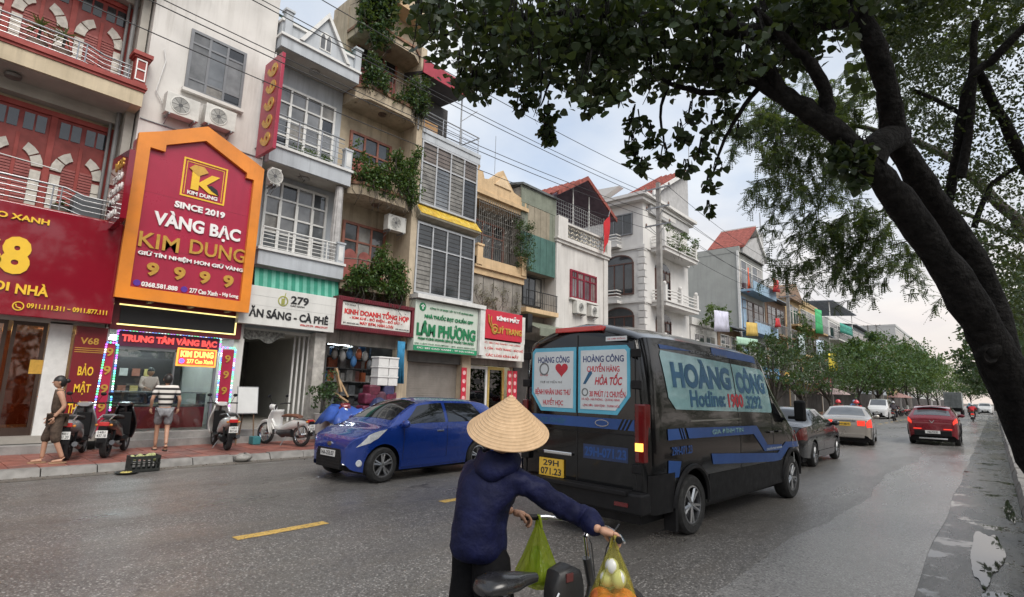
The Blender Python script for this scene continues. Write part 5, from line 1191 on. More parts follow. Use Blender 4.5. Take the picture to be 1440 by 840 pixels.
# ================================================================== vegetation
def at(px, py, depth):
    """photo pixel and distance along the lens axis to a place in the street"""
    q = Vector(((px-720)/762.1*depth, (py-420)/762.1*depth, depth))
    return _cx*q.x - _cy*q.y - _cz*q.z + V(0, 0, 1.7)
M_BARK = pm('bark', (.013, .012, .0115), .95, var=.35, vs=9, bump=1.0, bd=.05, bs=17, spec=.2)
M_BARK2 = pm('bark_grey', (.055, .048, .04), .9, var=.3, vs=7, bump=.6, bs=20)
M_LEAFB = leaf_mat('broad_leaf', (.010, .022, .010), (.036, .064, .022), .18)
M_LEAFF = leaf_mat('fern_leaf', (.016, .038, .014), (.050, .090, .032), .30)
M_LEAFS = leaf_mat('street_leaf', (.018, .050, .014), (.060, .125, .034), .25)
M_LEAFD = leaf_mat('street_leaf_dark', (.012, .034, .012), (.036, .080, .026), .22)
M_LEAFL = leaf_mat('street_leaf_light', (.035, .080, .018), (.11, .18, .04), .30)
M_IVY = leaf_mat('ivy_leaf', (.020, .055, .014), (.085, .15, .035), .25)
M_IVYD = leaf_mat('vine_leaf', (.014, .038, .014), (.050, .10, .035), .25)
HEART = [(0, 0), (.42, .10), (.50, .42), (.28, .78), (0, 1.06), (-.28, .78), (-.50, .42), (-.42, .10)]
OVAL = [(0, 0), (.24, .3), (.22, .68), (0, 1.0), (-.22, .68), (-.24, .3)]
def rdir(rr, zb=0.0):
    a = rr.uniform(0, 6.283); z = max(-1, min(1, rr.uniform(-1, 1) + zb)); s = math.sqrt(max(0, 1-z*z)); return V(s*math.cos(a), s*math.sin(a), z)
def leaf(mb, p, size, rr, shape=HEART, droop=.5, nrm=None):
    d = rdir(rr); d.z -= droop; d.normalize()
    n = nrm or rdir(rr, .8); s = d.cross(n); s = s.normalized() if s.length > .05 else d.orthogonal().normalized(); n = s.cross(d)
    vs = []
    for (a, b) in shape: vs.append(p + d*(b*size) + s*(a*size) - n*(abs(a)*size*.22))
    mb.add(vs, [tuple(range(len(shape)))])
def clump(mb, c, r, n, size, rr, shape=HEART, flat=.75, droop=.5, tw=None):
    c = Vector(c)
    if tw:
        for _ in range(4):
            d = rdir(rr)*r; tw.tube([c+V(0, 0, r*1.2)+d*.2, c+d*.5, c+d*1.05], [.009, .006, .003], 4, False)
    for _ in range(n):
        q = rdir(rr) * r * rr.uniform(.25, 1)**.6; q.z *= flat
        leaf(mb, c+q, size*rr.uniform(.65, 1.2), rr, shape, droop)
def limb(mb, pts, r0, r1, n=8, jit=0, rr=None):
    pts = [Vector(p) for p in pts]
    # subdivide with Catmull-Rom for smooth bends
    out_ = []
    for i in range(len(pts)-1):
        a = pts[max(i-1, 0)]; b = pts[i]; c = pts[i+1]; d = pts[min(i+2, len(pts)-1)]
        for k in range(5):
            u = k/5; out_.append(.5*((2*b) + (c-a)*u + (2*a-5*b+4*c-d)*u*u + (3*b-a-3*c+d)*u**3))
    out_.append(pts[-1])
    m = len(out_)
    if jit and rr: out_ = [p + V(rr.gauss(0, jit), rr.gauss(0, jit), rr.gauss(0, jit)) if 0 < i < m-1 else p for i, p in enumerate(out_)]
    rs = [r0 + (r1-r0)*(i/(m-1)) for i in range(m)]
    if jit and rr: rs = [r*(1 + .06*math.sin(i*.9) + .04*math.sin(i*2.1)) for i, r in enumerate(rs)]
    mb.tube(out_, rs, n)
    return out_
# ---- the big leaning tree on the right pavement
rr = random.Random(42)
big = thing('street_tree', 'big dark leaning tree with heart-shaped leaves on the right pavement', 'tree', (.85, 9.7, .14))
tr = MB()
limb(tr, [(.92, 9.85, .0), (.72, 9.6, .5), at(1462, 640, 6.6), at(1418, 535, 6.5), at(1378, 455, 6.4), at(1330, 375, 6.3), at(1270, 290, 6.15), at(1222, 232, 6.0), at(1165, 178, 5.9), at(1105, 138, 5.9), at(1040, 100, 6.0), at(965, 70, 6.2), at(880, 52, 6.5)], .28, .035, 18, .007, rr)
limb(tr, [at(1418, 535, 6.5), at(1392, 420, 6.75), at(1345, 330, 6.75), at(1300, 262, 6.55), at(1262, 200, 6.35), at(1250, 140, 6.2), at(1232, 70, 6.1), at(1205, 0, 6.1), at(1180, -90, 6.2), at(1130, -220, 6.3)], .165, .085, 16, .007, rr)
limb(tr, [at(1222, 232, 6.0), at(1235, 205, 6.1), at(1262, 190, 6.35)], .16, .15, 10)
limb(tr, [at(1200, 20, 6.1), at(1120, 40, 6.0), at(1040, 42, 5.9), at(950, 30, 5.9), at(840, 20, 6.0), at(720, 25, 6.2), at(620, 50, 6.4)], .11, .02, 8, .01, rr)
limb(tr, [at(1205, 0, 6.1), at(1260, -60, 6.0), at(1330, -120, 5.8)], .10, .05, 8)
limb(tr, [at(1105, 138, 5.9), at(1075, 80, 5.7), at(1030, 30, 5.5), at(990, -40, 5.3)], .07, .02, 8, .008, rr)
limb(tr, [at(1165, 178, 5.9), at(1160, 130, 5.8), at(1140, 90, 5.7), at(1110, 60, 5.6), at(1060, 10, 5.4)], .085, .03, 8, .008, rr)
limb(tr, [at(1050, 105, 6.0), at(1010, 130, 6.1), at(950, 120, 6.2), at(905, 95, 6.3)], .05, .015, 6, .006, rr)
limb(tr, [at(1070, 118, 6.0), at(1030, 175, 6.1), at(1010, 220, 6.2), at(998, 270, 6.3)], .03, .008, 6, .006, rr)
limb(tr, [at(960, 75, 6.2), at(930, 150, 6.3), at(935, 210, 6.4)], .03, .008, 6, .006, rr)
limb(tr, [at(900, 55, 6.4), at(860, 110, 6.5), at(835, 150, 6.6)], .03, .008, 6, .006, rr)
limb(tr, [at(840, 22, 6.0), at(790, 80, 6.2), at(760, 150, 6.3)], .035, .008, 6, .006, rr)
limb(tr, [at(740, 25, 6.2), at(690, 70, 6.3), at(655, 110, 6.4)], .03, .008, 6, .006, rr)
tr.ball(at(1392, 490, 6.34), .12, .11, .13, 10, 8)
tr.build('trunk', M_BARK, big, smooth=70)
for (px, py, dp) in ((1394, 500, 6.26),):
    c = at(px, py, dp); m = Matrix.Translation(c) @ (_cz).to_track_quat('Z', 'Y').to_matrix().to_4x4()
    MB().lathe([(.0, -.02), (.05, -.03), (.085, .0), (.10, -.008), (.12, -.05)], m, 14, False).build('knot', M_BARK, big, smooth=60)
lf = MB(); tr2 = MB()
POLY = [(562,-30),(585,32),(632,70),(640,112),(668,128),(700,105),(735,128),(790,120),(835,135),(870,105),(925,120),(965,108),(1010,130),(1050,110),(1105,112),(1150,60),(1210,40),(1300,30),(1380,20),(1450,20),(1450,-30)]
def inside(x, y, P):
    c = False; j = len(P)-1
    for i in range(len(P)):
        if (P[i][1] > y) != (P[j][1] > y) and x < (P[j][0]-P[i][0])*(y-P[i][1])/(P[j][1]-P[i][1]) + P[i][0]: c = not c
        j = i
    return c
k = 0
while k < 190:
    x = rr.uniform(560, 1240 if rr.random() < .92 else 1440); y = rr.uniform(-30, 150)
    if not inside(x, y, POLY): continue
    k += 1
    clump(lf, at(x, y, rr.uniform(5.2, 7.6)), rr.uniform(.16, .38), rr.randint(30, 52), .092, rr, tw=tr2)
for (x, y, r, n) in [(652,118,.16,26),(672,112,.14,20),(742,140,.15,20),(772,165,.16,26),(768,188,.12,18),(775,198,.08,9),(730,150,.1,10),(830,150,.14,18),(845,120,.18,26),(895,175,.18,30),(888,205,.12,18),(893,228,.10,14),(915,196,.14,22),(935,222,.13,20),(905,236,.10,12),(955,190,.14,20),(975,165,.15,20),(990,212,.14,18),(1002,185,.12,14),(998,262,.10,12),(996,290,.06,6),(1010,235,.10,10),(1020,160,.14,16),(1040,185,.10,8),(965,238,.10,10),(870,135,.14,16),(600,45,.2,26),(620,80,.16,18),(1000,300,.04,4),
    (1195,232,.19,60),(1215,215,.15,34),(1180,215,.13,30),(1205,258,.11,24),(700,118,.12,12),(810,128,.12,14)]:
    clump(lf, at(x, y, 6.15 if x < 1100 else 5.75), r, int(n*1.6), .090, rr, tw=tr2)
for k in range(200):      # unseen rest of the crown, filled in with big leaves to shade the trunk
    p = V(rr.uniform(-1.5, 6.5), rr.uniform(2.0, 14), 0); p.z = 6.6 + 2.8*(1-((p.x+0)/6)**2) + rr.uniform(-.7, .9)
    if p.y < 3.5: p.z += 1.2
    clump(lf, p, rr.uniform(.45, .85), 42, .21, rr)
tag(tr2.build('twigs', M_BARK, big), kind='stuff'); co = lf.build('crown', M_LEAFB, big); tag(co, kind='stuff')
# ---- feathery trees behind it: pinnate leaves
def pinnate(mb, p, d, L, rr, pairs=7, ll=.062, lw=.019):
    d = d.normalized(); s = d.cross(V(0,0,1)); s = s.normalized() if s.length > .05 else V(1,0,0); up = s.cross(d)
    for i in range(pairs):
        q = p + d*(L*(i+.7)/pairs) - V(0, 0, .25*L*((i+.7)/pairs)**2)
        for sg in (-1, 1):
            e = (s*sg + d*.45 - up*rr.uniform(.0, .5)).normalized(); nn = e.cross(up); nn = nn.normalized() if nn.length > .05 else d
            mb.add([q, q+e*ll*.5+nn*lw, q+e*ll, q+e*ll*.5-nn*lw], [(0,1,2,3)])
def feather_spray(mb, tw, p, d, L, rr, dens=9):
    """a hanging twig with pinnate leaves along it"""
    pts = [Vector(p)]; dd = Vector(d).normalized()
    for i in range(6):
        dd = (dd + V(rr.gauss(0,.12), rr.gauss(0,.12), -.16)).normalized(); pts.append(pts[-1] + dd*(L/6))
    tw.tube(pts, [.010*(1-i/7)+.003 for i in range(7)], 4, False)
    for i in range(1, 7):
        for k in range(dens//3):
            q = pts[i-1].lerp(pts[i], rr.random()); pinnate(mb, q, rdir(rr, -.2)+dd*.5, rr.uniform(.18, .32), rr)
fe = thing('street_tree', 'feathery small-leaved tree drooping over the road behind the leaning trunk', 'tree', (2.6, 21, .14))
tw = MB(); lf = MB(); rr = random.Random(77)
limb(tw, [(2.6, 21, 0), (2.5, 20.8, 1.5), (2.0, 20.2, 3.6), (1.2, 19.4, 5.8), (.2, 18.6, 7.6), (-1.0, 17.8, 8.8), (-2.4, 17.0, 9.4)], .26, .05, 10, .02, rr)
limb(tw, [(1.2, 19.4, 5.8), (-.4, 19.8, 7.2), (-2.0, 20.2, 7.7), (-3.6, 20.4, 7.4), (-4.8, 20.6, 6.8)], .07, .012, 7, .02, rr)
limb(tw, [(1.6, 19.8, 4.8), (.4, 18.8, 5.8), (-.9, 18.0, 6.1), (-2.0, 17.6, 5.8)], .05, .010, 7, .02, rr)
limb(tw, [(2.0, 20.2, 3.6), (3.0, 19.6, 6.0), (3.6, 19.0, 8.4), (4.2, 18.2, 10.0)], .14, .03, 7, .02, rr)
FREG = [(1085, 195, 15, 1.0), (1120, 230, 15.5, 1.0), (1150, 200, 15.5, .9), (1110, 270, 15.5, .8), (1165, 160, 15, .9), (1060, 175, 15, .7), (1180, 120, 15, .9), (1130, 150, 15, .9), (1140, 300, 16, .55), (1170, 260, 16, .6), (1080, 140, 15, .7), (1200, 315, 15.5, .8), (1230, 350, 15.5, .8), (1170, 350, 15.5, .8), (1130, 345, 15.5, .6), (1210, 375, 15.5, .6), (1255, 320, 15.5, .5), (1240, 390, 15.5, .45), (1270, 360, 15.5, .35), (1110, 365, 15.5, .35), (1200, 300, 15.5, .5), (1290, 130, 14, .7), (1330, 60, 14, .8)]
for (x, y, dp, wt) in FREG:
    for k in range(int(25*wt)):
        p = at(x+rr.gauss(0, 26), y+rr.gauss(0, 20), dp+rr.gauss(0, .7))
        feather_spray(lf, tw, p, V(rr.gauss(-.2, .6), rr.gauss(0, .6), rr.gauss(-.15, .3)), rr.uniform(.5, 1.0), rr, 9)
tw.build('trunk', M_BARK2, fe, smooth=60)
tag(lf.build('crown', M_LEAFF, fe), kind='stuff')
fe2 = thing('street_tree', 'dense fine-leaved tree filling the upper right corner behind the trunks', 'tree', (3.6, 13.5, .14))
tw = MB(); lf = MB(); rr = random.Random(78)
limb(tw, [(3.6, 13.5, 0), (3.4, 13.4, 2), (2.9, 13.2, 4), (2.3, 13.0, 6), (2.0, 12.8, 8.5), (2.2, 12.4, 11)], .24, .06, 10, .02, rr)
limb(tw, [at(1352, 250, 9), at(1362, 180, 9), at(1368, 110, 9), at(1372, 30, 9)], .07, .05, 8, .01, rr)
limb(tw, [at(1330, 300, 9.5), at(1345, 220, 9.2), at(1362, 120, 9), at(1400, 80, 8.8), at(1450, 30, 8.6)], .08, .06, 8, .01, rr)
limb(tw, [at(1460, 260, 9.5), at(1410, 170, 9.2), at(1372, 95, 9)], .11, .06, 8, .01, rr)
limb(tw, [at(1280, 125, 9.5), at(1325, 145, 9.3), at(1358, 165, 9.2)], .03, .04, 6)
limb(tw, [at(1370, 320, 9.5), at(1395, 260, 9.5), at(1450, 225, 9.4)], .05, .04, 6, .01, rr)
for k in range(420):
    x = rr.uniform(1245, 1450); y = rr.uniform(-30, 470)
    if y > 160 and x < 1270 + (y-160)*.42: continue
    if y < 150 and rr.random() < .2: continue
    clump(lf, at(x, y, rr.uniform(9, 13)), rr.uniform(.35, .6), 66, .080, rr, OVAL, .8, .3)
tw.build('trunk', M_BARK, fe2, smooth=60)
tag(lf.build('crown', M_LEAFB, fe2), kind='stuff')
# ---- street trees: trunk with limbs, clumped crown
def street_tree(x, y, h, r, label, lm, seed, group, trunk_h=2.4, white=False, n=70, ls=.26, name='street_tree'):
    rr = random.Random(seed); t = thing(name, label, 'tree', (x, y, .12), 0, group)
    tk = MB(); lf = MB(); cz = (h+trunk_h)/2 + .2; rz = (h-trunk_h)/2
    tk.tube([(x, y, .1), (x+.06, y, trunk_h*.5), (x+rr.uniform(-.2,.2), y+rr.uniform(-.2,.2), trunk_h), (x, y, cz)], [.17, .14, .11, .06], 8)
    cl = []
    for k in range(n):
        d = rdir(rr, .15); q = V(d.x*r, d.y*r, d.z*rz) * (rr.uniform(.35, 1.12)**.7); cl.append(V(x, y, cz)+q)
    for k in range(9):
        e = cl[rr.randrange(n)]; tk.tube([(x, y, trunk_h*rr.uniform(.85, 1.05)), ((x+e.x)/2, (y+e.y)/2, (trunk_h+e.z)/2 + .15), e], [.07, .045, .015], 5)
    tk.build('trunk', M_BARK2, t, smooth=60)
    if white: MB().tube([(x, y, .1), (x+.03, y, 1.1)], [.19, .165], 8, False).build('whitewash', M_WHITEF, t, smooth=60)
    for c in cl:
        cr = rr.uniform(.16, .46)*r*.6
        clump(lf, c, cr, 34, ls*rr.uniform(.8, 1.2), rr, OVAL, .6, .2)
    tag(lf.build('crown', lm, t), kind='stuff')
    return t
GT = 'street trees on the left pavement'
TL = [(-11.9, 42.5, 6.0, 2.9, 'dark round street tree right behind the van windscreen', M_LEAFD, 1), (-11.6, 49.0, 6.6, 3.3, 'dark street tree at the foot of the second utility pole', M_LEAFD, 2), (-11.4, 58, 6.4, 3.4, 'street tree in front of the yellow advertising panel', M_LEAFS, 3), (-11.0, 70, 7.8, 4.3, 'broad street tree over the parked white minivan', M_LEAFS, 4), (-10.6, 80, 9.4, 5.2, 'tall spreading street tree left of the twin pole', M_LEAFS, 5), (-10.3, 90, 10.2, 5.8, 'widest layered street tree in front of the twin pole', M_LEAFS, 6), (-10.0, 103, 10.0, 5.6, 'green layered street tree above the parked motorbikes', M_LEAFS, 7), (-9.6, 116, 10.4, 5.8, 'bright lime street tree beyond the red crossover', M_LEAFL, 8), (-9.4, 131, 10.2, 5.8, 'lime street tree left of the grey truck', M_LEAFL, 9), (-9.2, 150, 10, 6, 'far street tree above the grey truck', M_LEAFS, 10), (-9, 175, 10, 6.5, 'farthest dark tree on the left pavement', M_LEAFD, 11)]
for (x, y, h, r, lab, lm, sd) in TL: street_tree(x, y, h, r, lab, lm, sd, GT, 1.5 if y < 65 else 2.2, 75 < y < 130, 95 if y < 65 else 120, .20 if y < 65 else .34)
GR = 'street trees on the right pavement'
TR = [(3.0, 30, 9.5, 3.4, 'leafy tree behind the trunk on the right pavement, nearest', M_LEAFD, 21), (2.6, 40, 9.5, 3.4, 'leafy right pavement tree above the green bins', M_LEAFD, 22), (2.4, 55, 9, 4.0, 'right pavement tree past the green bins', M_LEAFD, 23), (2.0, 72, 9.5, 4.4, 'right pavement tree above the white pickup', M_LEAFD, 24), (1.8, 95, 10, 5.0, 'right pavement tree beyond the white pickup', M_LEAFD, 25), (1.0, 125, 10.5, 5.6, 'far dark tree where the street vanishes, right side', M_LEAFD, 26), (0, 165, 11, 6.5, 'hazy tree crown closing the street end', M_LEAFD, 27), (-5, 210, 9.5, 6, 'last tree crown in the middle of the vista', M_LEAFD, 28)]
for (x, y, h, r, lab, lm, sd) in TR: street_tree(x, y, h, r, lab, lm, sd, GR, 2.6, False, 80 if y < 50 else 120, .30 if y < 60 else .42)
# ---- climbing plants on the beige house
def ivy(label, x0, x1, y0, y1, z0, z1, n, seed, lm=None, size=.11, name='climbing_plant', dens=26, keep=None, stems=True):
    rr = random.Random(seed); t = thing(name, label, 'plant', ((x0+x1)/2, (y0+y1)/2, z0), 0, 'climbing plants on the beige house' if name == 'climbing_plant' else None)
    lf = MB(); st = MB()
    for k in range(n):
        for _ in range(20):
            p = V(rr.uniform(x0, x1), rr.uniform(y0, y1), z0 + (z1-z0)*rr.random()**1.1)
            if keep is None or keep(p, rr): break
        clump(lf, p, rr.uniform(.10, .24), dens, size, rr, OVAL, .85, .5)
        if stems and k % 3 == 0: st.tube([p, p+V(rr.gauss(0,.1), rr.gauss(0,.1), -.35), p+V(rr.gauss(0,.15), rr.gauss(0,.15), -.7)], .008, 4)
    lo = lf.build('foliage', lm or M_IVY, t); tag(lo, kind='stuff')
    st.build('stems', M_BARK2, t)
ivy('climbing plant spilling over the lowest beige balcony', -15.35, -14.85, 9.2, 11.5, 4.75, 6.5, 240, 1, keep=lambda p, q: p.z < 5.75 + .45*math.sin(p.y*3.1) + .25*math.sin(p.y*8))
ivy('thick climbing plant on the middle beige balcony', -15.35, -14.9, 9.4, 11.7, 8.2, 10.3, 230, 2, keep=lambda p, q: p.z < 8.7 + (p.y-9.2)*.62 + .25*math.sin(p.y*6) )
ivy('thin brown-green creeper at the left of the middle beige balcony', -15.5, -15.2, 9.1, 9.7, 8.4, 9.9, 20, 3)
ivy('dark vine covering the top beige balcony', -15.4, -14.95, 9.3, 12.0, 11.8, 13.6, 190, 4, M_IVYD, .12, keep=lambda p, q: p.z < 12.6 + .5*math.sin(p.y*2.2) + (.5 if p.y > 11 else 0))
ivy('large dark vine hanging down from the beige rooftop', -15.5, -14.9, 8.95, 10.3, 13.2, 17.0, 190, 5, M_IVYD, .16, keep=lambda p, q: p.z > 13.4 + .9*abs(p.y-9.6))
ivy('small potted greenery on the upper blue-grey balcony', -15.5, -15.35, 7.1, 8.4, 8.62, 8.95, 24, 6, size=.07, name='balcony_plant')
ivy('leafy shrub growing on the peach caged balcony', -15.3, -14.95, 17.3, 18.5, 7.0, 9.2, 60, 7, M_IVYD, .09, name='balcony_plant')
ivy('dry grey creeper on the bare wall below the caged balcony', -15.45, -15.35, 15.3, 17.9, 5.0, 6.0, 40, 8, leaf_mat('dry_leaf', (.10, .10, .06), (.22, .20, .13), .1), .07, name='balcony_plant')
ivy('potted shrubs on the villa top balcony', -14.8, -14.4, 31.0, 35.6, 10.9, 12.3, 60, 9, M_IVY, .13, name='balcony_plant')
ivy('green bush on the low shop parapet past the villa', -15.2, -14.3, 37.2, 41.5, 6.6, 8.2, 70, 10, M_LEAFL, .16, name='balcony_plant')
ivy('green bush at the foot of the lilac banner', -14.4, -13.8, 40.5, 47, 4.3, 6.0, 70, 11, M_IVY, .16, name='balcony_plant')
ivy('shrubs on the tan house balcony', -14.7, -14.2, 61, 66, 8.0, 10.4, 60, 12, M_IVY, .2, name='balcony_plant')
# spiky potted plants on the red-doored balcony
for (y, x, z, lab) in ((1.18, -15.75, 8.92, 'spiky potted plant behind the upper steel rail, left one'), (1.62, -15.7, 8.92, 'spiky potted plant behind the upper steel rail, right one'), (2.1, -15.8, 5.25, 'low green potted plant behind the lower steel rail')):
    t = thing('potted_plant', lab, 'plant', (x, y, z), 0, 'potted plants on the red-doored balconies')
    MB().lathe([(.13, 0), (.18, .3), (.2, .32), (.17, .32), (.0, .28)], Matrix.Translation((x, y, z)), 14, False).build('pot', pm('pot_grey', (.30, .27, .22), .8), t, smooth=40)
    MB().tube([(x, y, z+.3), (x, y+.02, z+.75 if z > 6 else z+.4)], .03, 6).build('stem', M_BARK2, t)
    lf = MB(); rr = random.Random(int(y*100)); top = V(x, y, z+.72 if z > 6 else z+.38)
    for k in range(46):
        d = rdir(rr, .35); L = rr.uniform(.25, .42) if z > 6 else .22; s = d.cross(V(0,0,1)).normalized()*.018
        lf.add([top+s, top+d*L*.6+s*.9-V(0,0,.02), top+d*L-V(0,0,.10), top+d*L*.6-s*.9-V(0,0,.02), top-s], [(0,1,2,3,4)])
    lf.build('leaves', leaf_mat('spiky_leaf', (.05, .075, .03), (.16, .17, .07), .2), t)
# potted bush by the cafe
t = thing('potted_plant', 'bushy green plant in a white pot outside the cafe', 'plant', (-14.75, 8.55, .3))
MB().lathe([(.18, 0), (.24, .55), (.27, .58), (.22, .58), (.0, .5)], Matrix.Translation((-14.75, 8.55, .29)), 16, False).build('pot', M_WHITEF, t, smooth=40)
lf = MB(); rr = random.Random(61)
for k in range(46): clump(lf, V(-14.75, 8.55, 1.45) + V(rr.gauss(0,.22), rr.gauss(0,.22), rr.gauss(0,.28)), .13, 14, .10, rr, OVAL, .8, .3)
tag(lf.build('foliage', M_IVYD, t), kind='stuff'); MB().tube([(-14.75, 8.55, .8), (-14.75, 8.55, 1.5)], .03, 6).build('stem', M_BARK2, t)

# unseen leaf row beyond the right pavement, added to darken reflections in the van
hd = MB(); rr = random.Random(91)
for k in range(760):
    y = -14 + 170*rr.random()**1.5; clump(hd, V(rr.uniform(7.6, 9.6), y, rr.uniform(.3, 5.4 + .8*math.sin(y*.4))), rr.uniform(.6, .95), 26, .42, rr, OVAL, .9, .2)
tag(hd.build('added_hedge', M_LEAFD), 'tall dark leaf row added out of view behind the right pavement to darken reflections', 'added_hedge', kind='stuff')
# ================================================================== vehicles
def pchip(keys):
    xs = [k[0] for k in keys]; ys = [k[1] for k in keys]; n = len(xs)
    d = [(ys[i+1]-ys[i])/(xs[i+1]-xs[i]) for i in range(n-1)]
    m = [d[0]] + [0 if d[i-1]*d[i] <= 0 else 2*d[i-1]*d[i]/(d[i-1]+d[i]) for i in range(1, n-1)] + [d[-1]]
    def f(x):
        if x <= xs[0]: return ys[0]
        if x >= xs[-1]: return ys[-1]
        for i in range(n-1):
            if x <= xs[i+1]:
                h = xs[i+1]-xs[i]; t = (x-xs[i])/h
                return (2*t**3-3*t*t+1)*ys[i] + (t**3-2*t*t+t)*h*m[i] + (-2*t**3+3*t*t)*ys[i+1] + (t**3-t*t)*h*m[i+1]
    return f
class Body:
    """lofted vehicle body: +Y forward, +X right; section levels 0 sill, 1 widest, 2 shoulder, 3 roof edge, 4 centre line"""
    VS = [0, .5, 1, 1.5, 2, 2.25, 2.5, 2.75, 3, 3.15, 3.35, 3.6, 4]
    def __init__(s, y0, y1, wheels, ra, zc, **k):
        s.y0, s.y1, s.wh, s.ra, s.zc = y0, y1, wheels, ra, zc
        s.f = {n: pchip(v) for n, v in k.items()}
    def sec(s, y, flare=True):
        g = {n: f(y) for n, f in s.f.items()}
        zb = g['zb']
        for yc in s.wh:
            if abs(y-yc) < s.ra: zb = max(zb, s.zc + math.sqrt(max(0, s.ra**2-(y-yc)**2)))
        zm = max(g['zm'], zb+.012); zs = max(g['zs'], zm+.01)
        return [(g['wb'] + (g['wm']-g['wb'])*min(1, (zb-g['zb'])/max(.05, g['zm']-g['zb'])), zb), (g['wm'], zm), (g['ws'], zs), (g['wr'], g['zr']), (0, g['zt'])]
    def P(s, y, v, side=1):
        q = s.sec(y); i = min(int(v), 3); u = v-i; a, b = q[i], q[i+1]
        if i == 3: x = a[0]*(1-u); z = a[1] + (b[1]-a[1])*(1-(1-u)**2)
        else:
            x = a[0]+(b[0]-a[0])*u; z = a[1]+(b[1]-a[1])*u
            if i == 1: x += .012*math.sin(math.pi*u)
            if i == 2: x += .02*math.sin(math.pi*u)
        return V(x*side, y, z)
    def nrm(s, y, v, side=1):
        e = .01; a = s.P(min(y+e, s.y1), v, side)-s.P(max(y-e, s.y0), v, side); b = s.P(y, min(v+.02, 4), side)-s.P(y, max(v-.02, 0), side)
        n = a.cross(b)*side; n = n.normalized() if n.length > 1e-9 else V(side, 0, 0)
        if n.dot(V(side*.6, 0, .5)) < 0: n = -n
        return n
    def stations(s, n=64):
        ys = {round(s.y0 + (s.y1-s.y0)*i/n, 4) for i in range(n+1)}
        for e in (.015, .03, .06, .1): ys.add(round(s.y0+e, 4)); ys.add(round(s.y1-e, 4))
        for yc in s.wh:
            for k in range(17): ys.add(round(yc + s.ra*.9999*math.cos(math.pi*k/16), 4))
        return sorted(ys)
    def build(s, parent, mat, name='body'):
        mb = MB(); ys = s.stations()
        rows = []
        for y in ys: rows.append([s.P(y, v, 1) for v in s.VS] + [s.P(y, v, -1) for v in reversed(s.VS[:-1])])
        mb.grid(rows)
        m = len(s.VS)
        for r, fl in ((rows[0], 1), (rows[-1], -1)):
            k = len(mb.v); mb.v += [tuple(p) for p in r]; L = len(r)
            for i in range(m-1):
                f = (k+i, k+i+1, k+L-2-i, k+L-1-i)
                if i == m-2: f = (k+i, k+i+1, k+L-1-i)
                mb.f.append(f if fl > 0 else tuple(reversed(f)))
        return mb.build(name, mat, parent, smooth=38, local=True, weld=True)
    def patch(s, parent, name, mat, y0, y1, v0, v1, side=1, off=.004, ny=14, nv=6, smooth=50):
        """surface panel following the body; y0,y1 may be (at v0, at v1) pairs; side 0 spans both sides over the centre line"""
        y0 = y0 if isinstance(y0, tuple) else (y0, y0); y1 = y1 if isinstance(y1, tuple) else (y1, y1)
        rows = []
        for i in range(ny+1):
            row = []
            sides = [side] if side else [1]
            for j in range(nv+1):
                u = j/nv; v = v0+(v1-v0)*u; ya = y0[0]+(y0[1]-y0[0])*u; yb = y1[0]+(y1[1]-y1[0])*u; y = ya+(yb-ya)*i/ny
                sd = side or 1
                row.append(s.P(y, v, sd) + s.nrm(y, v, sd)*off)
            if not side: row = row + [V(-p.x, p.y, p.z) for p in reversed(row[:-1])]
            rows.append(row)
        return MB().grid(rows).build(name, mat, parent, smooth=smooth, local=True)
    def surf_x(s, y, z):
        lo, hi = 0.0, 3.0
        for _ in range(24):
            m = (lo+hi)/2
            if s.P(y, m).z < z: lo = m
            else: hi = m
        return s.P(y, lo).x
    def decal(s, o, side=1, off=.006):
        """bend a flat side decal onto the body flank"""
        for v in o.data.vertices:
            c = v.co + o.location; v.co = V(side*(s.surf_x(c.y, c.z)+off+abs(v.co.x)), c.y, c.z)
        o.location = (0, 0, 0); o.data.update(); return o
M_TYRE = pm('tyre_rubber', (.022, .022, .022), .8, var=.2, vs=12, bump=.3, bs=60, space='O')
M_ALLOY = pm('alloy_rim', (.42, .43, .44), .3, .9, var=.08, space='O'); M_ALLOYD = pm('dark_rim', (.10, .10, .105), .35, .8, var=.1, space='O')
M_CARGLASS = pm('tinted_car_glass', (.012, .013, .015), .04, var=.1, spec=.9, space='O')
M_CARGLASS2 = pm('clear_car_glass', (.09, .10, .11), .05, var=.1, spec=.9, space='O')
M_PLAST = pm('black_plastic', (.008, .008, .009), .5, spec=.25, var=.12, vs=8, space='O')
M_CHROME = pm('chrome', (.68, .68, .68), .12, 1.0, var=.05, space='O')
M_PLATEW = pm('plate_white', (.68, .68, .66), .4, var=.04); M_PLATEY = pm('plate_yellow', (.72, .45, .05), .4, var=.05)
M_LAMPR = pm('lamp_red', (.11, .005, .006), .12, var=.08, coat=.6, space='O')
M_LAMPRL = pm('lamp_red_lit', (.5, .02, .02), .2, emit=(1, .06, .03), es=.45)
M_LAMPA = pm('lamp_amber_lit', (.9, .45, .08), .2, emit=(1.0, .45, .08), es=1.1)
M_LAMPC = pm('lamp_clear', (.62, .64, .66), .08, .2, var=.12, vs=20, coat=.6, space='O')
M_SHADOWGAP = pm('panel_gap', (.008, .008, .008), .7)
def paint(name, c, metal=.35, rough=.28):
    return pm(name, c, rough, metal, var=.04, vs=3, coat=.9, space='O')
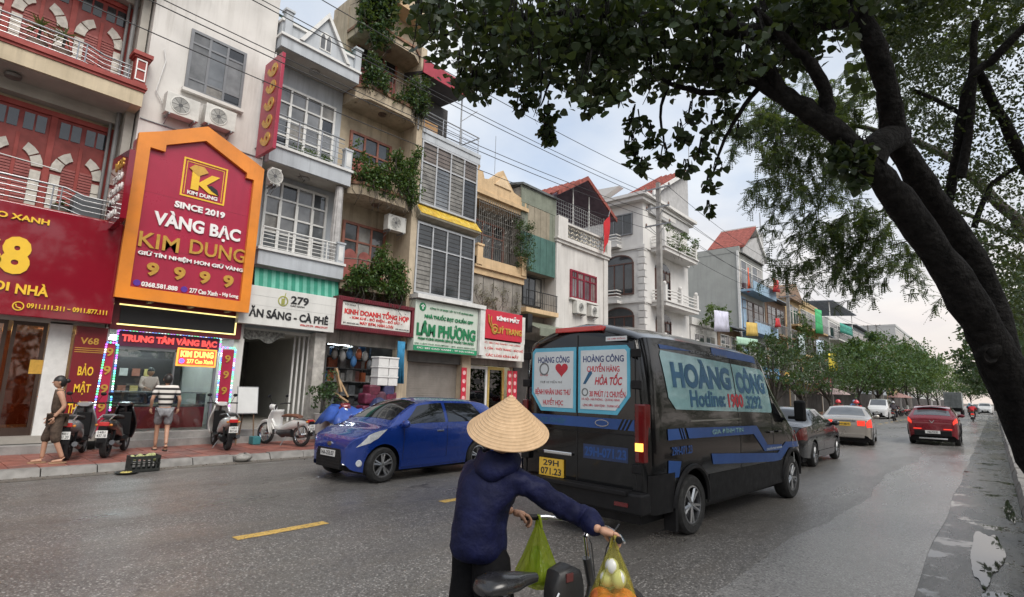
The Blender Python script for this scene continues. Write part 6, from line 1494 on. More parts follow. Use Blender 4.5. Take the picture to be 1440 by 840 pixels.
def wheel(parent, x, y, r, w_, rim=M_ALLOY, spokes=5, side=1, rr_=.62, dbl=True):
    m = Matrix.Translation((x, y, r)) @ Matrix.Rotation(R_(90)*side, 4, 'Y')
    ri = r*rr_
    ty = MB().lathe([(ri, -w_/2+.02), (ri+.02, -w_/2), (r-.03, -w_/2), (r-.008, -w_/2+.025), (r, -w_/2+.05), (r, w_/2-.05), (r-.008, w_/2-.025), (r-.03, w_/2), (ri+.02, w_/2), (ri, w_/2-.02)], m, 32, False).build('wheel', M_TYRE, parent, smooth=40, local=True)
    b = MB().lathe([(ri+.004, w_/2-.015), (ri-.012, w_/2-.01), (ri-.02, w_/2-.03), (ri-.03, w_/2-.10), (.0, w_/2-.10)], m, 32, False); b.build('rim', M_ALLOYD, ty, smooth=40, local=True)
    sp = MB().lathe([(.0, w_/2-.02), (.05, w_/2-.022), (.06, w_/2-.05)], m, 16, False)
    sp.lathe([(ri+.006, w_/2-.012), (ri-.012, w_/2-.008), (ri-.016, w_/2-.03)], m, 32, False)
    for k in range(spokes):
        for da in ((-.17, .17) if dbl else (0,)):
            a = 2*math.pi*k/spokes; a0 = a+da*.5; a1 = a+da
            sp.tube([m @ V(.03*math.cos(a0), .03*math.sin(a0), w_/2-.035), m @ V((ri-.01)*math.cos(a1), (ri-.01)*math.sin(a1), w_/2-.03)], [.022, .020] if dbl else [.035, .028], 5)
    sp.build('spokes', rim, ty, smooth=40, local=True)
    return ty
def mirror(parent, x, y, z, side, mat, s=1.0):
    mb = MB(); mb.ball((x+side*.10*s, y, z), .12*s, .07*s, .085*s, 12, 8); mb.tube([(x-.03*side, y+.03, z-.05*s), (x+side*.06*s, y, z-.02*s)], .03*s, 6)
    return mb.build('wing_mirror', mat, parent, smooth=60, local=True)

# ------------------------------------------------------------------ black panel van
van = thing('delivery_van', 'black panel van with blue stripes and white advert panels on its windows', 'van', (-3.83, 8.72, 0), R_(-3))
VB = Body(-2.9, 2.9, (-1.83, 1.92), .43, .37,
    zb=[(-2.9,.40),(-2.7,.34),(-1,.32),(2.4,.30),(2.75,.28),(2.9,.34)], wb=[(-2.9,.88),(-2.84,.95),(-2.6,.97),(2.2,.96),(2.6,.90),(2.8,.78),(2.9,.62)],
    zm=[(-2.9,.72),(2.3,.72),(2.9,.62)], wm=[(-2.9,.91),(-2.84,.985),(-2.6,1.0),(2.1,1.0),(2.5,.95),(2.75,.84),(2.9,.66)],
    zs=[(-2.9,1.38),(1.2,1.36),(2.0,1.22),(2.6,1.06),(2.8,.95),(2.9,.84)], ws=[(-2.9,.90),(-2.84,.975),(-2.6,.99),(1.6,.985),(2.2,.93),(2.6,.85),(2.8,.74),(2.9,.60)],
    zr=[(-2.9,2.20),(-2.86,2.31),(-2.75,2.37),(-2,2.40),(.6,2.37),(1.0,2.28),(1.5,1.86),(2.0,1.42),(2.15,1.30),(2.6,1.13),(2.8,1.0),(2.9,.87)], wr=[(-2.9,.76),(-2.84,.83),(-2.6,.86),(.8,.85),(1.3,.83),(2.0,.82),(2.6,.72),(2.9,.5)],
    zt=[(-2.9,2.42),(-2.86,2.52),(-2.7,2.59),(-2,2.62),(.3,2.59),(.9,2.47),(1.4,2.10),(2.0,1.54),(2.2,1.37),(2.6,1.20),(2.8,1.06),(2.9,.92)])
M_VANB = pm('van_black', (.0032, .0033, .0038), .12, .0, var=.15, vs=5, spec=.35, coat=.38, space='O', dirt=.04)
VB.build(van, M_VANB)
MB().box(-.82, .82, -2.78, 2.6, .22, .9).build('chassis', M_PLAST, van, local=True)
for y in (-1.83, 1.92):
    for sd in (1, -1): wheel(van, sd*.885, y, .355, .235, M_ALLOY, 5, sd, .63)
for sd in (1, -1):
    for y in (-1.83, 1.92):       # arch lips
        a = [(sd*(VB.surf_x(y+.45*math.cos(q), max(.36, .37+.45*math.sin(q)))+.012), y+.45*math.cos(q), max(.34, .37+.45*math.sin(q))) for q in [math.pi*k/16 for k in range(17)]]
        MB().tube(a, .035, 6).build('arch_trim', M_PLAST, van, smooth=50, local=True)
    VB.patch(van, 'lower_cladding', M_PLAST, -2.86, -2.30, .0, 1.1, sd, .008); VB.patch(van, 'lower_cladding', M_PLAST, -1.36, 1.46, .0, .9, sd, .008)
    VB.patch(van, 'side_glass', M_CARGLASS, (1.15, 1.15), (2.02, 1.40), 2.10, 2.86, sd, .006)
    VB.patch(van, 'front_quarter_glass', M_CARGLASS, (2.06, 1.46), (2.2, 1.52), 2.15, 2.8, sd, .006)
    for y in (-.30, 1.05): VB.patch(van, 'door_seam', M_SHADOWGAP, y, y+.014, .15, 2.95, sd, .003, 1, 14)
    VB.patch(van, 'door_seam', M_SHADOWGAP, 1.98, 1.994, .5, 2.0, sd, .003, 1, 10)
    MB().tube([(sd*.96, 1.97, 1.36), (sd*1.1, 1.97, 1.36)], .03, 6).build('mirror_arm', M_PLAST, van, local=True); MB().box(sd*1.06, sd*1.25, 1.93, 2.02, 1.30, 1.66).build('wing_mirror', M_PLAST, van, local=True, bevel=.035)
    for y in (.82, 1.22): MB().box(sd*1.0-.005, sd*1.0+.035, y, y+.17, 1.13, 1.16).build('door_handle', M_VANB, van, local=True, bevel=.008)
VB.patch(van, 'windscreen', M_CARGLASS2, 1.0, 2.02, 3.12, 4, 0, .006)
MB().box(.985, 1.012, -1.85, -.28, 1.365, 1.385).build('slide_rail', M_CHROME, van, local=True)
# bumper and rear face
MB().box(-.98, .98, -3.02, -2.80, .36, .60).build('rear_bumper', M_PLAST, van, local=True, bevel=.03)
MB().box(-.80, .80, -3.06, -2.9, .56, .615).build('bumper_step', M_PLAST, van, local=True, bevel=.01)
for x in (-.8, .72): MB().box(x-.09, x+.09, -3.028, -3.01, .44, .485).build('reflector', M_LAMPR, van, local=True)
for sd in (1, -1):
    tl = MB().prism([(sd*.84, -2.925), (sd*.90, -2.93), (sd*.965, -2.90), (sd*.985, -2.80), (sd*.84, -2.80)], lambda a, b, d: (a, b, d), .92, 1.58).build('tail_lamp', M_LAMPR, van, local=True, bevel=.015)
    MB().box(sd*.855, sd*.945, -2.936, -2.90, 1.05, 1.14).build('indicator', M_LAMPA if sd > 0 else M_LAMPR, tl, local=True)
    for z in (.80, 1.75, 2.12): MB().box(sd*.80, sd*.93, -2.93, -2.895, z, z+.10).build('hinge', M_PLAST, van, local=True, bevel=.01)
MB().box(-.37, .37, -2.915, -2.80, 2.465, 2.53).build('high_brake_lamp', pm('brake_red', (.62, .035, .03), .25, coat=.5), van, local=True, bevel=.01)
MB().box(-.003, .009, -2.905, -2.895, .62, 2.42).build('door_seam', M_SHADOWGAP, van, local=True)
for x in (-.86, .84): MB().box(x, x+.012, -2.905, -2.895, .62, 2.3).build('door_seam', M_SHADOWGAP, van, local=True)
# rear window stickers
M_CYAN = pm('sticker_cyan', (.10, .42, .58), .35, var=.05); M_STW = pm('sticker_white', (.62, .66, .67), .3, var=.05); M_BLUES = pm('stripe_blue', (.012, .062, .23), .35, var=.08, space='O')
M_NAVYL = pm('navy_letters', (.03, .05, .16), .4); M_TEALL = pm('teal_letters', (.015, .10, .20), .4); M_CRL = pm('crimson_letters', (.50, .02, .04), .4); M_GREYL = pm('grey_letters', (.16, .17, .17), .4)
def rear_panel(pts, y0, y1, mat, name, parent=van): return MB().prism(pts, FY, y0, y1).build(name, mat, parent, local=True)
lp = rear_panel([(-.60, 1.44), (-.02, 1.44), (-.02, 2.27), (-.72, 2.27), (-.77, 2.22), (-.77, 1.66)], -2.912, -2.90, M_CYAN, 'rear_window')
rp = rear_panel([(.02, 1.44), (.60, 1.44), (.78, 1.66), (.78, 2.22), (.73, 2.27), (.02, 2.27)], -2.912, -2.90, M_CYAN, 'rear_window')
rear_panel([(-.58, 1.49), (-.06, 1.49), (-.06, 2.22), (-.70, 2.22), (-.73, 2.19), (-.73, 1.68)], -2.917, -2.912, M_STW, 'sticker', lp)
rear_panel([(.06, 1.49), (.58, 1.49), (.74, 1.68), (.74, 2.19), (.71, 2.22), (.06, 2.22)], -2.917, -2.912, M_STW, 'sticker', rp)
def rt(body, x0, x1, z, h, mat, parent, y=-2.917, bold=.02, shear=0): return txt(body, x1-x0, h, mat, parent, ((x0+x1)/2, y, z), '-Y', .002, bold, local=True, shear=shear)
rt('HOÀNG CÔNG', -.66, -.12, 2.12, .10, M_NAVYL, lp); rt('BỆNH NHÂN UNG THƯ', -.70, -.10, 1.69, .11, M_CRL, lp); rt('HUYẾT HỌC', -.56, -.22, 1.56, .115, M_CRL, lp); rt('TRỢ XE MIỄN PHÍ', -.62, -.24, 1.82, .05, M_GREYL, lp, bold=0); rt('Sự thật', -.62, -.48, 1.91, .04, M_CRL, lp, bold=0)
rt('HOÀNG CÔNG', .10, .70, 2.12, .10, M_NAVYL, rp); rt('CHUYỂN HÀNG', .16, .64, 2.005, .11, M_CRL, rp); rt('HỎA TỐC', .28, .68, 1.865, .15, M_CRL, rp, bold=.03, shear=.25); rt('30 PHÚT / 2 CHUYẾN', .20, .72, 1.70, .11, M_CRL, rp); rt('HÀ NỘI - HẢI PHÒNG - QUẢNG NINH', .08, .64, 1.615, .045, M_CRL, rp, bold=0); rt('LẠNG SƠN - NAM ĐỊNH - THANH HÓA', .10, .64, 1.54, .045, M_CRL, rp, bold=0)
hp_ = [(x*.0062, z*.0062) for x, z in [(16*math.sin(a)**3, 13*math.cos(a)-5*math.cos(2*a)-2*math.cos(3*a)-math.cos(4*a)) for a in [2*math.pi*k/28 for k in range(28)]]]
rear_panel([(-.25+a*1.05, 1.985+b) for a, b in reversed(hp_)], -2.920, -2.917, M_CRL, 'heart', lp)
def ring(cx, cz, r0, r1, parent, mat, name): MB().lathe([(r0, 0), (r1, 0), (r1, .003), (r0, .003)], Matrix.Translation((cx, -2.917, cz)) @ Matrix.Rotation(R_(90), 4, 'X'), 20, False).build(name, mat, parent, local=True)
ring(-.55, 1.99, .065, .085, lp, M_GREYL, 'emblem'); ring(.13, 1.70, .035, .05, rp, M_GREYL, 'clock_icon')
rear_panel([(.10, 1.80), (.14, 1.80), (.24, 1.93), (.23, 1.96), (.19, 1.95)], -2.920, -2.917, M_TEALL, 'rocket_icon', rp)
rear_panel([(-.80, 1.27), (.83, 1.27), (.83, 1.395), (-.80, 1.395)], -2.906, -2.90, M_BLUES, 'blue_band')
bb = rear_panel([(-.86, 1.21), (.86, 1.21), (.86, 1.225), (-.86, 1.225)], -2.91, -2.90, M_PLAST, 'door_crease')
rt('XE GHÉP', -.62, -.18, 1.335, .075, M_TEALL, bb, -2.906)
rear_panel([(a, b) for a, b in arc(.38, 1.335, .10, 0, 360, 19, .042)[:-1]], -2.914, -2.906, M_CHROME, 'badge'); rear_panel([(a, b) for a, b in arc(.38, 1.335, .088, 0, 360, 19, .033)[:-1]], -2.917, -2.914, M_BLUES, 'badge_face')
for k in range(3): rear_panel([(.60+k*.055, 1.27), (.63+k*.055, 1.27), (.70+k*.055, 1.395), (.67+k*.055, 1.395)], -2.908, -2.906, M_VANB, 'slash')
np_ = rear_panel([(.10, .90), (.74, .90), (.74, 1.07), (.10, 1.07)], -2.904, -2.90, pm('navy_sticker', (.012, .03, .09), .4), 'number_sticker'); txt('29H-071.23', .60, .115, M_BLUES, np_, (.42, -2.904, .985), '-Y', .002, .03, local=True)
yp = rear_panel([(-.60, .62), (-.20, .62), (-.20, .84), (-.60, .84)], -2.925, -2.905, M_PLATEY, 'number_plate'); txt('29H', .26, .075, M_BLKL, yp, (-.40, -2.925, .785), '-Y', .002, .02, local=True); txt('071.23', .34, .085, M_BLKL, yp, (-.40, -2.925, .68), '-Y', .002, .02, local=True)
MB().box(-.52, -.06, -2.935, -2.90, .90, .945).build('plate_light_bar', M_CHROME, van, local=True, bevel=.01)
st = rear_panel([(.44, 2.325), (.74, 2.325), (.74, 2.38), (.44, 2.38)], -2.90, -2.896, M_STW, 'small_sticker'); st.location = (0, -.012, 0); txt('XE HỢP ĐỒNG', .26, .03, M_CRL, st, (.59, -2.9, 2.353), '-Y', .002, .0, local=True)
# side adverts
def side_panel(pts, mat, name, off=.007, parent=van, side=1):
    n = len(pts); mb = MB()
    # triangulated fan grid that follows the flank
    b = bmesh.new(); vs = [b.verts.new((0, y, z)) for y, z in pts]; b.faces.new(vs)
    for ax, lo, hi, st in ((1, min(p[0] for p in pts), max(p[0] for p in pts), .16), (2, min(p[1] for p in pts), max(p[1] for p in pts), .05)):
        q = lo + st
        while q < hi:
            bmesh.ops.bisect_plane(b, geom=b.verts[:]+b.edges[:]+b.faces[:], plane_co=V(0, q, q), plane_no=V(0, ax == 1, ax == 2)); q += st
    bmesh.ops.triangulate(b, faces=b.faces[:])
    for v in b.verts: v.co.x = side*(VB.surf_x(v.co.y, v.co.z)+off)
    bmesh.ops.recalc_face_normals(b, faces=b.faces[:])
    me = bpy.data.meshes.new(name); b.to_mesh(me); b.free(); me.materials.append(mat)
    return link(name, me, parent, True)
M_SIDEW = pm('sticker_teal', (.22, .40, .42), .12, var=.10, vs=3, coat=.3, space='O')
sw = side_panel([(-2.36, 1.66), (-2.2, 1.52), (1.06, 1.45), (1.10, 1.5), (1.06, 2.10), (.9, 2.15), (-2.40, 2.24), (-2.44, 2.18)], M_SIDEW, 'advert_panel')
side_panel([(-.33, 1.49), (-.30, 1.49), (-.30, 2.19), (-.33, 2.19)], M_SHADOWGAP, 'panel_split', .010)
def st_(body, y0, y1, z, h, mat, bold=.03, parent=sw, side=1):
    o = txt(body, y1-y0, h, mat, parent, (0, (y0+y1)/2, z), 'X', .002, bold, local=True); return VB.decal(o, 1, .011)
st_('HOÀNG', -2.22, -.44, 1.985, .40, M_TEALL, .05); st_('CÔNG', -.24, .92, 1.945, .40, M_TEALL, .05)
st_('Hotline:', -1.80, -.72, 1.655, .22, M_TEALL, .03); st_('1900', -.62, -.08, 1.635, .20, M_CRL, .03); st_('.3292', -.02, .66, 1.615, .20, M_TEALL, .03)
side_panel([(-2.45, 1.16), (-2.12, 1.16), (-2.18, 1.29), (-2.45, 1.29)], M_BLUES, 'side_stripe'); side_panel([(-1.92, 1.16), (.2, 1.14), (.62, .86), (1.42, .84), (1.42, .93), (.75, .95), (.35, 1.26), (-1.98, 1.29)], M_BLUES, 'side_stripe')
for k in range(2): side_panel([(-2.08+k*.06, 1.16), (-2.05+k*.06, 1.16), (-2.11+k*.06, 1.29), (-2.14+k*.06, 1.29)], M_BLUES, 'slash')
side_panel([(-2.46, .72), (-2.2, .72), (-2.14, .90), (-2.46, .93)], M_BLUES, 'side_stripe')
side_panel([(-1.25, .80), (1.3, .66), (1.75, .86), (2.55, .84), (2.55, .93), (1.6, .96), (1.2, .80), (-1.3, .94)], M_BLUES, 'side_stripe')
side_panel([(-2.40, 2.26), (-1.5, 2.285), (-2.1, 2.31), (-2.42, 2.315)], M_BLUES, 'roof_stripe')
o = VB.patch(van, 'roof_stripe', M_BLUES, -.9, .75, 2.88, 2.99, 1, .006)
st_('29H-071.23', -2.38, -1.86, 1.03, .10, M_BLUES, .02, van); st_('GIA ĐÌNH TIN', -1.25, -.2, 1.225, .08, M_SIDEW, .02, van); st_('CHUYỂN PHÁT NHANH', .7, 1.38, .895, .05, M_STW, .0, van); st_('XE GHÉP - GỬI HÀNG', -1.6, -.4, 2.285, .05, M_GREYL, .0, van)
MB().box(.84, .995, -2.28, -2.22, .10, .42).build('mud_flap', M_PLAST, van, local=True)
hl = VB.patch(van, 'headlamp', M_LAMPC, 2.35, 2.78, 1.3, 1.9, 1, .006); VB.patch(van, 'headlamp', M_LAMPC, 2.35, 2.78, 1.3, 1.9, -1, .006)
side_panel([(1.98, .60), (2.03, .60), (2.03, .98), (1.98, 1.0)], M_CHROME, 'edge_trim', .006)

# ------------------------------------------------------------------ generic cars
def make_car(label, loc, rz, kind, col, plate, plate_mat=M_PLATEW, lit=False, front_plate=True, rim=M_ALLOY, detail=True, group=None, glass=M_CARGLASS, cat='car', name='car'):
    t = thing(name, label, cat, (loc[0], loc[1], 0), rz, group)
    if kind == 'hatch': L, W, Hh, wbs = 3.77, 1.66, 1.50, (-1.14, 1.28)
    elif kind == 'sedan': L, W, Hh, wbs = 4.45, 1.73, 1.47, (-1.24, 1.36)
    elif kind == 'cross': L, W, Hh, wbs = 4.2, 1.66, 1.56, (-1.27, 1.34)
    elif kind == 'pickup': L, W, Hh, wbs = 5.1, 1.85, 1.78, (-1.5, 1.6)
    else: L, W, Hh, wbs = 4.1, 1.66, 1.86, (-1.25, 1.35)     # minivan
    h = L/2; hw = W/2; r = .31 if kind != 'cross' and kind != 'pickup' else .36; ra = r+.055
    fl = {'hatch': (.98, .95, .76), 'sedan': (1.02, .90, .74), 'cross': (1.10, 1.02, .84), 'pickup': (1.2, 1.1, .9), 'mini': (1.15, 1.05, .8)}[kind if kind in ('hatch', 'sedan', 'cross', 'pickup') else 'mini']
    belt, hood, nose = fl
    # side profile of centre line
    if kind == 'hatch': top = [(-h,.78),(-h+.03,.98),(-h+.10,1.12),(-h+.30,1.38),(-h+.48,Hh-.055),(-.9,Hh-.01),(-.2,Hh),(.35,Hh-.05),(1.05,1.08),(1.18,1.0),(1.5,.93),(h-.25,.87),(h-.10,.80),(h-.03,.72),(h,.62)]; edge = .06; rw = .72
    elif kind == 'sedan': top = [(-h,.80),(-h+.03,.97),(-h+.12,1.03),(-h+.62,1.05),(-h+.80,1.09),(-h+1.45,Hh-.06),(-.45,Hh-.01),(-.05,Hh),(.30,Hh-.05),(1.12,1.04),(1.25,.97),(1.7,.90),(h-.15,.78),(h-.05,.68),(h,.58)]; edge = .055; rw = .70
    elif kind == 'cross': top = [(-h,.88),(-h+.03,1.06),(-h+.12,1.14),(-h+.52,Hh-.14),(-h+.62,Hh-.06),(-.9,Hh),(-.2,Hh),(.4,Hh-.05),(1.1,1.17),(1.25,1.08),(1.7,1.02),(h-.15,.90),(h-.05,.78),(h,.68)]; edge = .06; rw = .72
    elif kind == 'pickup': top = [(-h,.95),(-h+.03,1.05),(-h+.1,1.08),(-1.2,1.10),(-.95,1.14),(-.75,Hh-.06),(-.2,Hh),(.3,Hh-.02),(.6,Hh-.08),(1.3,1.24),(1.4,1.17),(2.0,1.10),(h-.12,1.0),(h-.04,.88),(h,.74)]; edge = .06; rw = .74
    else: top = [(-h,1.0),(-h+.03,1.5),(-h+.1,Hh-.1),(-h+.3,Hh-.02),(0,Hh),(.6,Hh-.05),(1.35,1.22),(1.5,1.10),(h-.12,.95),(h-.04,.82),(h,.7)]; edge = .05; rw = .80
    ztf = pchip(top)
    shoulder = lambda y: min(belt, ztf(y)-.035)
    ys = [p[0] for p in top]
    zr = [(y, max(shoulder(y)+.008, z - edge*(1 if z > belt+.1 else .5))) for y, z in top]
    zs = [(y, shoulder(y) if y < 1.0 else min(shoulder(y), ztf(y)-.05)) for y in ys]
    plan = [(-h,.74),(-h+.03,.86),(-h+.12,.94),(-h+.4,.985),(-.6,1),(.8,1),(h-.6,.985),(h-.35,.955),(h-.18,.89),(h-.07,.78),(h-.02,.68),(h,.60)]
    def wk(f): return [(y, hw*k*f) for y, k in plan]
    wrk = []
    for y, z in top:
        k = pchip(plan)(y); up = max(0, min(1, (z-belt-.02)/(Hh-belt-.08)))
        wrk.append((y, hw*k*(.90 - (.90-rw)*up)))
    B_ = Body(-h, h, wbs, ra, r, zb=[(-h,.40),(-h+.1,.28),(-1,.21),(1,.20),(h-.3,.20),(h-.08,.24),(h,.34)], wb=wk(.965), zm=[(-h,.62),(-h+.2,.58),(h-.3,.56),(h,.48)], wm=wk(1.0), zs=zs, ws=wk(.975), zr=zr, wr=wrk, zt=top)
    bd = B_.build(t, col)
    MB().box(-hw*.84, hw*.84, -h+.25, h-.3, .15, .72).build('chassis', M_PLAST, t, local=True)
    for y in wbs:
        for sd in (1, -1): wheel(t, sd*(hw-.10), y, r, .19, rim, 5, sd, .66)
    # glass
    G = {'hatch': dict(ws=(.36, 1.04), rw=(-h+.12, -h+.44), front=(-.18, (.98, .44)), rear=((-1.38, -1.05), -.26)),
         'sedan': dict(ws=(.32, 1.10), rw=(-h+.84, -h+1.42), front=(-.20, (1.05, .42)), rear=((-1.30, -.86), -.28)),
         'cross': dict(ws=(.42, 1.08), rw=(-h+.16, -h+.50), front=(-.16, (1.0, .48)), rear=((-1.55, -1.30), -.24)),
         'pickup': dict(ws=(.62, 1.28), rw=(-.94, -.77), front=(.30, (1.2, .68)), rear=((-.72, -.62), .22)),
         'mini': dict(ws=(.62, 1.33), rw=(-h+.02, -h+.06), front=(.25, (1.25, .66)), rear=((-1.8, -1.75), .17))}[kind if kind in ('hatch', 'sedan', 'cross', 'pickup') else 'mini']
    B_.patch(t, 'windscreen', M_CARGLASS2 if kind != 'hatch' else glass, G['ws'][0]+.03, G['ws'][1]-.02, 3.12, 4, 0, .004)
    B_.patch(t, 'rear_window', M_CARGLASS2 if lit else glass, G['rw'][0]+.02, G['rw'][1]-.02, 3.14, 4, 0, .004)
    for sd in (1, -1):
        B_.patch(t, 'door_glass', glass, G['front'][0], G['front'][1], 2.10, 2.90, sd, .004)
        B_.patch(t, 'door_glass', glass, G['rear'][0], G['rear'][1], 2.10, 2.90, sd, .004)
        if detail:
            for y in (G['front'][0]-.045, wbs[1]-ra-.06): B_.patch(t, 'door_seam', M_SHADOWGAP, y, y+.010, .25, 2.05, sd, .002, 1, 10)
            B_.patch(t, 'door_seam', M_SHADOWGAP, wbs[0]+ra-.16, wbs[0]+ra-.15, .6, 2.05, sd, .002, 1, 10)
            B_.patch(t, 'sill_trim', M_PLAST if kind == 'cross' else col, wbs[0]+ra+.02, wbs[1]-ra-.02, .12, .45, sd, .012)
            for y in (G['front'][0]+.06, G['rear'][0][0]+.42): 
                p = B_.P(y, 1.72, sd); MB().box(p.x-.012, p.x+.012+.012*sd, y, y+.17, p.z-.014, p.z+.014).build('door_handle', M_CHROME if kind == 'hatch' else col, t, local=True, bevel=.006)
            p = B_.P(G['front'][1][0]-.1, 2.12, sd); mirror(t, p.x, p.y, p.z+.02, sd, col, .9)
        if kind == 'cross':
            for y in wbs:
                a = [(sd*(B_.surf_x(y+(ra+.01)*math.cos(q), max(.24, r+(ra+.01)*math.sin(q)))+.004), y+(ra+.01)*math.cos(q), max(.22, r+(ra+.01)*math.sin(q))) for q in [math.pi*k/14 for k in range(15)]]
                MB().tube(a, .035, 6).build('arch_trim', M_PLAST, t, smooth=50, local=True)
        # lamps
        B_.patch(t, 'headlamp', M_LAMPC, (h-.46, h-.66), (h-.10, h-.30), 1.48, 1.97, sd, .006)
        if kind == 'sedan': B_.patch(t, 'tail_lamp', M_LAMPRL if lit else M_LAMPR, -h+.012, -h+.30, 1.25, 1.96, sd, .008)
        elif kind == 'hatch': B_.patch(t, 'tail_lamp', M_LAMPR, -h+.02, -h+.25, 1.4, 2.1, sd, .006)
        else: B_.patch(t, 'tail_lamp', M_LAMPRL if lit else M_LAMPR, -h+.012, -h+.22, 1.62, 1.96, sd, .008)
    # rear face
    yr = -h-.004
    if kind == 'sedan':
        for sd in (1, -1): MB().box(sd*hw*.46, sd*hw*.75, yr-.012, yr+.02, .74, .93).build('tail_lamp', M_LAMPRL if lit else M_LAMPR, t, local=True, bevel=.01)
        MB().box(-hw*.42, hw*.42, yr-.012, yr+.01, .90, .935).build('boot_trim', M_CHROME, t, local=True)
    if kind == 'cross':
        MB().box(-hw*.72, hw*.72, yr-.03, yr+.03, .36, .58).build('lower_bumper', M_PLAST, t, local=True, bevel=.02); MB().box(-hw*.55, hw*.55, yr-.045, yr, .24, .30).build('skid_plate', M_CHROME, t, local=True, bevel=.01)
        for sd in (1, -1): MB().box(sd*hw*.42, sd*hw*.74, yr-.014, yr+.01, .62, .66).build('tail_lamp', M_LAMPRL, t, local=True)
        MB().prism([(-.09, .98), (0, .86), (.09, .98), (.065, .98), (0, .90), (-.065, .98)], FY, yr-.012, yr).build('badge', M_CHROME, t, local=True)
        MB().box(-hw*.6, hw*.6, -h+.46, -h+.66, Hh-.045, Hh-.02).build('roof_spoiler', col, t, local=True, bevel=.01)
    else: MB().box(-hw*.70, hw*.70, yr-.03, yr+.04, .30, .46).build('lower_bumper', M_PLAST if kind != 'sedan' else col, t, local=True, bevel=.02)
    if kind == 'sedan': MB().box(-hw*.70, hw*.70, yr-.036, yr, .315, .335).build('bumper_trim', M_CHROME, t, local=True)
    pz = .80 if kind == 'sedan' else (.52 if kind == 'cross' else .62)
    pl_ = MB().box(-.24, .24, yr-.042, yr-.031, pz-.06, pz+.06) if kind == 'cross' else MB().box(-.19, .19, yr-.02, yr-.004, pz-.07, pz+.07)
    po = pl_.build('number_plate', plate_mat, t, local=True); txt(plate, .32, .075, M_BLKL, po, (0, yr-.043 if kind == 'cross' else yr-.021, pz), '-Y', .002, .02, local=True)
    # front face
    yf = h+.004
    MB().prism([(-hw*.48, .24), (hw*.48, .24), (hw*.50, .44), (hw*.44, .58), (-hw*.44, .58), (-hw*.50, .44)], FY, yf-.05, yf+.012).build('grille', M_PLAST, t, local=True, bevel=.01)
    if kind in ('hatch', 'mini', 'van'):
        gp = MB()
        for k in range(6): gp.box(-hw*.46, hw*.46, yf+.012, yf+.017, .27+k*.05, .285+k*.05)
        gp.build('grille_bars', M_SHADOWGAP, t, local=True)
    if front_plate: fp = MB().box(-.235, .235, yf+.016, yf+.03, .44, .55).build('number_plate', M_PLATEW, t, local=True); txt(plate, .42, .075, M_BLKL, fp, (0, yf+.03, .495), 'Y', .002, .02, local=True)
    bz = ztf(h-.05)-.02
    MB().prism([(a, b) for a, b in arc(0, .655, .075, 0, 360, 16, .038)[:-1]], FY, yf-.03, yf+.006).build('badge', M_CHROME, t, local=True)
    for sd in (1, -1):
        m = B_.P(h-.16, .7, sd); MB().lathe([(.0, .02), (.05, .02), (.062, .0)], Matrix.Translation((m.x, m.y, .36)) @ (V(sd*.55, 1, 0).to_track_quat('Z', 'Y').to_matrix().to_4x4()), 16, False).build('fog_lamp', M_LAMPC, t, local=True)
        if kind == 'hatch': MB().boxm(Matrix.Translation((sd*(hw*.62), h-.075, .335)) @ Matrix.Rotation(sd*-.5, 4, 'Z'), .20, .03, .035).build('day_lamp', pm('daylamp', (.8, .82, .85), .3, emit=(1, 1, 1), es=.6), t, local=True)
    return t
BLUE = paint('paint_blue', (.007, .040, .26), .35, .25)
make_car('bright blue small hatchback driving toward the camera', (-9.14, 7.36), R_(180), 'hatch', BLUE, '14A-355.07')
make_car('black sedan half hidden in front of the black van', (-4.38, 17.05), 0, 'sedan', paint('paint_black', (.010, .010, .011), .1, .2), '14A-526.31')
make_car('silver sedan with glowing tail lamps and yellow plate', (-4.55, 26.3), R_(6), 'sedan', paint('paint_silver', (.40, .37, .33), .7, .3), '14A-083.92', M_PLATEY, True)
make_car('dark red crossover driving away on the right', (-1.98, 29.9), R_(1), 'cross', paint('paint_red', (.20, .012, .022), .4, .28), '14A-713.52', lit=True)
make_car('white minivan parked facing the camera under the street trees', (-8.3, 63.5), R_(180), 'mini', paint('paint_white', (.60, .61, .61), .0, .3), '14C-120.55', detail=False)
make_car('distant white pickup by the right kerb', (-1.2, 120), R_(180), 'pickup', paint('paint_white', (.60, .61, .61), .0, .3), '14C-201.33', detail=False)
make_car('dark car in the distance beside the grey truck', (-3.0, 135), 0, 'sedan', paint('paint_grey', (.05, .05, .055), .3, .3), '14A-440.10', detail=False)
# ------------------------------------------------------------------ box truck
t = thing('box_truck', 'grey box truck far down the road', 'truck', (-4.4, 103, 0))
M_TRK = pm('truck_grey', (.24, .26, .26), .6, var=.12, vs=2, streak=.4)
MB().box(-1.0, 1.0, -2.6, 1.9, .95, 3.15).build('cargo_box', M_TRK, t, local=True, bevel=.03)
for x in (-.5, 0, .5): MB().box(x-.012, x+.012, -2.63, -2.6, .98, 3.1).build('door_rib', M_STEEL, t, local=True)
for z in (1.5, 2.1, 2.7): MB().box(-.98, .98, -2.625, -2.6, z, z+.03).build('door_rib', M_STEEL, t, local=True)
MB().box(-.95, .95, 2.0, 3.6, .6, 2.3).build('cab', paint('paint_white', (.6, .6, .6)), t, local=True, bevel=.12)
MB().box(-.9, .9, -2.6, 3.4, .6, .92).build('chassis', M_PLAST, t, local=True); MB().box(-.9, .9, -2.72, -2.62, .45, .65).build('bumper', M_PLAST, t, local=True)
for y in (-1.5, 2.6):
    for sd in (1, -1): wheel(t, sd*.85, y, .42, .3, M_ALLOYD, 5, sd)
for sd in (1, -1): MB().box(sd*.7, sd*.85, -2.735, -2.72, .5, .6).build('tail_lamp', M_LAMPR, t, local=True)
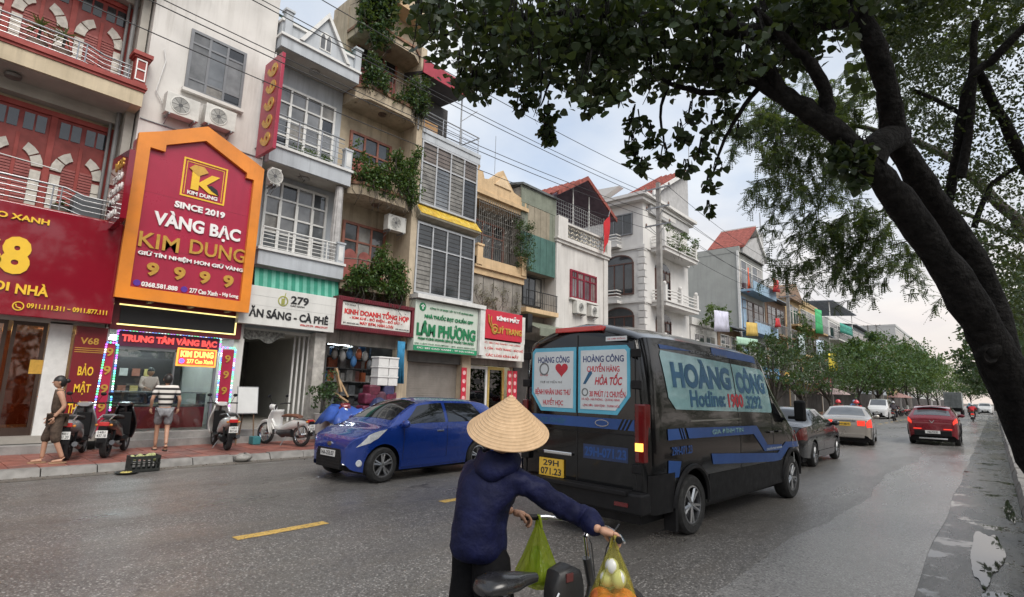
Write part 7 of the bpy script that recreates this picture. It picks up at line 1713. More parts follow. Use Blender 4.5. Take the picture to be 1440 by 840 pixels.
# ================================================================== people and two-wheelers
def skin(name, joints, edges, mat, parent, sub=2, local=True, flat=None):
    """one continuous surface grown round a skeleton; joints: name -> (x, y, z, radius)"""
    names = list(joints); me = bpy.data.meshes.new(name)
    me.from_pydata([joints[n][:3] for n in names], [(names.index(a), names.index(b)) for a, b in edges], [])
    ob = bpy.data.objects.new(name, me)
    ob.modifiers.new('skin', 'SKIN'); ss = ob.modifiers.new('sub', 'SUBSURF'); ss.levels = sub; ss.render_levels = sub
    for i, n in enumerate(names):
        r = joints[n][3]; d = me.skin_vertices[0].data[i]
        d.radius = r if isinstance(r, tuple) else (r, r); d.use_root = (i == 0)
    m2 = evaluated_mesh(ob); m2.materials.clear(); m2.materials.append(mat)
    for p in m2.polygons: p.use_smooth = True; p.material_index = 0
    return link(name, m2, parent, local)
def chain(*n): return list(zip(n, n[1:]))
M_SKIN = pm('skin', (.42, .235, .155), .55, var=.08, vs=12, space='O'); M_HAIR = pm('hair_black', (.012, .010, .009), .45, var=.2, vs=20, space='O')
def hand(parent, wrist, d, palm_n, size=1.0, curl=.6, mat=None, side=1, name='hand'):
    """palm with four curled fingers and a thumb; d: pointing direction, palm_n: palm normal"""
    mat = mat or M_SKIN; w_ = Vector(wrist); d = Vector(d).normalized(); n = Vector(palm_n).normalized(); s = d.cross(n).normalized()*side; n = s.cross(d).normalized()*side
    J = {}; E = []
    S = size
    J['w'] = (*w_, .024*S); p1 = w_ + d*.045*S; p2 = w_ + d*.085*S
    J['p1'] = (*p1, (.034*S, .020*S)); J['p2'] = (*p2, (.038*S, .017*S)); E += chain('w', 'p1', 'p2')
    po = skin(name, J, E, mat, parent, 2)
    for k, (off, L) in enumerate(((-.030, .070), (-.010, .078), (.010, .074), (.029, .058))):
        b = w_ + d*.085*S + s*off*S; c0 = curl*.9
        q1 = b + (d*math.cos(c0) + n*math.sin(c0))*L*.45*S; q2 = q1 + (d*math.cos(c0*2) + n*math.sin(c0*2))*L*.33*S; q3 = q2 + (d*math.cos(c0*2.9) + n*math.sin(c0*2.9))*L*.26*S
        skin('finger', {'a': (*(b-d*.02*S), .0095*S), 'b': (*b, .0095*S), 'c': (*q1, .009*S), 'd': (*q2, .0082*S), 'e': (*q3, .0068*S)}, chain('a', 'b', 'c', 'd', 'e'), mat, po, 2)
    b = w_ + d*.03*S - s*.032*S
    q1 = b + (d*.6 - s*.6 + n*.5).normalized()*.034*S; q2 = q1 + (d*.75 - s*.1 + n*.7).normalized()*.03*S
    skin('thumb', {'a': (*(b + s*.012*S), .012*S), 'b': (*b, .0115*S), 'c': (*q1, .0105*S), 'd': (*q2, .008*S)}, chain('a', 'b', 'c', 'd'), mat, po, 2)
    return po
def head(parent, c, face, r=.105, hair='short', bun=False, tilt=0):
    """c: centre of the head; face: unit direction looked at"""
    c = Vector(c); f = Vector((face[0], face[1], 0)).normalized(); s = f.cross(V(0,0,1)); m = Matrix((s, f, V(0,0,1))).transposed().to_4x4(); m.translation = c
    hd = MB(); rows = []
    for i in range(13):
        t_ = math.pi*i/12; z = r*1.18*math.cos(t_); row = []
        for j in range(18):
            a = 2*math.pi*j/18; rad = math.sin(t_)
            x = r*.80*rad*math.cos(a); y = r*.98*rad*math.sin(a)
            if z < -r*.3: x *= .86 + .0*z; y = y*(.80 if math.sin(a) < 0 else .96)
            row.append(m @ V(x, y, z))
        rows.append(row)
    hd.grid(rows, True)
    ho = hd.build('head', M_SKIN, parent, smooth=80, local=True)
    fe = MB().ball(m @ V(0, r*1.0, -r*.12), r*.10, r*.13, r*.15, 8, 6, m.to_3x3().to_4x4()); fe.build('nose', M_SKIN, ho, smooth=80, local=True)
    for sd in (-1, 1):
        MB().ball(m @ V(sd*r*.80, -.0, -r*.08), r*.10, r*.18, r*.27, 8, 6, m.to_3x3().to_4x4()).build('ear', M_SKIN, ho, smooth=80, local=True)
        MB().ball(m @ V(sd*r*.33, r*.84, r*.08), r*.13, r*.07, r*.07, 8, 6, m.to_3x3().to_4x4()).build('eye', M_HAIR, ho, smooth=80, local=True)
    MB().ball(m @ V(0, r*.88, -r*.55), r*.26, r*.08, r*.06, 8, 6, m.to_3x3().to_4x4()).build('mouth', pm('lips', (.30, .10, .08), .5), ho, smooth=80, local=True)
    hr = MB(); rows = []
    for i in range(8):
        t_ = math.pi*.66*i/7; row = []
        for j in range(18):
            a = 2*math.pi*j/18; k = 1.0 if math.sin(a) < .3 else .80; tt = t_*k*(1.12 if math.sin(a) < -.3 else .86)
            row.append(m @ V(r*.87*math.sin(tt)*math.cos(a), -r*.04 + r*1.05*math.sin(tt)*math.sin(a), r*1.26*math.cos(tt)))
        rows.append(row)
    hr.grid(rows, True); hro = hr.build('hair', M_HAIR, parent, smooth=80, local=True)
    if bun: MB().ball(m @ V(0, -r*1.15, r*.25), r*.45, r*.45, r*.42, 10, 8).build('bun', M_HAIR, hro, smooth=80, local=True)
    return ho
def body_set(t, J, top_m, leg_m, shoe_m, top=('pelvis', 'spine', 'chest', 'neck'), sleeves=1.0, legs=1.0, sleeve_full=False):
    """skin body, then shirt and trousers as clothes over it. J: joint name -> (x,y,z)"""
    R = dict(pelvis=(.145, .105), spine=(.125, .095), chest=(.145, .105), neck=.052, sl=.062, sr=.062, el=.043, er=.043, wl=.030, wr=.030, hl=.088, hr=.088, kl=.058, kr=.058, al=.040, ar=.040)
    body = {k: (*J[k], tuple(x*.74 for x in R[k]) if isinstance(R[k], tuple) else R[k]*(.74 if k in ('sl','sr') and sleeves > 0 else .92)) for k in R}
    E = chain('pelvis', 'spine', 'chest', 'neck') + chain('chest', 'sl', 'el', 'wl') + chain('chest', 'sr', 'er', 'wr') + chain('pelvis', 'hl', 'kl', 'al') + chain('pelvis', 'hr', 'kr', 'ar')
    skin('body', body, E, M_SKIN, t)
    lp_ = lambda a, b, u: tuple(J[a][i] + (J[b][i]-J[a][i])*u for i in range(3))
    S = {'pelvis': (*J['pelvis'], (.165, .125)), 'spine': (*J['spine'], (.15, .115)), 'chest': (*J['chest'], (.16, .118)), 'nk': (*lp_('chest', 'neck', .55), .075)}
    for sd in 'lr':
        S['s'+sd] = (*J['s'+sd], .078)
        if sleeves > 0: S['e'+sd] = (*lp_('s'+sd, 'e'+sd, min(1, sleeves)), .062 if sleeves < 1 else .056)
        if sleeves > 1: S['w'+sd] = (*lp_('e'+sd, 'w'+sd, sleeves-1), .043)
    ES = chain('pelvis', 'spine', 'chest', 'nk') + [('chest', 'sl'), ('chest', 'sr')]
    if sleeves > 0: ES += [('sl', 'el'), ('sr', 'er')]
    if sleeves > 1: ES += [('el', 'wl'), ('er', 'wr')]
    shirt = skin('shirt', S, ES, top_m, t)
    T = {'pelvis': (J['pelvis'][0], J['pelvis'][1], J['pelvis'][2]-.02, (.160, .122)), 'pl': (*lp_('pelvis', 'hl', .6), .105), 'pr': (*lp_('pelvis', 'hr', .6), .105), 'hl': (*J['hl'], .112), 'hr': (*J['hr'], .112), 'kl': (*lp_('hl', 'kl', min(1, legs)), .088), 'kr': (*lp_('hr', 'kr', min(1, legs)), .088)}
    ET = [('pelvis', 'hl'), ('pelvis', 'hr'), ('hl', 'kl'), ('hr', 'kr')]
    del T['pl'], T['pr']
    if legs > 1: T['al'] = (*lp_('kl', 'al', legs-1), .075); T['ar'] = (*lp_('kr', 'ar', legs-1), .075); ET += [('kl', 'al'), ('kr', 'ar')]
    skin('trousers', T, ET, leg_m, t)
    return shirt
def foot(t, a, d, mat, skinm=None):
    a = Vector(a); d = Vector(d).normalized()
    z0 = .018
    skin('foot', {'h': (a.x-d.x*.04, a.y-d.y*.04, z0+.035, .038), 'm': (a.x+d.x*.07, a.y+d.y*.07, z0+.026, (.040, .030)), 't': (a.x+d.x*.16, a.y+d.y*.16, z0+.018, (.042, .018)), 'a': (a.x, a.y, a.z, .036)}, [('h', 'm'), ('m', 't'), ('h', 'a')], skinm or M_SKIN, t)
    mb = MB(); s = d.cross(V(0,0,1)); pts = []
    for k in range(14):
        q = 2*math.pi*k/14; u = math.cos(q); v = math.sin(q); pts.append((a.x + d.x*(.06+.135*u) + s.x*v*(.05+.006*u), a.y + d.y*(.06+.135*u) + s.y*v*(.05+.006*u)))
    mb.prism(pts, lambda x, y, z: (x, y, z), 0, .022); mb.build('sandal', mat, t, local=True)
# walking woman, facing -Y (to the left); local +Y forward
t = thing('person', 'woman in brown sleeveless top and knee-length trousers walking on the red pavement', 'person', (-13.18, 2.22, .13), R_(172))
J = dict(pelvis=(0,0,.86), spine=(0,.015,1.03), chest=(0,.03,1.22), neck=(0,.03,1.37), sl=(-.165,.02,1.29), sr=(.165,.02,1.29), el=(-.21,-.07,1.03), er=(.21,.0,1.03), wl=(-.20,.06,.84), wr=(.21,.12,.83), hl=(-.085,0,.80), hr=(.085,0,.80), kl=(-.09,-.01,.45), kr=(.09,.12,.46), al=(-.09,-.16,.09), ar=(.09,.13,.08))
M_BRN = pm('brown_cloth', (.075, .05, .035), .85, var=.3, vs=14, space='O')
body_set(t, J, M_BRN, M_BRN, None, sleeves=0, legs=1.25)
head(t, (0, .05, 1.475), (0, 1), .10, bun=True)
hand(t, J['wl'], (-.0, .1, -1), (.7, .5, 0), .95, .5, side=1); hand(t, J['wr'], (0, .15, -1), (-.7, .4, 0), .95, .5, side=-1)
for s in ('al', 'ar'): foot(t, J[s], (0, 1, 0), pm('sandal_tan', (.34, .22, .13), .7))
# man in striped shirt, walking into the shop (toward -X)
t = thing('person', 'man in black and white striped shirt and grey shorts walking to the gold shop', 'person', (-14.28, 4.30, .13), R_(80))
J = dict(pelvis=(0,0,.92), spine=(0,.01,1.10), chest=(0,.02,1.31), neck=(0,.03,1.47), sl=(-.185,.0,1.39), sr=(.185,.0,1.39), el=(-.27,-.05,1.13), er=(.27,-.06,1.13), wl=(-.26,.06,.93), wr=(.27,.05,.93), hl=(-.09,0,.86), hr=(.09,0,.86), kl=(-.09,.10,.49), kr=(.095,.0,.48), al=(-.08,.12,.10), ar=(.09,-.18,.14))
def stripe_mat():
    m = pm('striped_cotton', (.6, .57, .53), .85, var=.05, space='O'); tt = m.node_tree; b = tt.nodes['Principled BSDF']
    tcn = tt.nodes.new('ShaderNodeTexCoord'); sp = tt.nodes.new('ShaderNodeSeparateXYZ'); tt.links.new(tcn.outputs['Object'], sp.inputs[0])
    f = math_node(tt, 'FRACT', math_node(tt, 'MULTIPLY', sp.outputs[2], 8.6)); f = math_node(tt, 'GREATER_THAN', f, .55)
    old = b.inputs['Base Color'].links[0].from_socket
    tt.links.new(mixc(tt, f, old, (.02, .018, .018)), b.inputs['Base Color']); return m
body_set(t, J, stripe_mat(), pm('grey_denim', (.22, .22, .23), .85, var=.2, vs=16, space='O'), None, sleeves=.75, legs=.85)
head(t, (0, .06, 1.585), (0, 1), .105)
hand(t, J['wl'], (0, .1, -1), (.7, .4, 0), 1, .6); hand(t, J['wr'], (0, .1, -1), (-.7, .4, 0), 1, .6, side=-1)
for s in ('al', 'ar'): foot(t, J[s], (0, 1, 0), pm('sandal_dark', (.04, .035, .03), .7))
# shopkeeper behind the counter
t = thing('person', 'shopkeeper in a pale shirt behind the jewellery counter', 'person', (-17.35, 4.75, .46), R_(-80))
J = dict(pelvis=(0,0,.86), spine=(0,.01,1.02), chest=(0,.03,1.20), neck=(0,.04,1.34), sl=(-.165,.02,1.27), sr=(.165,.02,1.27), el=(-.22,.06,1.04), er=(.22,.06,1.04), wl=(-.12,.25,1.0), wr=(.12,.25,1.0), hl=(-.085,0,.80), hr=(.085,0,.80), kl=(-.09,.0,.45), kr=(.09,.0,.46), al=(-.09,-.02,.09), ar=(.09,-.02,.08))
body_set(t, J, pm('pale_pink_cloth', (.60, .46, .40), .8, space='O'), pm('dark_trousers', (.03, .03, .04), .8, space='O'), None, sleeves=1.6, legs=2.0)
head(t, (0, .06, 1.445), (0, 1), .10)
for s, sd in (('wl', 1), ('wr', -1)): hand(t, J[s], (0, 1, -.1), (0, 0, -1), .9, .4, side=sd)
for s in ('al', 'ar'): foot(t, J[s], (0, 1, 0), pm('sandal_dark', (.04, .035, .03), .7))

# ------------------------------------------------------------------ scooters
def hull(st, n=14, p=2.4):
    """superellipse sections (y, z, half width, half height)"""
    rows = []
    for (y, z, hw, hh) in st:
        row = []
        for j in range(n):
            a = 2*math.pi*j/n; c, s = math.cos(a), math.sin(a)
            row.append((hw*math.copysign(abs(c)**(2/p), c), y, z + hh*math.copysign(abs(s)**(2/p), s)))
        rows.append(row)
    mb = MB().grid(rows, True); k = len(mb.v)
    mb.f.append(tuple(range(n-1, -1, -1))); mb.f.append(tuple(k-n+j for j in range(n)))
    return mb
def bike_wheel(t, y, r, w_, spokes=True, rim=M_ALLOY):
    m = Matrix.Translation((0, y, r)) @ Matrix.Rotation(R_(90), 4, 'Y')
    prof = [(r-w_*.9+.0, -w_/2), (r-.02, -w_/2), (r, -w_/4), (r, w_/4), (r-.02, w_/2), (r-w_*.9, w_/2), (r-w_*.9, -w_/2)]
    o = MB().lathe(prof, m, 28, False).build('wheel', M_TYRE, t, smooth=45, local=True)
    b = MB().lathe([(.0, -.05), (.05, -.05), (.05, .05), (.0, .05)], m, 12, False); ri = r-w_*.9
    b.lathe([(ri-.02, -w_*.35), (ri+.004, -w_*.4), (ri+.004, w_*.4), (ri-.02, w_*.35), (ri-.02, -w_*.35)], m, 28, False)
    for k in range(18 if spokes else 5):
        a = 2*math.pi*k/(18 if spokes else 5); b.tube([m @ V(.04*math.cos(a), .04*math.sin(a), .03*(-1)**k if spokes else 0), m @ V(ri*math.cos(a+.3*(spokes)), ri*math.sin(a+.3*(spokes)), 0)], .0035 if spokes else .018, 4)
    b.build('rim', rim, o, smooth=40, local=True)
    return o
def scooter(label, loc, rz, col, kind='scooter', plate='14B1-229.02', seatc=(.02, .02, .02), z=.13, lit=False, accent=None):
    t = thing('motor_scooter', label, 'motorbike', (loc[0], loc[1], z), rz, 'motorbikes along the street')
    M1 = paint('bike_%s' % ('%02d%02d%02d' % tuple(int(c*99) for c in col)), col, .1, .3); MS = pm('seat_%d' % int(seatc[0]*999), seatc, .5, var=.1, space='O')
    M2 = accent or M1
    cub = kind == 'cub'; r = .285 if cub else .24; wf, wr = (.62, -.60) if cub else (.64, -.62)
    bike_wheel(t, wf, r, .065 if cub else .085, cub, M_CHROME if cub else M_ALLOY); bike_wheel(t, wr, r, .07 if cub else .10, cub, M_CHROME if cub else M_ALLOYD)
    if cub:
        hull([(-.78,.60,.05,.05),(-.62,.60,.085,.09),(-.35,.55,.10,.13),(-.1,.47,.08,.11),(.1,.40,.05,.07),(.3,.44,.045,.06),(.42,.60,.04,.07)]).build('frame', M1, t, smooth=50, local=True)
        ls = MB(); rows = []
        for i in range(9):
            u = i/8; zz = .26 + .62*u; yy = .36 + .10*math.sin(u*2.6) - .06*u
            rows.append([(x*(.20+.05*math.sin(u*3.1)), yy - .10*abs(x)**2, zz) for x in (-1, -.6, -.2, .2, .6, 1)])
        o = ls.grid(rows).build('leg_shield', M1, t, smooth=60, local=True); o.modifiers.new('solid', 'SOLIDIFY').thickness = .012
        hull([(.36,.93,.06,.06),(.42,.95,.085,.09),(.50,.95,.07,.08)]).build('headlamp_cowl', M1, t, smooth=50, local=True)
        MB().tube([(0,-.30,.33),(0,.05,.30),(0,.2,.33)], [.10,.11,.07], 10).build('engine', M_ALLOYD, t, smooth=50, local=True)
        hull([(-.52,.74,.10,.03),(-.35,.76,.125,.045),(-.1,.755,.12,.045),(.05,.73,.08,.03)]).build('seat', MS, t, smooth=50, local=True)
        MB().box(-.10, .10, -.86, -.46, .70, .715).build('rack', M_CHROME, t, local=True)
        a = [(0, wr+.30*math.cos(q), r+.31*math.sin(q)) for q in [R_(25+ k*14) for k in range(11)]]
        MB().tube(a, .055, 6).build('rear_fender', M1, t, smooth=50, local=True)
        a = [(0, wf+.30*math.cos(q), r+.30*math.sin(q)) for q in [R_(20+ k*14) for k in range(11)]]; MB().tube(a, .045, 6).build('front_fender', M1, t, smooth=50, local=True)
    else:
        hull([(-.92,.66,.05,.05),(-.84,.68,.11,.09),(-.6,.64,.15,.14),(-.3,.56,.155,.16),(-.08,.46,.13,.13),(.02,.40,.11,.08)]).build('rear_body', M2, t, smooth=50, local=True)
        hull([(-.14,.33,.12,.05),(.1,.30,.14,.035),(.34,.31,.13,.04),(.42,.36,.11,.06)]).build('floorboard', M_PLAST, t, smooth=50, local=True)
        sh_ = MB(); rows = []
        for i in range(10):
            u = i/9; zz = .30 + .68*u; yy = .50 - .17*u + .04*math.sin(u*6); hw = .135 + .075*math.sin(math.pi*min(1, u*1.05))
            rows.append([(math.sin(q)*hw, yy + .10*math.cos(q), zz) for q in [R_(-105 + 210*j/10) for j in range(11)]])
        o = sh_.grid(rows).build('front_shield', M1, t, smooth=60, local=True); o.modifiers.new('solid', 'SOLIDIFY').thickness = .02
        MB().box(-.13, .13, .36, .40, .36, .86).build('inner_shield', M_PLAST, t, local=True, bevel=.03)
        hull([(.22,1.02,.10,.035),(.30,1.03,.15,.05),(.40,1.0,.13,.055),(.46,.97,.07,.035)]).build('handlebar_cowl', M1, t, smooth=50, local=True)
        hull([(-.80,.80,.08,.025),(-.62,.82,.12,.04),(-.35,.79,.135,.045),(-.1,.775,.12,.045),(.08,.745,.08,.03)]).build('seat', MS, t, smooth=50, local=True)
        a = [(0, wf+.26*math.cos(q), r+.265*math.sin(q)) for q in [R_(20+ k*14) for k in range(11)]]; MB().tube(a, .065, 6).build('front_fender', M1, t, smooth=50, local=True)
        MB().tube([(-.09,-.3,.28),(-.10,-.66,.26)], [.07,.08], 10).build('engine', M_PLAST, t, smooth=50, local=True)
        MB().tube([(-.1,-1.0,.76),(-.1,-.7,.84),(.1,-.7,.84),(.1,-1.0,.76)], .014, 6).build('grab_rail', M_STAIN, t, local=True)
    MB().tube([(0,.34,1.0),(0,.60,r)], .028, 8).build('fork', M_ALLOYD, t, local=True)
    for sd in (1, -1):
        MB().tube([(sd*.08,.30,1.03),(sd*.22,.26,1.05),(sd*.34,.20,1.05)], [.014,.014,.018], 8).build('handlebar', M_PLAST, t, smooth=50, local=True)
        mm = MB().tube([(sd*.20,.27,1.05),(sd*.27,.30,1.20)], .006, 5).ball((sd*.29,.30,1.24), .055, .015, .04, 10, 6); mm.build('mirror', M_PLAST, t, smooth=50, local=True)
        MB().tube([(sd*.09,wr,r),(sd*.10,-.55,.62)], .025, 6).build('shock', M_CHROME if cub else M_PLAST, t, local=True)
    MB().tube([(.12,-.1,.22),(.13,-.4,.22),(.15,-.85,.32)], [.02,.045,.05], 8).build('exhaust', M_ALLOYD, t, smooth=50, local=True)
    MB().ball((0,.50 if not cub else .505,.88 if not cub else .95), .075, .035, .06, 12, 8).build('headlamp', M_LAMPC, t, smooth=60, local=True)
    yb = -.93 if not cub else -.86
    MB().box(-.09, .09, yb-.03, yb+.02, .64 if not cub else .60, .72 if not cub else .68).build('tail_lamp', M_LAMPRL if lit else pm('tail_red', (.5, .03, .03), .2, coat=.5), t, local=True, bevel=.01)
    for sd in (1, -1): MB().ball((sd*.12, yb, .66 if not cub else .63), .03, .03, .025, 8, 6).build('indicator', pm('amber', (.6,.22,.04), .3), t, local=True)
    MB().box(-.07, .07, yb-.06, yb-.02, .33, .64).build('plate_mount', M_PLAST, t, local=True)
    po = MB().box(-.095, .095, yb-.075, yb-.062, .42, .56).build('number_plate', M_PLATEW, t, local=True)
    txt(plate.split('-')[0], .12, .042, M_BLKL, po, (0, yb-.075, .525), '-Y', .002, .01, local=True); txt(plate.split('-')[1], .15, .055, M_BLKL, po, (0, yb-.075, .462), '-Y', .002, .01, local=True)
    MB().tube([(-.05,-.15,.26),(-.20,-.12,.01)], .012, 5).build('side_stand', M_STEEL, t, local=True)
    return t
BLK = (.012, .012, .014); WHT = (.62, .62, .60)
scooter('silver and black scooter parked behind the walking woman', (-14.05, 2.72), R_(68), (.30, .30, .31), plate='14B1-561.20')
scooter('black scooter with red tail parked beside the dark red standing panel', (-14.05, 3.40), R_(62), BLK, plate='14B1-437.18')
scooter('white scooter with black floor parked before the gold shop', (-14.15, 5.55), R_(82), WHT, plate='14B1-802.66')
scooter('white step-through motorbike with brown seat parked before the cafe', (-13.9, 6.98), R_(108), WHT, 'cub', '14N1-066.81', (.14, .06, .035))
scooter('dark red motorbike under the blue tarpaulin', (-14.0, 8.75), R_(-118), (.16, .012, .02), plate='14B1-190.77')
# further motorbikes
far = [((-13.6, 22.0), 75, BLK, 'black scooter parked under the crimson window'), ((-13.6, 30.5), 80, (.2, .02, .02), 'red scooter parked at the villa corner'),
  ((-13.4, 37.0), 70, BLK, 'black scooter parked past the villa'), ((-9.4, 67.5), 120, (.25, .25, .26), 'silver scooter first in the row beyond the minivan'), ((-8.9, 70.0), 115, BLK, 'black scooter second in the row beyond the minivan'), ((-8.8, 73.0), 118, WHT, 'white scooter third in the row beyond the minivan'), ((-8.6, 76.0), 112, BLK, 'black scooter fourth in the row beyond the minivan'), ((-8.4, 80.0), 118, (.25, .02, .03), 'red scooter fifth in the row beyond the minivan'), ((-8.2, 84.0), 115, BLK, 'black scooter last in the row beyond the minivan'), ((-9.8, 64.8), 120, BLK, 'black scooter tucked beside the parked minivan'),
  ((1.2, 58.5), -70, BLK, 'black scooter parked by the green bins'), ((1.5, 61.0), -75, (.3, .3, .3), 'silver scooter parked past the green bins'), ((1.4, 64.5), -70, BLK, 'black scooter farthest past the green bins')]
for (loc, a, c, lab) in far: scooter(lab, loc, R_(a), c, z=.13 if loc[0] < -12.4 or loc[0] > .2 else 0)
def rider(label, loc, rz, jacket, helmet, trousers=(.03, .03, .04)):
    t = thing('person', label, 'person', (loc[0], loc[1], 0), rz, 'motorbike riders')
    J = dict(pelvis=(0,-.32,.93), spine=(0,-.30,1.08), chest=(0,-.24,1.27), neck=(0,-.20,1.42), sl=(-.185,-.2,1.34), sr=(.185,-.2,1.34), el=(-.28,.0,1.14), er=(.28,.0,1.14), wl=(-.29,.17,1.08), wr=(.29,.17,1.08), hl=(-.10,-.22,.88), hr=(.10,-.22,.88), kl=(-.17,.16,.76), kr=(.17,.16,.76), al=(-.15,.12,.40), ar=(.15,.12,.40))
    body_set(t, J, pm('jacket_%d%d%d' % tuple(int(c*99) for c in jacket), jacket, .7, space='O'), pm('rider_trousers', trousers, .8, space='O'), None, sleeves=2.0, legs=2.0)
    head(t, (0, -.17, 1.53), (0, 1), .10)
    MB().lathe([(.0,.145),(.06,.135),(.11,.09),(.135,.02),(.14,-.03),(.132,-.03)], Matrix.Translation((0,-.18,1.55)), 16, False).build('helmet', pm('helmet_%d%d%d' % tuple(int(c*99) for c in helmet), helmet, .25, coat=.5), t, smooth=60, local=True)
    for s, sd in (('wl', 1), ('wr', -1)): hand(t, J[s], (0, 1, -.2), (0, 0, -1), .95, .9, side=sd)
    return t
RED = (.55, .02, .03)
for k, (loc, rz, jc, hc, bc, l1, l2, lit) in enumerate([((-1.62, 68.0), 0, RED, (.5, .5, .5), RED, 'rider in red jacket on a red scooter riding away on the right', 'red scooter ridden away on the right', True),
    ((-6.45, 34.5), 180, RED, RED, BLK, 'rider with red helmet and jacket above the silver sedan, left one', 'black scooter of the left red-clad rider', False), ((-5.55, 34.2), 180, RED, RED, BLK, 'rider with red helmet and jacket above the silver sedan, right one', 'black scooter of the right red-clad rider', False),
    ((-6.6, 58.0), 0, (.06, .05, .06), (.4, .4, .4), BLK, 'rider in dark clothes near the parked minivan', 'black scooter ridden past the parked minivan', False), ((-8.9, 54.0), 180, (.16, .25, .45), (.3, .35, .5), BLK, 'rider in a blue shirt left of the parked minivan', 'black scooter of the blue-shirted rider', False), ((-2.4, 92.0), 0, (.10, .3, .4), (.1, .35, .45), BLK, 'rider with teal helmet behind the red crossover', 'black scooter of the teal-helmeted rider', False)]):
    rider(l1, loc, R_(rz), jc, hc); scooter(l2, loc, R_(rz), bc, z=0, lit=lit)

# ------------------------------------------------------------------ bicycle pushed by the woman in the conical hat
bk = thing('bicycle', 'black bicycle with chrome handlebar pushed along the road in front', 'bicycle', (-1.79, 2.29, 0), R_(-11))
M_BFR = pm('bike_frame', (.03, .03, .032), .35, var=.1, coat=.4, space='O')
for y in (-.52, .55): bike_wheel(bk, y, .30, .045, True, M_CHROME)
MB().tube([(0,-.16,.30),(0,-.20,.74)], .018, 8).tube([(0,-.16,.30),(0,.02,.34),(0,.36,.62),(0,.38,.70)], .022, 8).tube([(0,-.16,.30),(.05,-.52,.30)], .012, 6).tube([(0,-.16,.30),(-.05,-.52,.30)], .012, 6).tube([(.05,-.52,.30),(0,-.20,.60)], .010, 6).tube([(-.05,-.52,.30),(0,-.20,.60)], .010, 6).tube([(0,.34,.82),(0,.42,.52)], .024, 8).tube([(.05,.43,.50),(.05,.55,.30)], .014, 6).tube([(-.05,.43,.50),(-.05,.55,.30)], .014, 6).build('frame', M_BFR, bk, smooth=50, local=True)
s = hull([(-.36,.785,.05,.02),(-.33,.795,.085,.036),(-.26,.80,.098,.044),(-.18,.795,.085,.040),(-.10,.79,.045,.032),(-.02,.785,.024,.022)], 16); s.build('saddle', pm('saddle_black', (.016, .016, .017), .28, var=.15, vs=14, space='O', coat=.3), bk, smooth=60, local=True)
MB().tube([(0,-.20,.60),(0,-.205,.77)], .014, 8).build('seat_post', M_CHROME, bk, local=True)
MB().ball((0,-.40,.72), .035, .02, .025, 10, 6).build('reflector', M_LAMPR, bk, smooth=60, local=True)
st_m = Matrix.Translation((0, .34, 0)) @ Matrix.Rotation(R_(10), 4, 'Z')
def sv(x, y, z): return st_m @ V(x, y, z)
MB().tube([sv(0,.02,.80), sv(0,-.01,.93)], .016, 8).tube([sv(0,-.01,.93), sv(0,.03,.985)], .018, 8).build('stem', M_CHROME, bk, smooth=50, local=True)
MB().tube([sv(-.30,-.17,1.0), sv(-.22,-.08,1.005), sv(-.12,.02,.99), sv(0,.03,.985), sv(.12,.02,.99), sv(.22,-.08,1.005), sv(.30,-.17,1.0)], .0115, 10).build('handlebar', M_CHROME, bk, smooth=60, local=True)
for sd in (1, -1):
    MB().tube([sv(sd*.245,-.11,1.003), sv(sd*.315,-.187,1.0)], .016, 10).build('grip', M_PLAST, bk, smooth=50, local=True)
    MB().tube([sv(sd*.20,-.05,1.0), sv(sd*.24,-.05,.985), sv(sd*.31,-.13,.98)], .006, 6).build('brake_lever', M_CHROME, bk, smooth=50, local=True)
    MB().tube([sv(sd*.2,-.05,1.0), sv(sd*.14,.10,1.0), sv(sd*.05,.12,.86), (0,.42,.60)], .004, 5).build('brake_cable', M_BLACK, bk, local=True)
MB().ball(sv(0,.02,.985), .026, .03, .026, 10, 6).build('stem_clamp', M_CHROME, bk, smooth=60, local=True)
# battery bag on the frame
bg_ = hull([(.07,.64,.04,.09),(.10,.67,.06,.13),(.18,.68,.065,.14),(.25,.67,.06,.12),(.28,.65,.04,.08)], 16, 4.5); bgo = bg_.build('frame_bag', pm('bag_black', (.02, .02, .021), .5, var=.15, vs=12, space='O'), bk, smooth=50, local=True)
MB().box(.060, .068, .13, .175, .75, .79).build('bag_badge', pm('badge_dull', (.10, .03, .03), .4), bgo, local=True)
MB().tube([(.09,-.10,.52),(.085,.06,.72)], .008, 6).build('lock_rod', M_CHROME, bk, local=True); MB().boxm(Matrix.Translation((.09,-.08,.545)) @ Matrix.Rotation(-.67, 4, 'X'), .02, .025, .06).build('rod_tag', M_YELLOW, bk, local=True)
MB().lathe([(.0,-.01),(.09,-.01),(.09,.01),(.0,.01)], Matrix.Translation((.06,-.16,.30)) @ Matrix.Rotation(R_(90), 4, 'Y'), 20).build('chainring', M_CHROME, bk, local=True)
for sd in (1, -1): MB().tube([(sd*.07,-.16,.30),(sd*.10,-.16+sd*.03,.30-sd*.16)], .010, 6).box(sd*.10-.05*(sd<0), sd*.10+.05*(sd>0)+.05*(sd<0), -.20+sd*.03, -.12+sd*.03, .285-sd*.17, .305-sd*.17).build('pedal', M_BFR, bk, local=True)
a = [(0, -.52+.325*math.cos(q), .30+.325*math.sin(q)) for q in [R_(15+k*14) for k in range(13)]]; MB().tube(a, .028, 6).build('fender', M_BFR, bk, smooth=50, local=True)
a = [(0, .55+.325*math.cos(q), .30+.325*math.sin(q)) for q in [R_(10+k*14) for k in range(11)]]; MB().tube(a, .028, 6).build('fender', M_BFR, bk, smooth=50, local=True)
MB().box(-.06, .06, -.80, -.38, .655, .668).build('rack', M_BFR, bk, local=True)
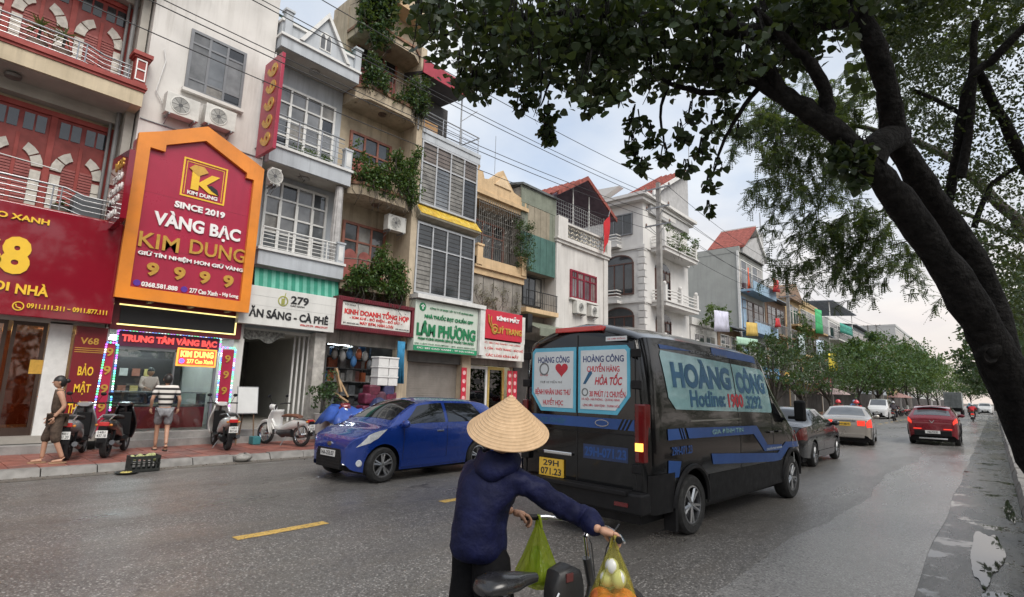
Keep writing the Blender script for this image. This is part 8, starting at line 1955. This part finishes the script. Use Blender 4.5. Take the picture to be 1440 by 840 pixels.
# the woman
wm = thing('person', 'woman in navy hooded jacket and conical straw hat pushing a bicycle', 'person', (-2.06, 2.22, 0), 0)
def wl_(x, y, z): return (x+2.06, y-2.22, z)
M_NAVY = pm('navy_jacket', (.0045, .0065, .034), .66, var=.2, vs=9, bump=.9, bd=.022, bs=11, spec=.2, space='O'); M_PANT = pm('black_trousers', (.005, .005, .006), .9, var=.2, spec=.12, bump=.8, bd=.015, bs=12, space='O')
HR = bk.matrix_basis; gr = HR @ sv(.285, -.155, 1.0); gl_ = HR @ sv(-.285, -.155, 1.0)
wrist_r = (gr.x-.075, gr.y-.05, gr.z+.035); wrist_l = (gl_.x-.055, gl_.y-.075, gl_.z+.03)
Jb = {'pelvis': (*wl_(-2.09,2.17,.90), (.07,.05)), 'spine': (*wl_(-2.08,2.17,1.06), (.08,.06)), 'chest': (*wl_(-2.05,2.20,1.22), (.08,.06)), 'neck': (*wl_(-2.01,2.235,1.35), .05), 'skull': (*wl_(-1.985,2.26,1.46), .085),
  'sr': (*wl_(-1.90,2.25,1.255), .035), 'er': (*wl_(-1.735,2.42,1.10), .028), 'fr': (*wl_(-1.655,2.525,1.045), .026), 'wr': (*wl_(*wrist_r), .024), 'sl': (*wl_(-2.20,2.21,1.245), .035), 'el': (*wl_(-2.20,2.42,1.06), .028), 'wl': (*wl_(*wrist_l), .024),
  'hr': (*wl_(-2.02,2.19,.76), .05), 'kr': (*wl_(-1.99,2.27,.46), .06), 'ar': (*wl_(-1.99,2.20,.10), .042), 'hl': (*wl_(-2.16,2.16,.76), .05), 'kl': (*wl_(-2.18,2.12,.46), .06), 'al': (*wl_(-2.19,1.96,.11), .042)}
skin('body', Jb, chain('pelvis', 'spine', 'chest', 'neck', 'skull') + chain('chest', 'sr', 'er', 'fr', 'wr') + chain('chest', 'sl', 'el', 'wl') + chain('pelvis', 'hr', 'kr', 'ar') + chain('pelvis', 'hl', 'kl', 'al'), M_SKIN, wm)
head(wm, wl_(-1.985, 2.27, 1.475), (.15, 1), .10)
JK = {'hem': (*wl_(-2.10,2.165,.82), (.205,.165)), 'pelvis': (*wl_(-2.095,2.168,.93), (.195,.155)), 'spine': (*wl_(-2.085,2.17,1.07), (.182,.135)), 'chest': (*wl_(-2.06,2.195,1.20), (.168,.122)), 'nk': (*wl_(-2.02,2.225,1.315), .085),
  'sr': (*wl_(-1.905,2.25,1.245), .072), 'er': (*wl_(-1.735,2.42,1.10), .060), 'fr': (*wl_(-1.655,2.525,1.045), .064), 'wr': (*wl_(*[wrist_r[i]*.93 + (-1.735, 2.42, 1.10)[i]*.07 for i in range(3)]), .056), 'sl': (*wl_(-2.195,2.205,1.235), .072), 'el': (*wl_(-2.19,2.42,1.06), .060), 'wl': (*wl_(*[wrist_l[i]*.85 + (-2.20, 2.42, 1.06)[i]*.15 for i in range(3)]), .056)}
jk = skin('jacket', JK, chain('hem', 'pelvis', 'spine', 'chest', 'nk') + chain('chest', 'sr', 'er', 'fr', 'wr') + chain('chest', 'sl', 'el', 'wl'), M_NAVY, wm, 3)
tx = bpy.data.textures.new('cloth_folds', 'CLOUDS'); tx.noise_scale = .11
tx.noise_depth = 2; dm = jk.modifiers.new('folds', 'DISPLACE'); dm.texture = tx; dm.strength = .016; dm.mid_level = .5
t2x = bpy.data.textures.new('cloth_creases', 'MARBLE'); t2x.noise_scale = .10; t2x.turbulence = 7; t2x.marble_type = 'SHARP'
dm = jk.modifiers.new('creases', 'DISPLACE'); dm.texture = t2x; dm.strength = .016; dm.mid_level = .5
hood = MB(); rows = []      # folded hood lying on the back
for i in range(9):
    u = i/8; row = []
    for j in range(17):
        q = R_(-120 + 240*j/16); rx = .092 + .028*math.sin(u*math.pi); ry = .085 + .040*math.sin(u*math.pi)
        dx, dy = math.sin(q)*rx, -math.cos(q)*ry
        # back of the neck faces the camera (-Y, +X)
        row.append(wl_(-2.03 + dx*.96 + dy*-.15, 2.225 + dy + .0*dx, 1.375 - .115*u - .05*math.cos(q)*math.sin(u*3) + .010*math.sin(5*q+u*4)))
    rows.append(row)
o = hood.grid(rows).build('hood', M_NAVY, wm, smooth=80, local=True); o.modifiers.new('solid', 'SOLIDIFY').thickness = .022; o.modifiers.new('sub', 'SUBSURF').levels = 1
for sx, kn, an in ((-2.015, (-1.995, 2.26, .46), (-1.99, 2.21, .10)), (-2.165, (-2.18, 2.13, .46), (-2.19, 1.98, .11))):
    MB().tube([wl_(sx, 2.175, .90), wl_(sx, 2.18, .84), wl_(sx, 2.19, .72), wl_((sx+kn[0])/2, (2.2+kn[1])/2, .58), wl_(*kn), wl_((kn[0]+an[0])/2, (kn[1]+an[1])/2, .28), wl_(*an)], [.070, .098, .104, .095, .086, .080, .078], 16).build('trouser_leg', M_PANT, wm, smooth=60, local=True)
for a, d in ((Jb['ar'][:3], (0.05, 1, 0)), (Jb['al'][:3], (0.05, 1, 0))): foot(wm, a, d, pm('sandal_dark', (.04, .035, .03), .7))
dr = HR.to_3x3() @ (sv(.315,-.187,1.0) - sv(.245,-.11,1.003)); dl = HR.to_3x3() @ (sv(-.315,-.187,1.0) - sv(-.245,-.11,1.003))
hand(wm, wl_(*wrist_r), (.70, .62, -.22), (.25, -.1, -1), 1.0, .85, side=-1); hand(wm, wl_(*wrist_l), (.45, .85, -.2), (.1, .1, -1), 1.0, .85, side=1)
# conical hat: a thing of its own, worn on the head
ax = (V(0,0,.90) + V(.66,-.75,0)*.40 + V(.75,.66,0)*.06).normalized(); apex = V(-1.93, 2.205, 1.672)
hm = Matrix.Translation(apex) @ ax.to_track_quat('Z', 'Y').to_matrix().to_4x4()
ht = thing('conical_hat', 'woven straw conical hat worn by the woman with the bicycle', 'hat', tuple(apex))
def straw():
    m = pm('straw', (.60, .42, .25), .7, var=.10, vs=10, space='O'); tt = m.node_tree; b = tt.nodes['Principled BSDF']
    tcn = tt.nodes.new('ShaderNodeTexCoord'); wv = tt.nodes.new('ShaderNodeTexNoise'); mp = tt.nodes.new('ShaderNodeMapping'); mp.inputs['Scale'].default_value = (60, 60, 6)
    tt.links.new(tcn.outputs['Object'], mp.inputs[0]); tt.links.new(mp.outputs[0], wv.inputs[0]); wv.inputs['Scale'].default_value = 1.0
    old = b.inputs['Base Color'].links[0].from_socket
    tt.links.new(mixc(tt, ramp(tt, wv.outputs[0], [(.35, .35), (.65, 0.0)]), old, (.42, .27, .14)), b.inputs['Base Color'])
    return m
prof = []
for k in range(17):      # sixteen bamboo hoops pressed through the leaf
    u = k/16; r_ = .003 + .212*u; h_ = -.200*u**.96
    prof += [(r_, h_), (r_+.0085, h_-.0045)]
prof += [(.219, -.207), (.215, -.209)]
inner = [(r_-.002, h_-.006) for r_, h_ in reversed(prof)]
MB().lathe(prof + inner, hm, 48, False).build('cone', straw(), ht, smooth=25)
for k in range(1, 17):
    u = k/16; MB().lathe([(.006+.212*u, -.200*u**.96-.0005), (.0085+.212*u, -.200*u**.96-.003), (.006+.212*u, -.200*u**.96-.006)], hm, 48, False).build('hoop', pm('hoop_straw', (.52, .35, .20), .7, space='O'), ht, smooth=60)
# plastic bags on the grips
def bag_mat(name, c, al):
    m = bpy.data.materials.new(name); m.use_nodes = True; tt = m.node_tree; tt.nodes.clear()
    o = tt.nodes.new('ShaderNodeOutputMaterial'); tr_ = tt.nodes.new('ShaderNodeBsdfTransparent'); tr_.inputs[0].default_value = (.93, .95, .62, 1)
    tl = tt.nodes.new('ShaderNodeBsdfTranslucent'); tl.inputs[0].default_value = (*c, 1); gl = tt.nodes.new('ShaderNodeBsdfPrincipled'); gl.inputs['Base Color'].default_value = (*c, 1); gl.inputs['Roughness'].default_value = .22
    a = tt.nodes.new('ShaderNodeMixShader'); a.inputs[0].default_value = .5; tt.links.new(gl.outputs[0], a.inputs[1]); tt.links.new(tl.outputs[0], a.inputs[2])
    b = tt.nodes.new('ShaderNodeMixShader'); b.inputs[0].default_value = al; tt.links.new(tr_.outputs[0], b.inputs[1]); tt.links.new(a.outputs[0], b.inputs[2]); tt.links.new(b.outputs[0], o.inputs[0])
    nz_ = tt.nodes.new('ShaderNodeTexNoise'); nz_.inputs['Scale'].default_value = 45; nz_.inputs['Detail'].default_value = 3; mp = tt.nodes.new('ShaderNodeMapping'); mp.inputs['Scale'].default_value = (1, 1, .25)
    tt.links.new(tt.nodes.new('ShaderNodeTexCoord').outputs['Object'], mp.inputs[0]); tt.links.new(mp.outputs[0], nz_.inputs[0])
    bp = tt.nodes.new('ShaderNodeBump'); bp.inputs['Strength'].default_value = .9; bp.inputs['Distance'].default_value = .012; tt.links.new(nz_.outputs[0], bp.inputs['Height']); tt.links.new(bp.outputs[0], gl.inputs['Normal'])
    return m
def plastic_bag(label, top, h, rw, c, al, contents, seed):
    rr = random.Random(seed); t = thing('plastic_bag', label, 'bag', (top[0], top[1], top[2]-h)); ph = [rr.uniform(0, 6) for _ in range(6)]
    rows = []
    for i in range(22):
        u = i/21; z = top[2] - h*u
        r_ = rw*(.05 + .95*min(1, (u*1.28))**1.05) if u < .80 else rw*(1.0 - .55*((u-.80)/.20)**2)
        row = []
        for j in range(44):
            q = 2*math.pi*j/44; f = 1 + (.20*math.sin(7*q+ph[0]) + .12*math.sin(12*q+ph[1]))*(1-u)*.9 + .05*math.sin(5*q+ph[2]+5*u) + .03*math.sin(17*q+ph[3]+9*u)
            row.append((top[0] + r_*f*math.cos(q)*1.05, top[1] + r_*f*math.sin(q)*.80, z))
        rows.append(row)
    mb = MB().grid(rows, True); mb.f.append(tuple(len(mb.v)-44+j for j in range(44)))
    mb.build('film', bag_mat('bag_film_%d' % seed, c, al), t, smooth=60)
    MB().tube([(top[0]-.02, top[1], top[2]-.03), (top[0]-.012, top[1]+.01, top[2]+.03), (top[0]+.012, top[1]-.01, top[2]+.03), (top[0]+.02, top[1], top[2]-.03)], .008, 6).build('handle', bag_mat('bag_film_h%d' % seed, c, .9), t, smooth=50)
    for (nm, mt, shp) in contents:
        b = MB()
        for (dx, dy, dz, rx, ry, rz_) in shp: b.ball((top[0]+dx, top[1]+dy, top[2]-h+dz), rx, ry, rz_, 12, 8)
        b.build(nm, mt, t, smooth=60)
M_ORG = pm('orange_goods', (.52, .13, .025), .5, var=.3, vs=20, space='O'); M_FOAMB = pm('clear_tub', (.62, .62, .58), .3, var=.1, space='O'); M_GRV = pm('green_veg', (.10, .22, .03), .5, var=.4, vs=25, space='O')
plastic_bag('yellow-green plastic bag with orange goods hanging from the right grip', (gr.x-.01, gr.y-.015, .985), .43, .145, (.66, .58, .16), .22, [('goods', M_ORG, [(-.05,0,.09,.09,.08,.08), (.055,.01,.10,.085,.075,.085), (0,-.05,.14,.10,.06,.07), (.03,.03,.16,.08,.06,.06), (-.05,-.03,.17,.06,.05,.05), (.06,-.04,.17,.055,.05,.05)]), ('tub', M_FOAMB, [(-.03,-.01,.26,.04,.035,.04), (.03,-.01,.27,.038,.035,.045), (0,-.02,.32,.035,.03,.04)])], 3)
plastic_bag('lime plastic bag with green vegetables hanging from the left grip', (gl_.x+.05, gl_.y+.03, .985), .34, .125, (.42, .52, .04), .55, [('vegetables', M_GRV, [(-.03,0,.06,.06,.05,.06), (.03,.01,.07,.06,.05,.06), (0,-.02,.13,.04,.04,.09)])], 4)

# ------------------------------------------------------------------ small street things
t = thing('crate', 'black plastic crate with vegetables by the left kerb', 'crate', (-12.15, 3.42, .01))
M_CRT = pm('crate_black', (.018, .02, .018), .5, var=.1)
for (nm, x0, x1, y0, y1) in (('side', -.16, -.145, -.24, .24), ('side', .145, .16, -.24, .24), ('side', -.145, .145, -.24, -.225), ('side', -.145, .145, .225, .24)):
    o = MB().box(x0, x1, y0, y1, .0, .05).box(x0, x1, y0, y1, .23, .28)
    for k in range(7):
        if x1-x0 < .1: o.box(x0, x1, y0+k*.08-.0+ .0, min(y1, y0+k*.08+.03), .05, .23) if y0+k*.08 < y1 else None
        else: o.box(x0+k*.048, min(x1, x0+k*.048+.02), y0, y1, .05, .23) if x0+k*.048 < x1 else None
    o.box(x0, x1, y0, y1, .13, .15) if x1-x0 < .1 else None
    o.build(nm, M_CRT, t, local=True)
MB().box(-.14, .14, -.22, .22, .0, .012).build('base', M_CRT, t, local=True)
lb = MB(); rr = random.Random(6)
for k in range(16): lb.ball((rr.uniform(-.1,.1), rr.uniform(-.18,.18), .2+rr.uniform(0,.08)), .05, .045, .04, 8, 6)
lb.build('vegetables', pm('pale_veg', (.42, .44, .20), .6, var=.3, vs=20, space='O'), t, smooth=60, local=True)
t = thing('tray', 'flat dark tray of yellow scraps lying in the left gutter', 'tray', (-11.95, 3.12, .006), R_(10))
MB().lathe([(.0,.0),(.15,.0),(.19,.035),(.18,.035),(.145,.012),(.0,.012)], None, 20, False).build('dish', M_CRT, t, smooth=40, local=True)
lb = MB()
for k in range(14): lb.ball((rr.uniform(-.1,.1), rr.uniform(-.1,.1), .02), .03, .025, .015, 6, 4)
lb.build('scraps', pm('yellow_scraps', (.45, .38, .12), .7), t, local=True)
b = MB().ball((-12.35, 5.35, .09), .15, .18, .09, 10, 7); rr = random.Random(2); b.v = [(x+rr.uniform(-.015,.015), y+rr.uniform(-.015,.015), max(.005, z+rr.uniform(-.02,.02))) for x, y, z in b.v]
tag(b.build('rubbish_bag', pm('grey_rubbish', (.26, .25, .23), .5, var=.2, vs=12), smooth=60), 'small grey lump of rubbish lying on the left kerb', 'rubbish')
t = thing('menu_board', 'blank white board on a wooden easel outside the cafe', 'board', (-14.6, 6.28, .13))
MB().boxm(Matrix.Translation((-14.6, 6.28, 1.24)) @ Matrix.Rotation(R_(-8), 4, 'Y'), .02, .50, .66).build('board', pm('board_white', (.60, .61, .60), .4, var=.05), t)
MB().boxm(Matrix.Translation((-14.612, 6.28, 1.24)) @ Matrix.Rotation(R_(-8), 4, 'Y'), .018, .54, .70).build('board_frame', M_STEEL, t)
for dy in (-.2, .2): MB().tube([(-14.52, 6.28+dy*1.1, .13), (-14.66, 6.28+dy*.8, 1.5)], .018, 6).build('leg', pm('easel_wood', (.16, .10, .06), .7), t)
MB().tube([(-14.95, 6.28, .13), (-14.68, 6.28, 1.45)], .018, 6).build('leg', pm('easel_wood', (.16, .10, .06), .7), t)
t = thing('plastic_crate', 'small teal plastic box on the pavement by the white scooter', 'box', (-14.45, 6.5, .13))
MB().box(-.13, .13, -.1, .1, 0, .2).build('box', pm('teal_plastic', (.04, .18, .20), .5), t, local=True, bevel=.015)
t = thing('plastic_chair', 'dark blue plastic chair just inside the bronze glass door', 'chair', (-16.3, 1.5, .45))
MB().box(-.2, .2, -.2, .2, .40, .44).build('seat', pm('chair_navy', (.02, .025, .06), .5), t, local=True, bevel=.02); MB().box(-.2, -.17, -.2, .2, .44, .85).build('backrest', pm('chair_navy', (.02, .025, .06), .5), t, local=True, bevel=.02)
for x in (-.17, .17):
    for y in (-.17, .17): MB().tube([(x, y, 0), (x*.9, y*.9, .4)], .02, 6).build('leg', pm('chair_navy', (.02, .025, .06), .5), t, local=True)
for k, (x, y, lab) in enumerate(((.75, 54.3, 'green wheeled bin on the right pavement, nearer one'), (1.35, 55.2, 'green wheeled bin on the right pavement, further one'))):
    t = thing('wheeled_bin', lab, 'bin', (x, y, .14), .2*k, 'green wheeled bins')
    MB().prism([(-.24, .1), (.24, .1), (.32, 1.0), (-.32, 1.0)], FY, -.3, .3).build('body', pm('bin_green', (.015, .07, .04), .5), t, local=True, bevel=.02); MB().box(-.35, .35, -.34, .34, 1.0, 1.07).build('lid', pm('bin_green', (.015, .07, .04), .5), t, local=True, bevel=.02)
    for sd in (-1, 1): MB().lathe([(.0,-.03),(.1,-.03),(.1,.03),(.0,.03)], Matrix.Translation((sd*.22, .28, .1)) @ Matrix.Rotation(R_(90), 4, 'Y'), 14).build('wheel', M_TYRE, t, local=True)
bq = MB().box(.62, .85, 12.2, 12.5, .15, .30).box(.64, .83, 12.22, 12.48, .30, .34)
tag(bq.build('box', pm('dark_box', (.05, .045, .045), .6)), 'small dark box with pale lid at the foot of the leaning tree', 'box')
# stalls and people under the far left trees
for k, (x, y, c, lab) in enumerate(((-9.3, 88, (.42, .25, .23), 'pink stall umbrella beyond the parked minivan'), (-11.5, 60, (.40, .30, .29), 'pale pink stall umbrella under the street tree'))):
    t = thing('stall_umbrella', lab, 'umbrella', (x, y, 0), 0, 'stall umbrellas')
    MB().lathe([(.0,2.75),(.5,2.62),(1.1,2.36),(1.45,2.15),(1.43,2.12),(.0,2.6)], None, 8, False).build('canopy', pm('stall_%d' % k, c, .8), t, local=True); MB().tube([(0,0,0),(0,0,2.7)], .03, 6).build('pole', M_STEEL, t, local=True)

bpy.data.scenes.remove(TMP)
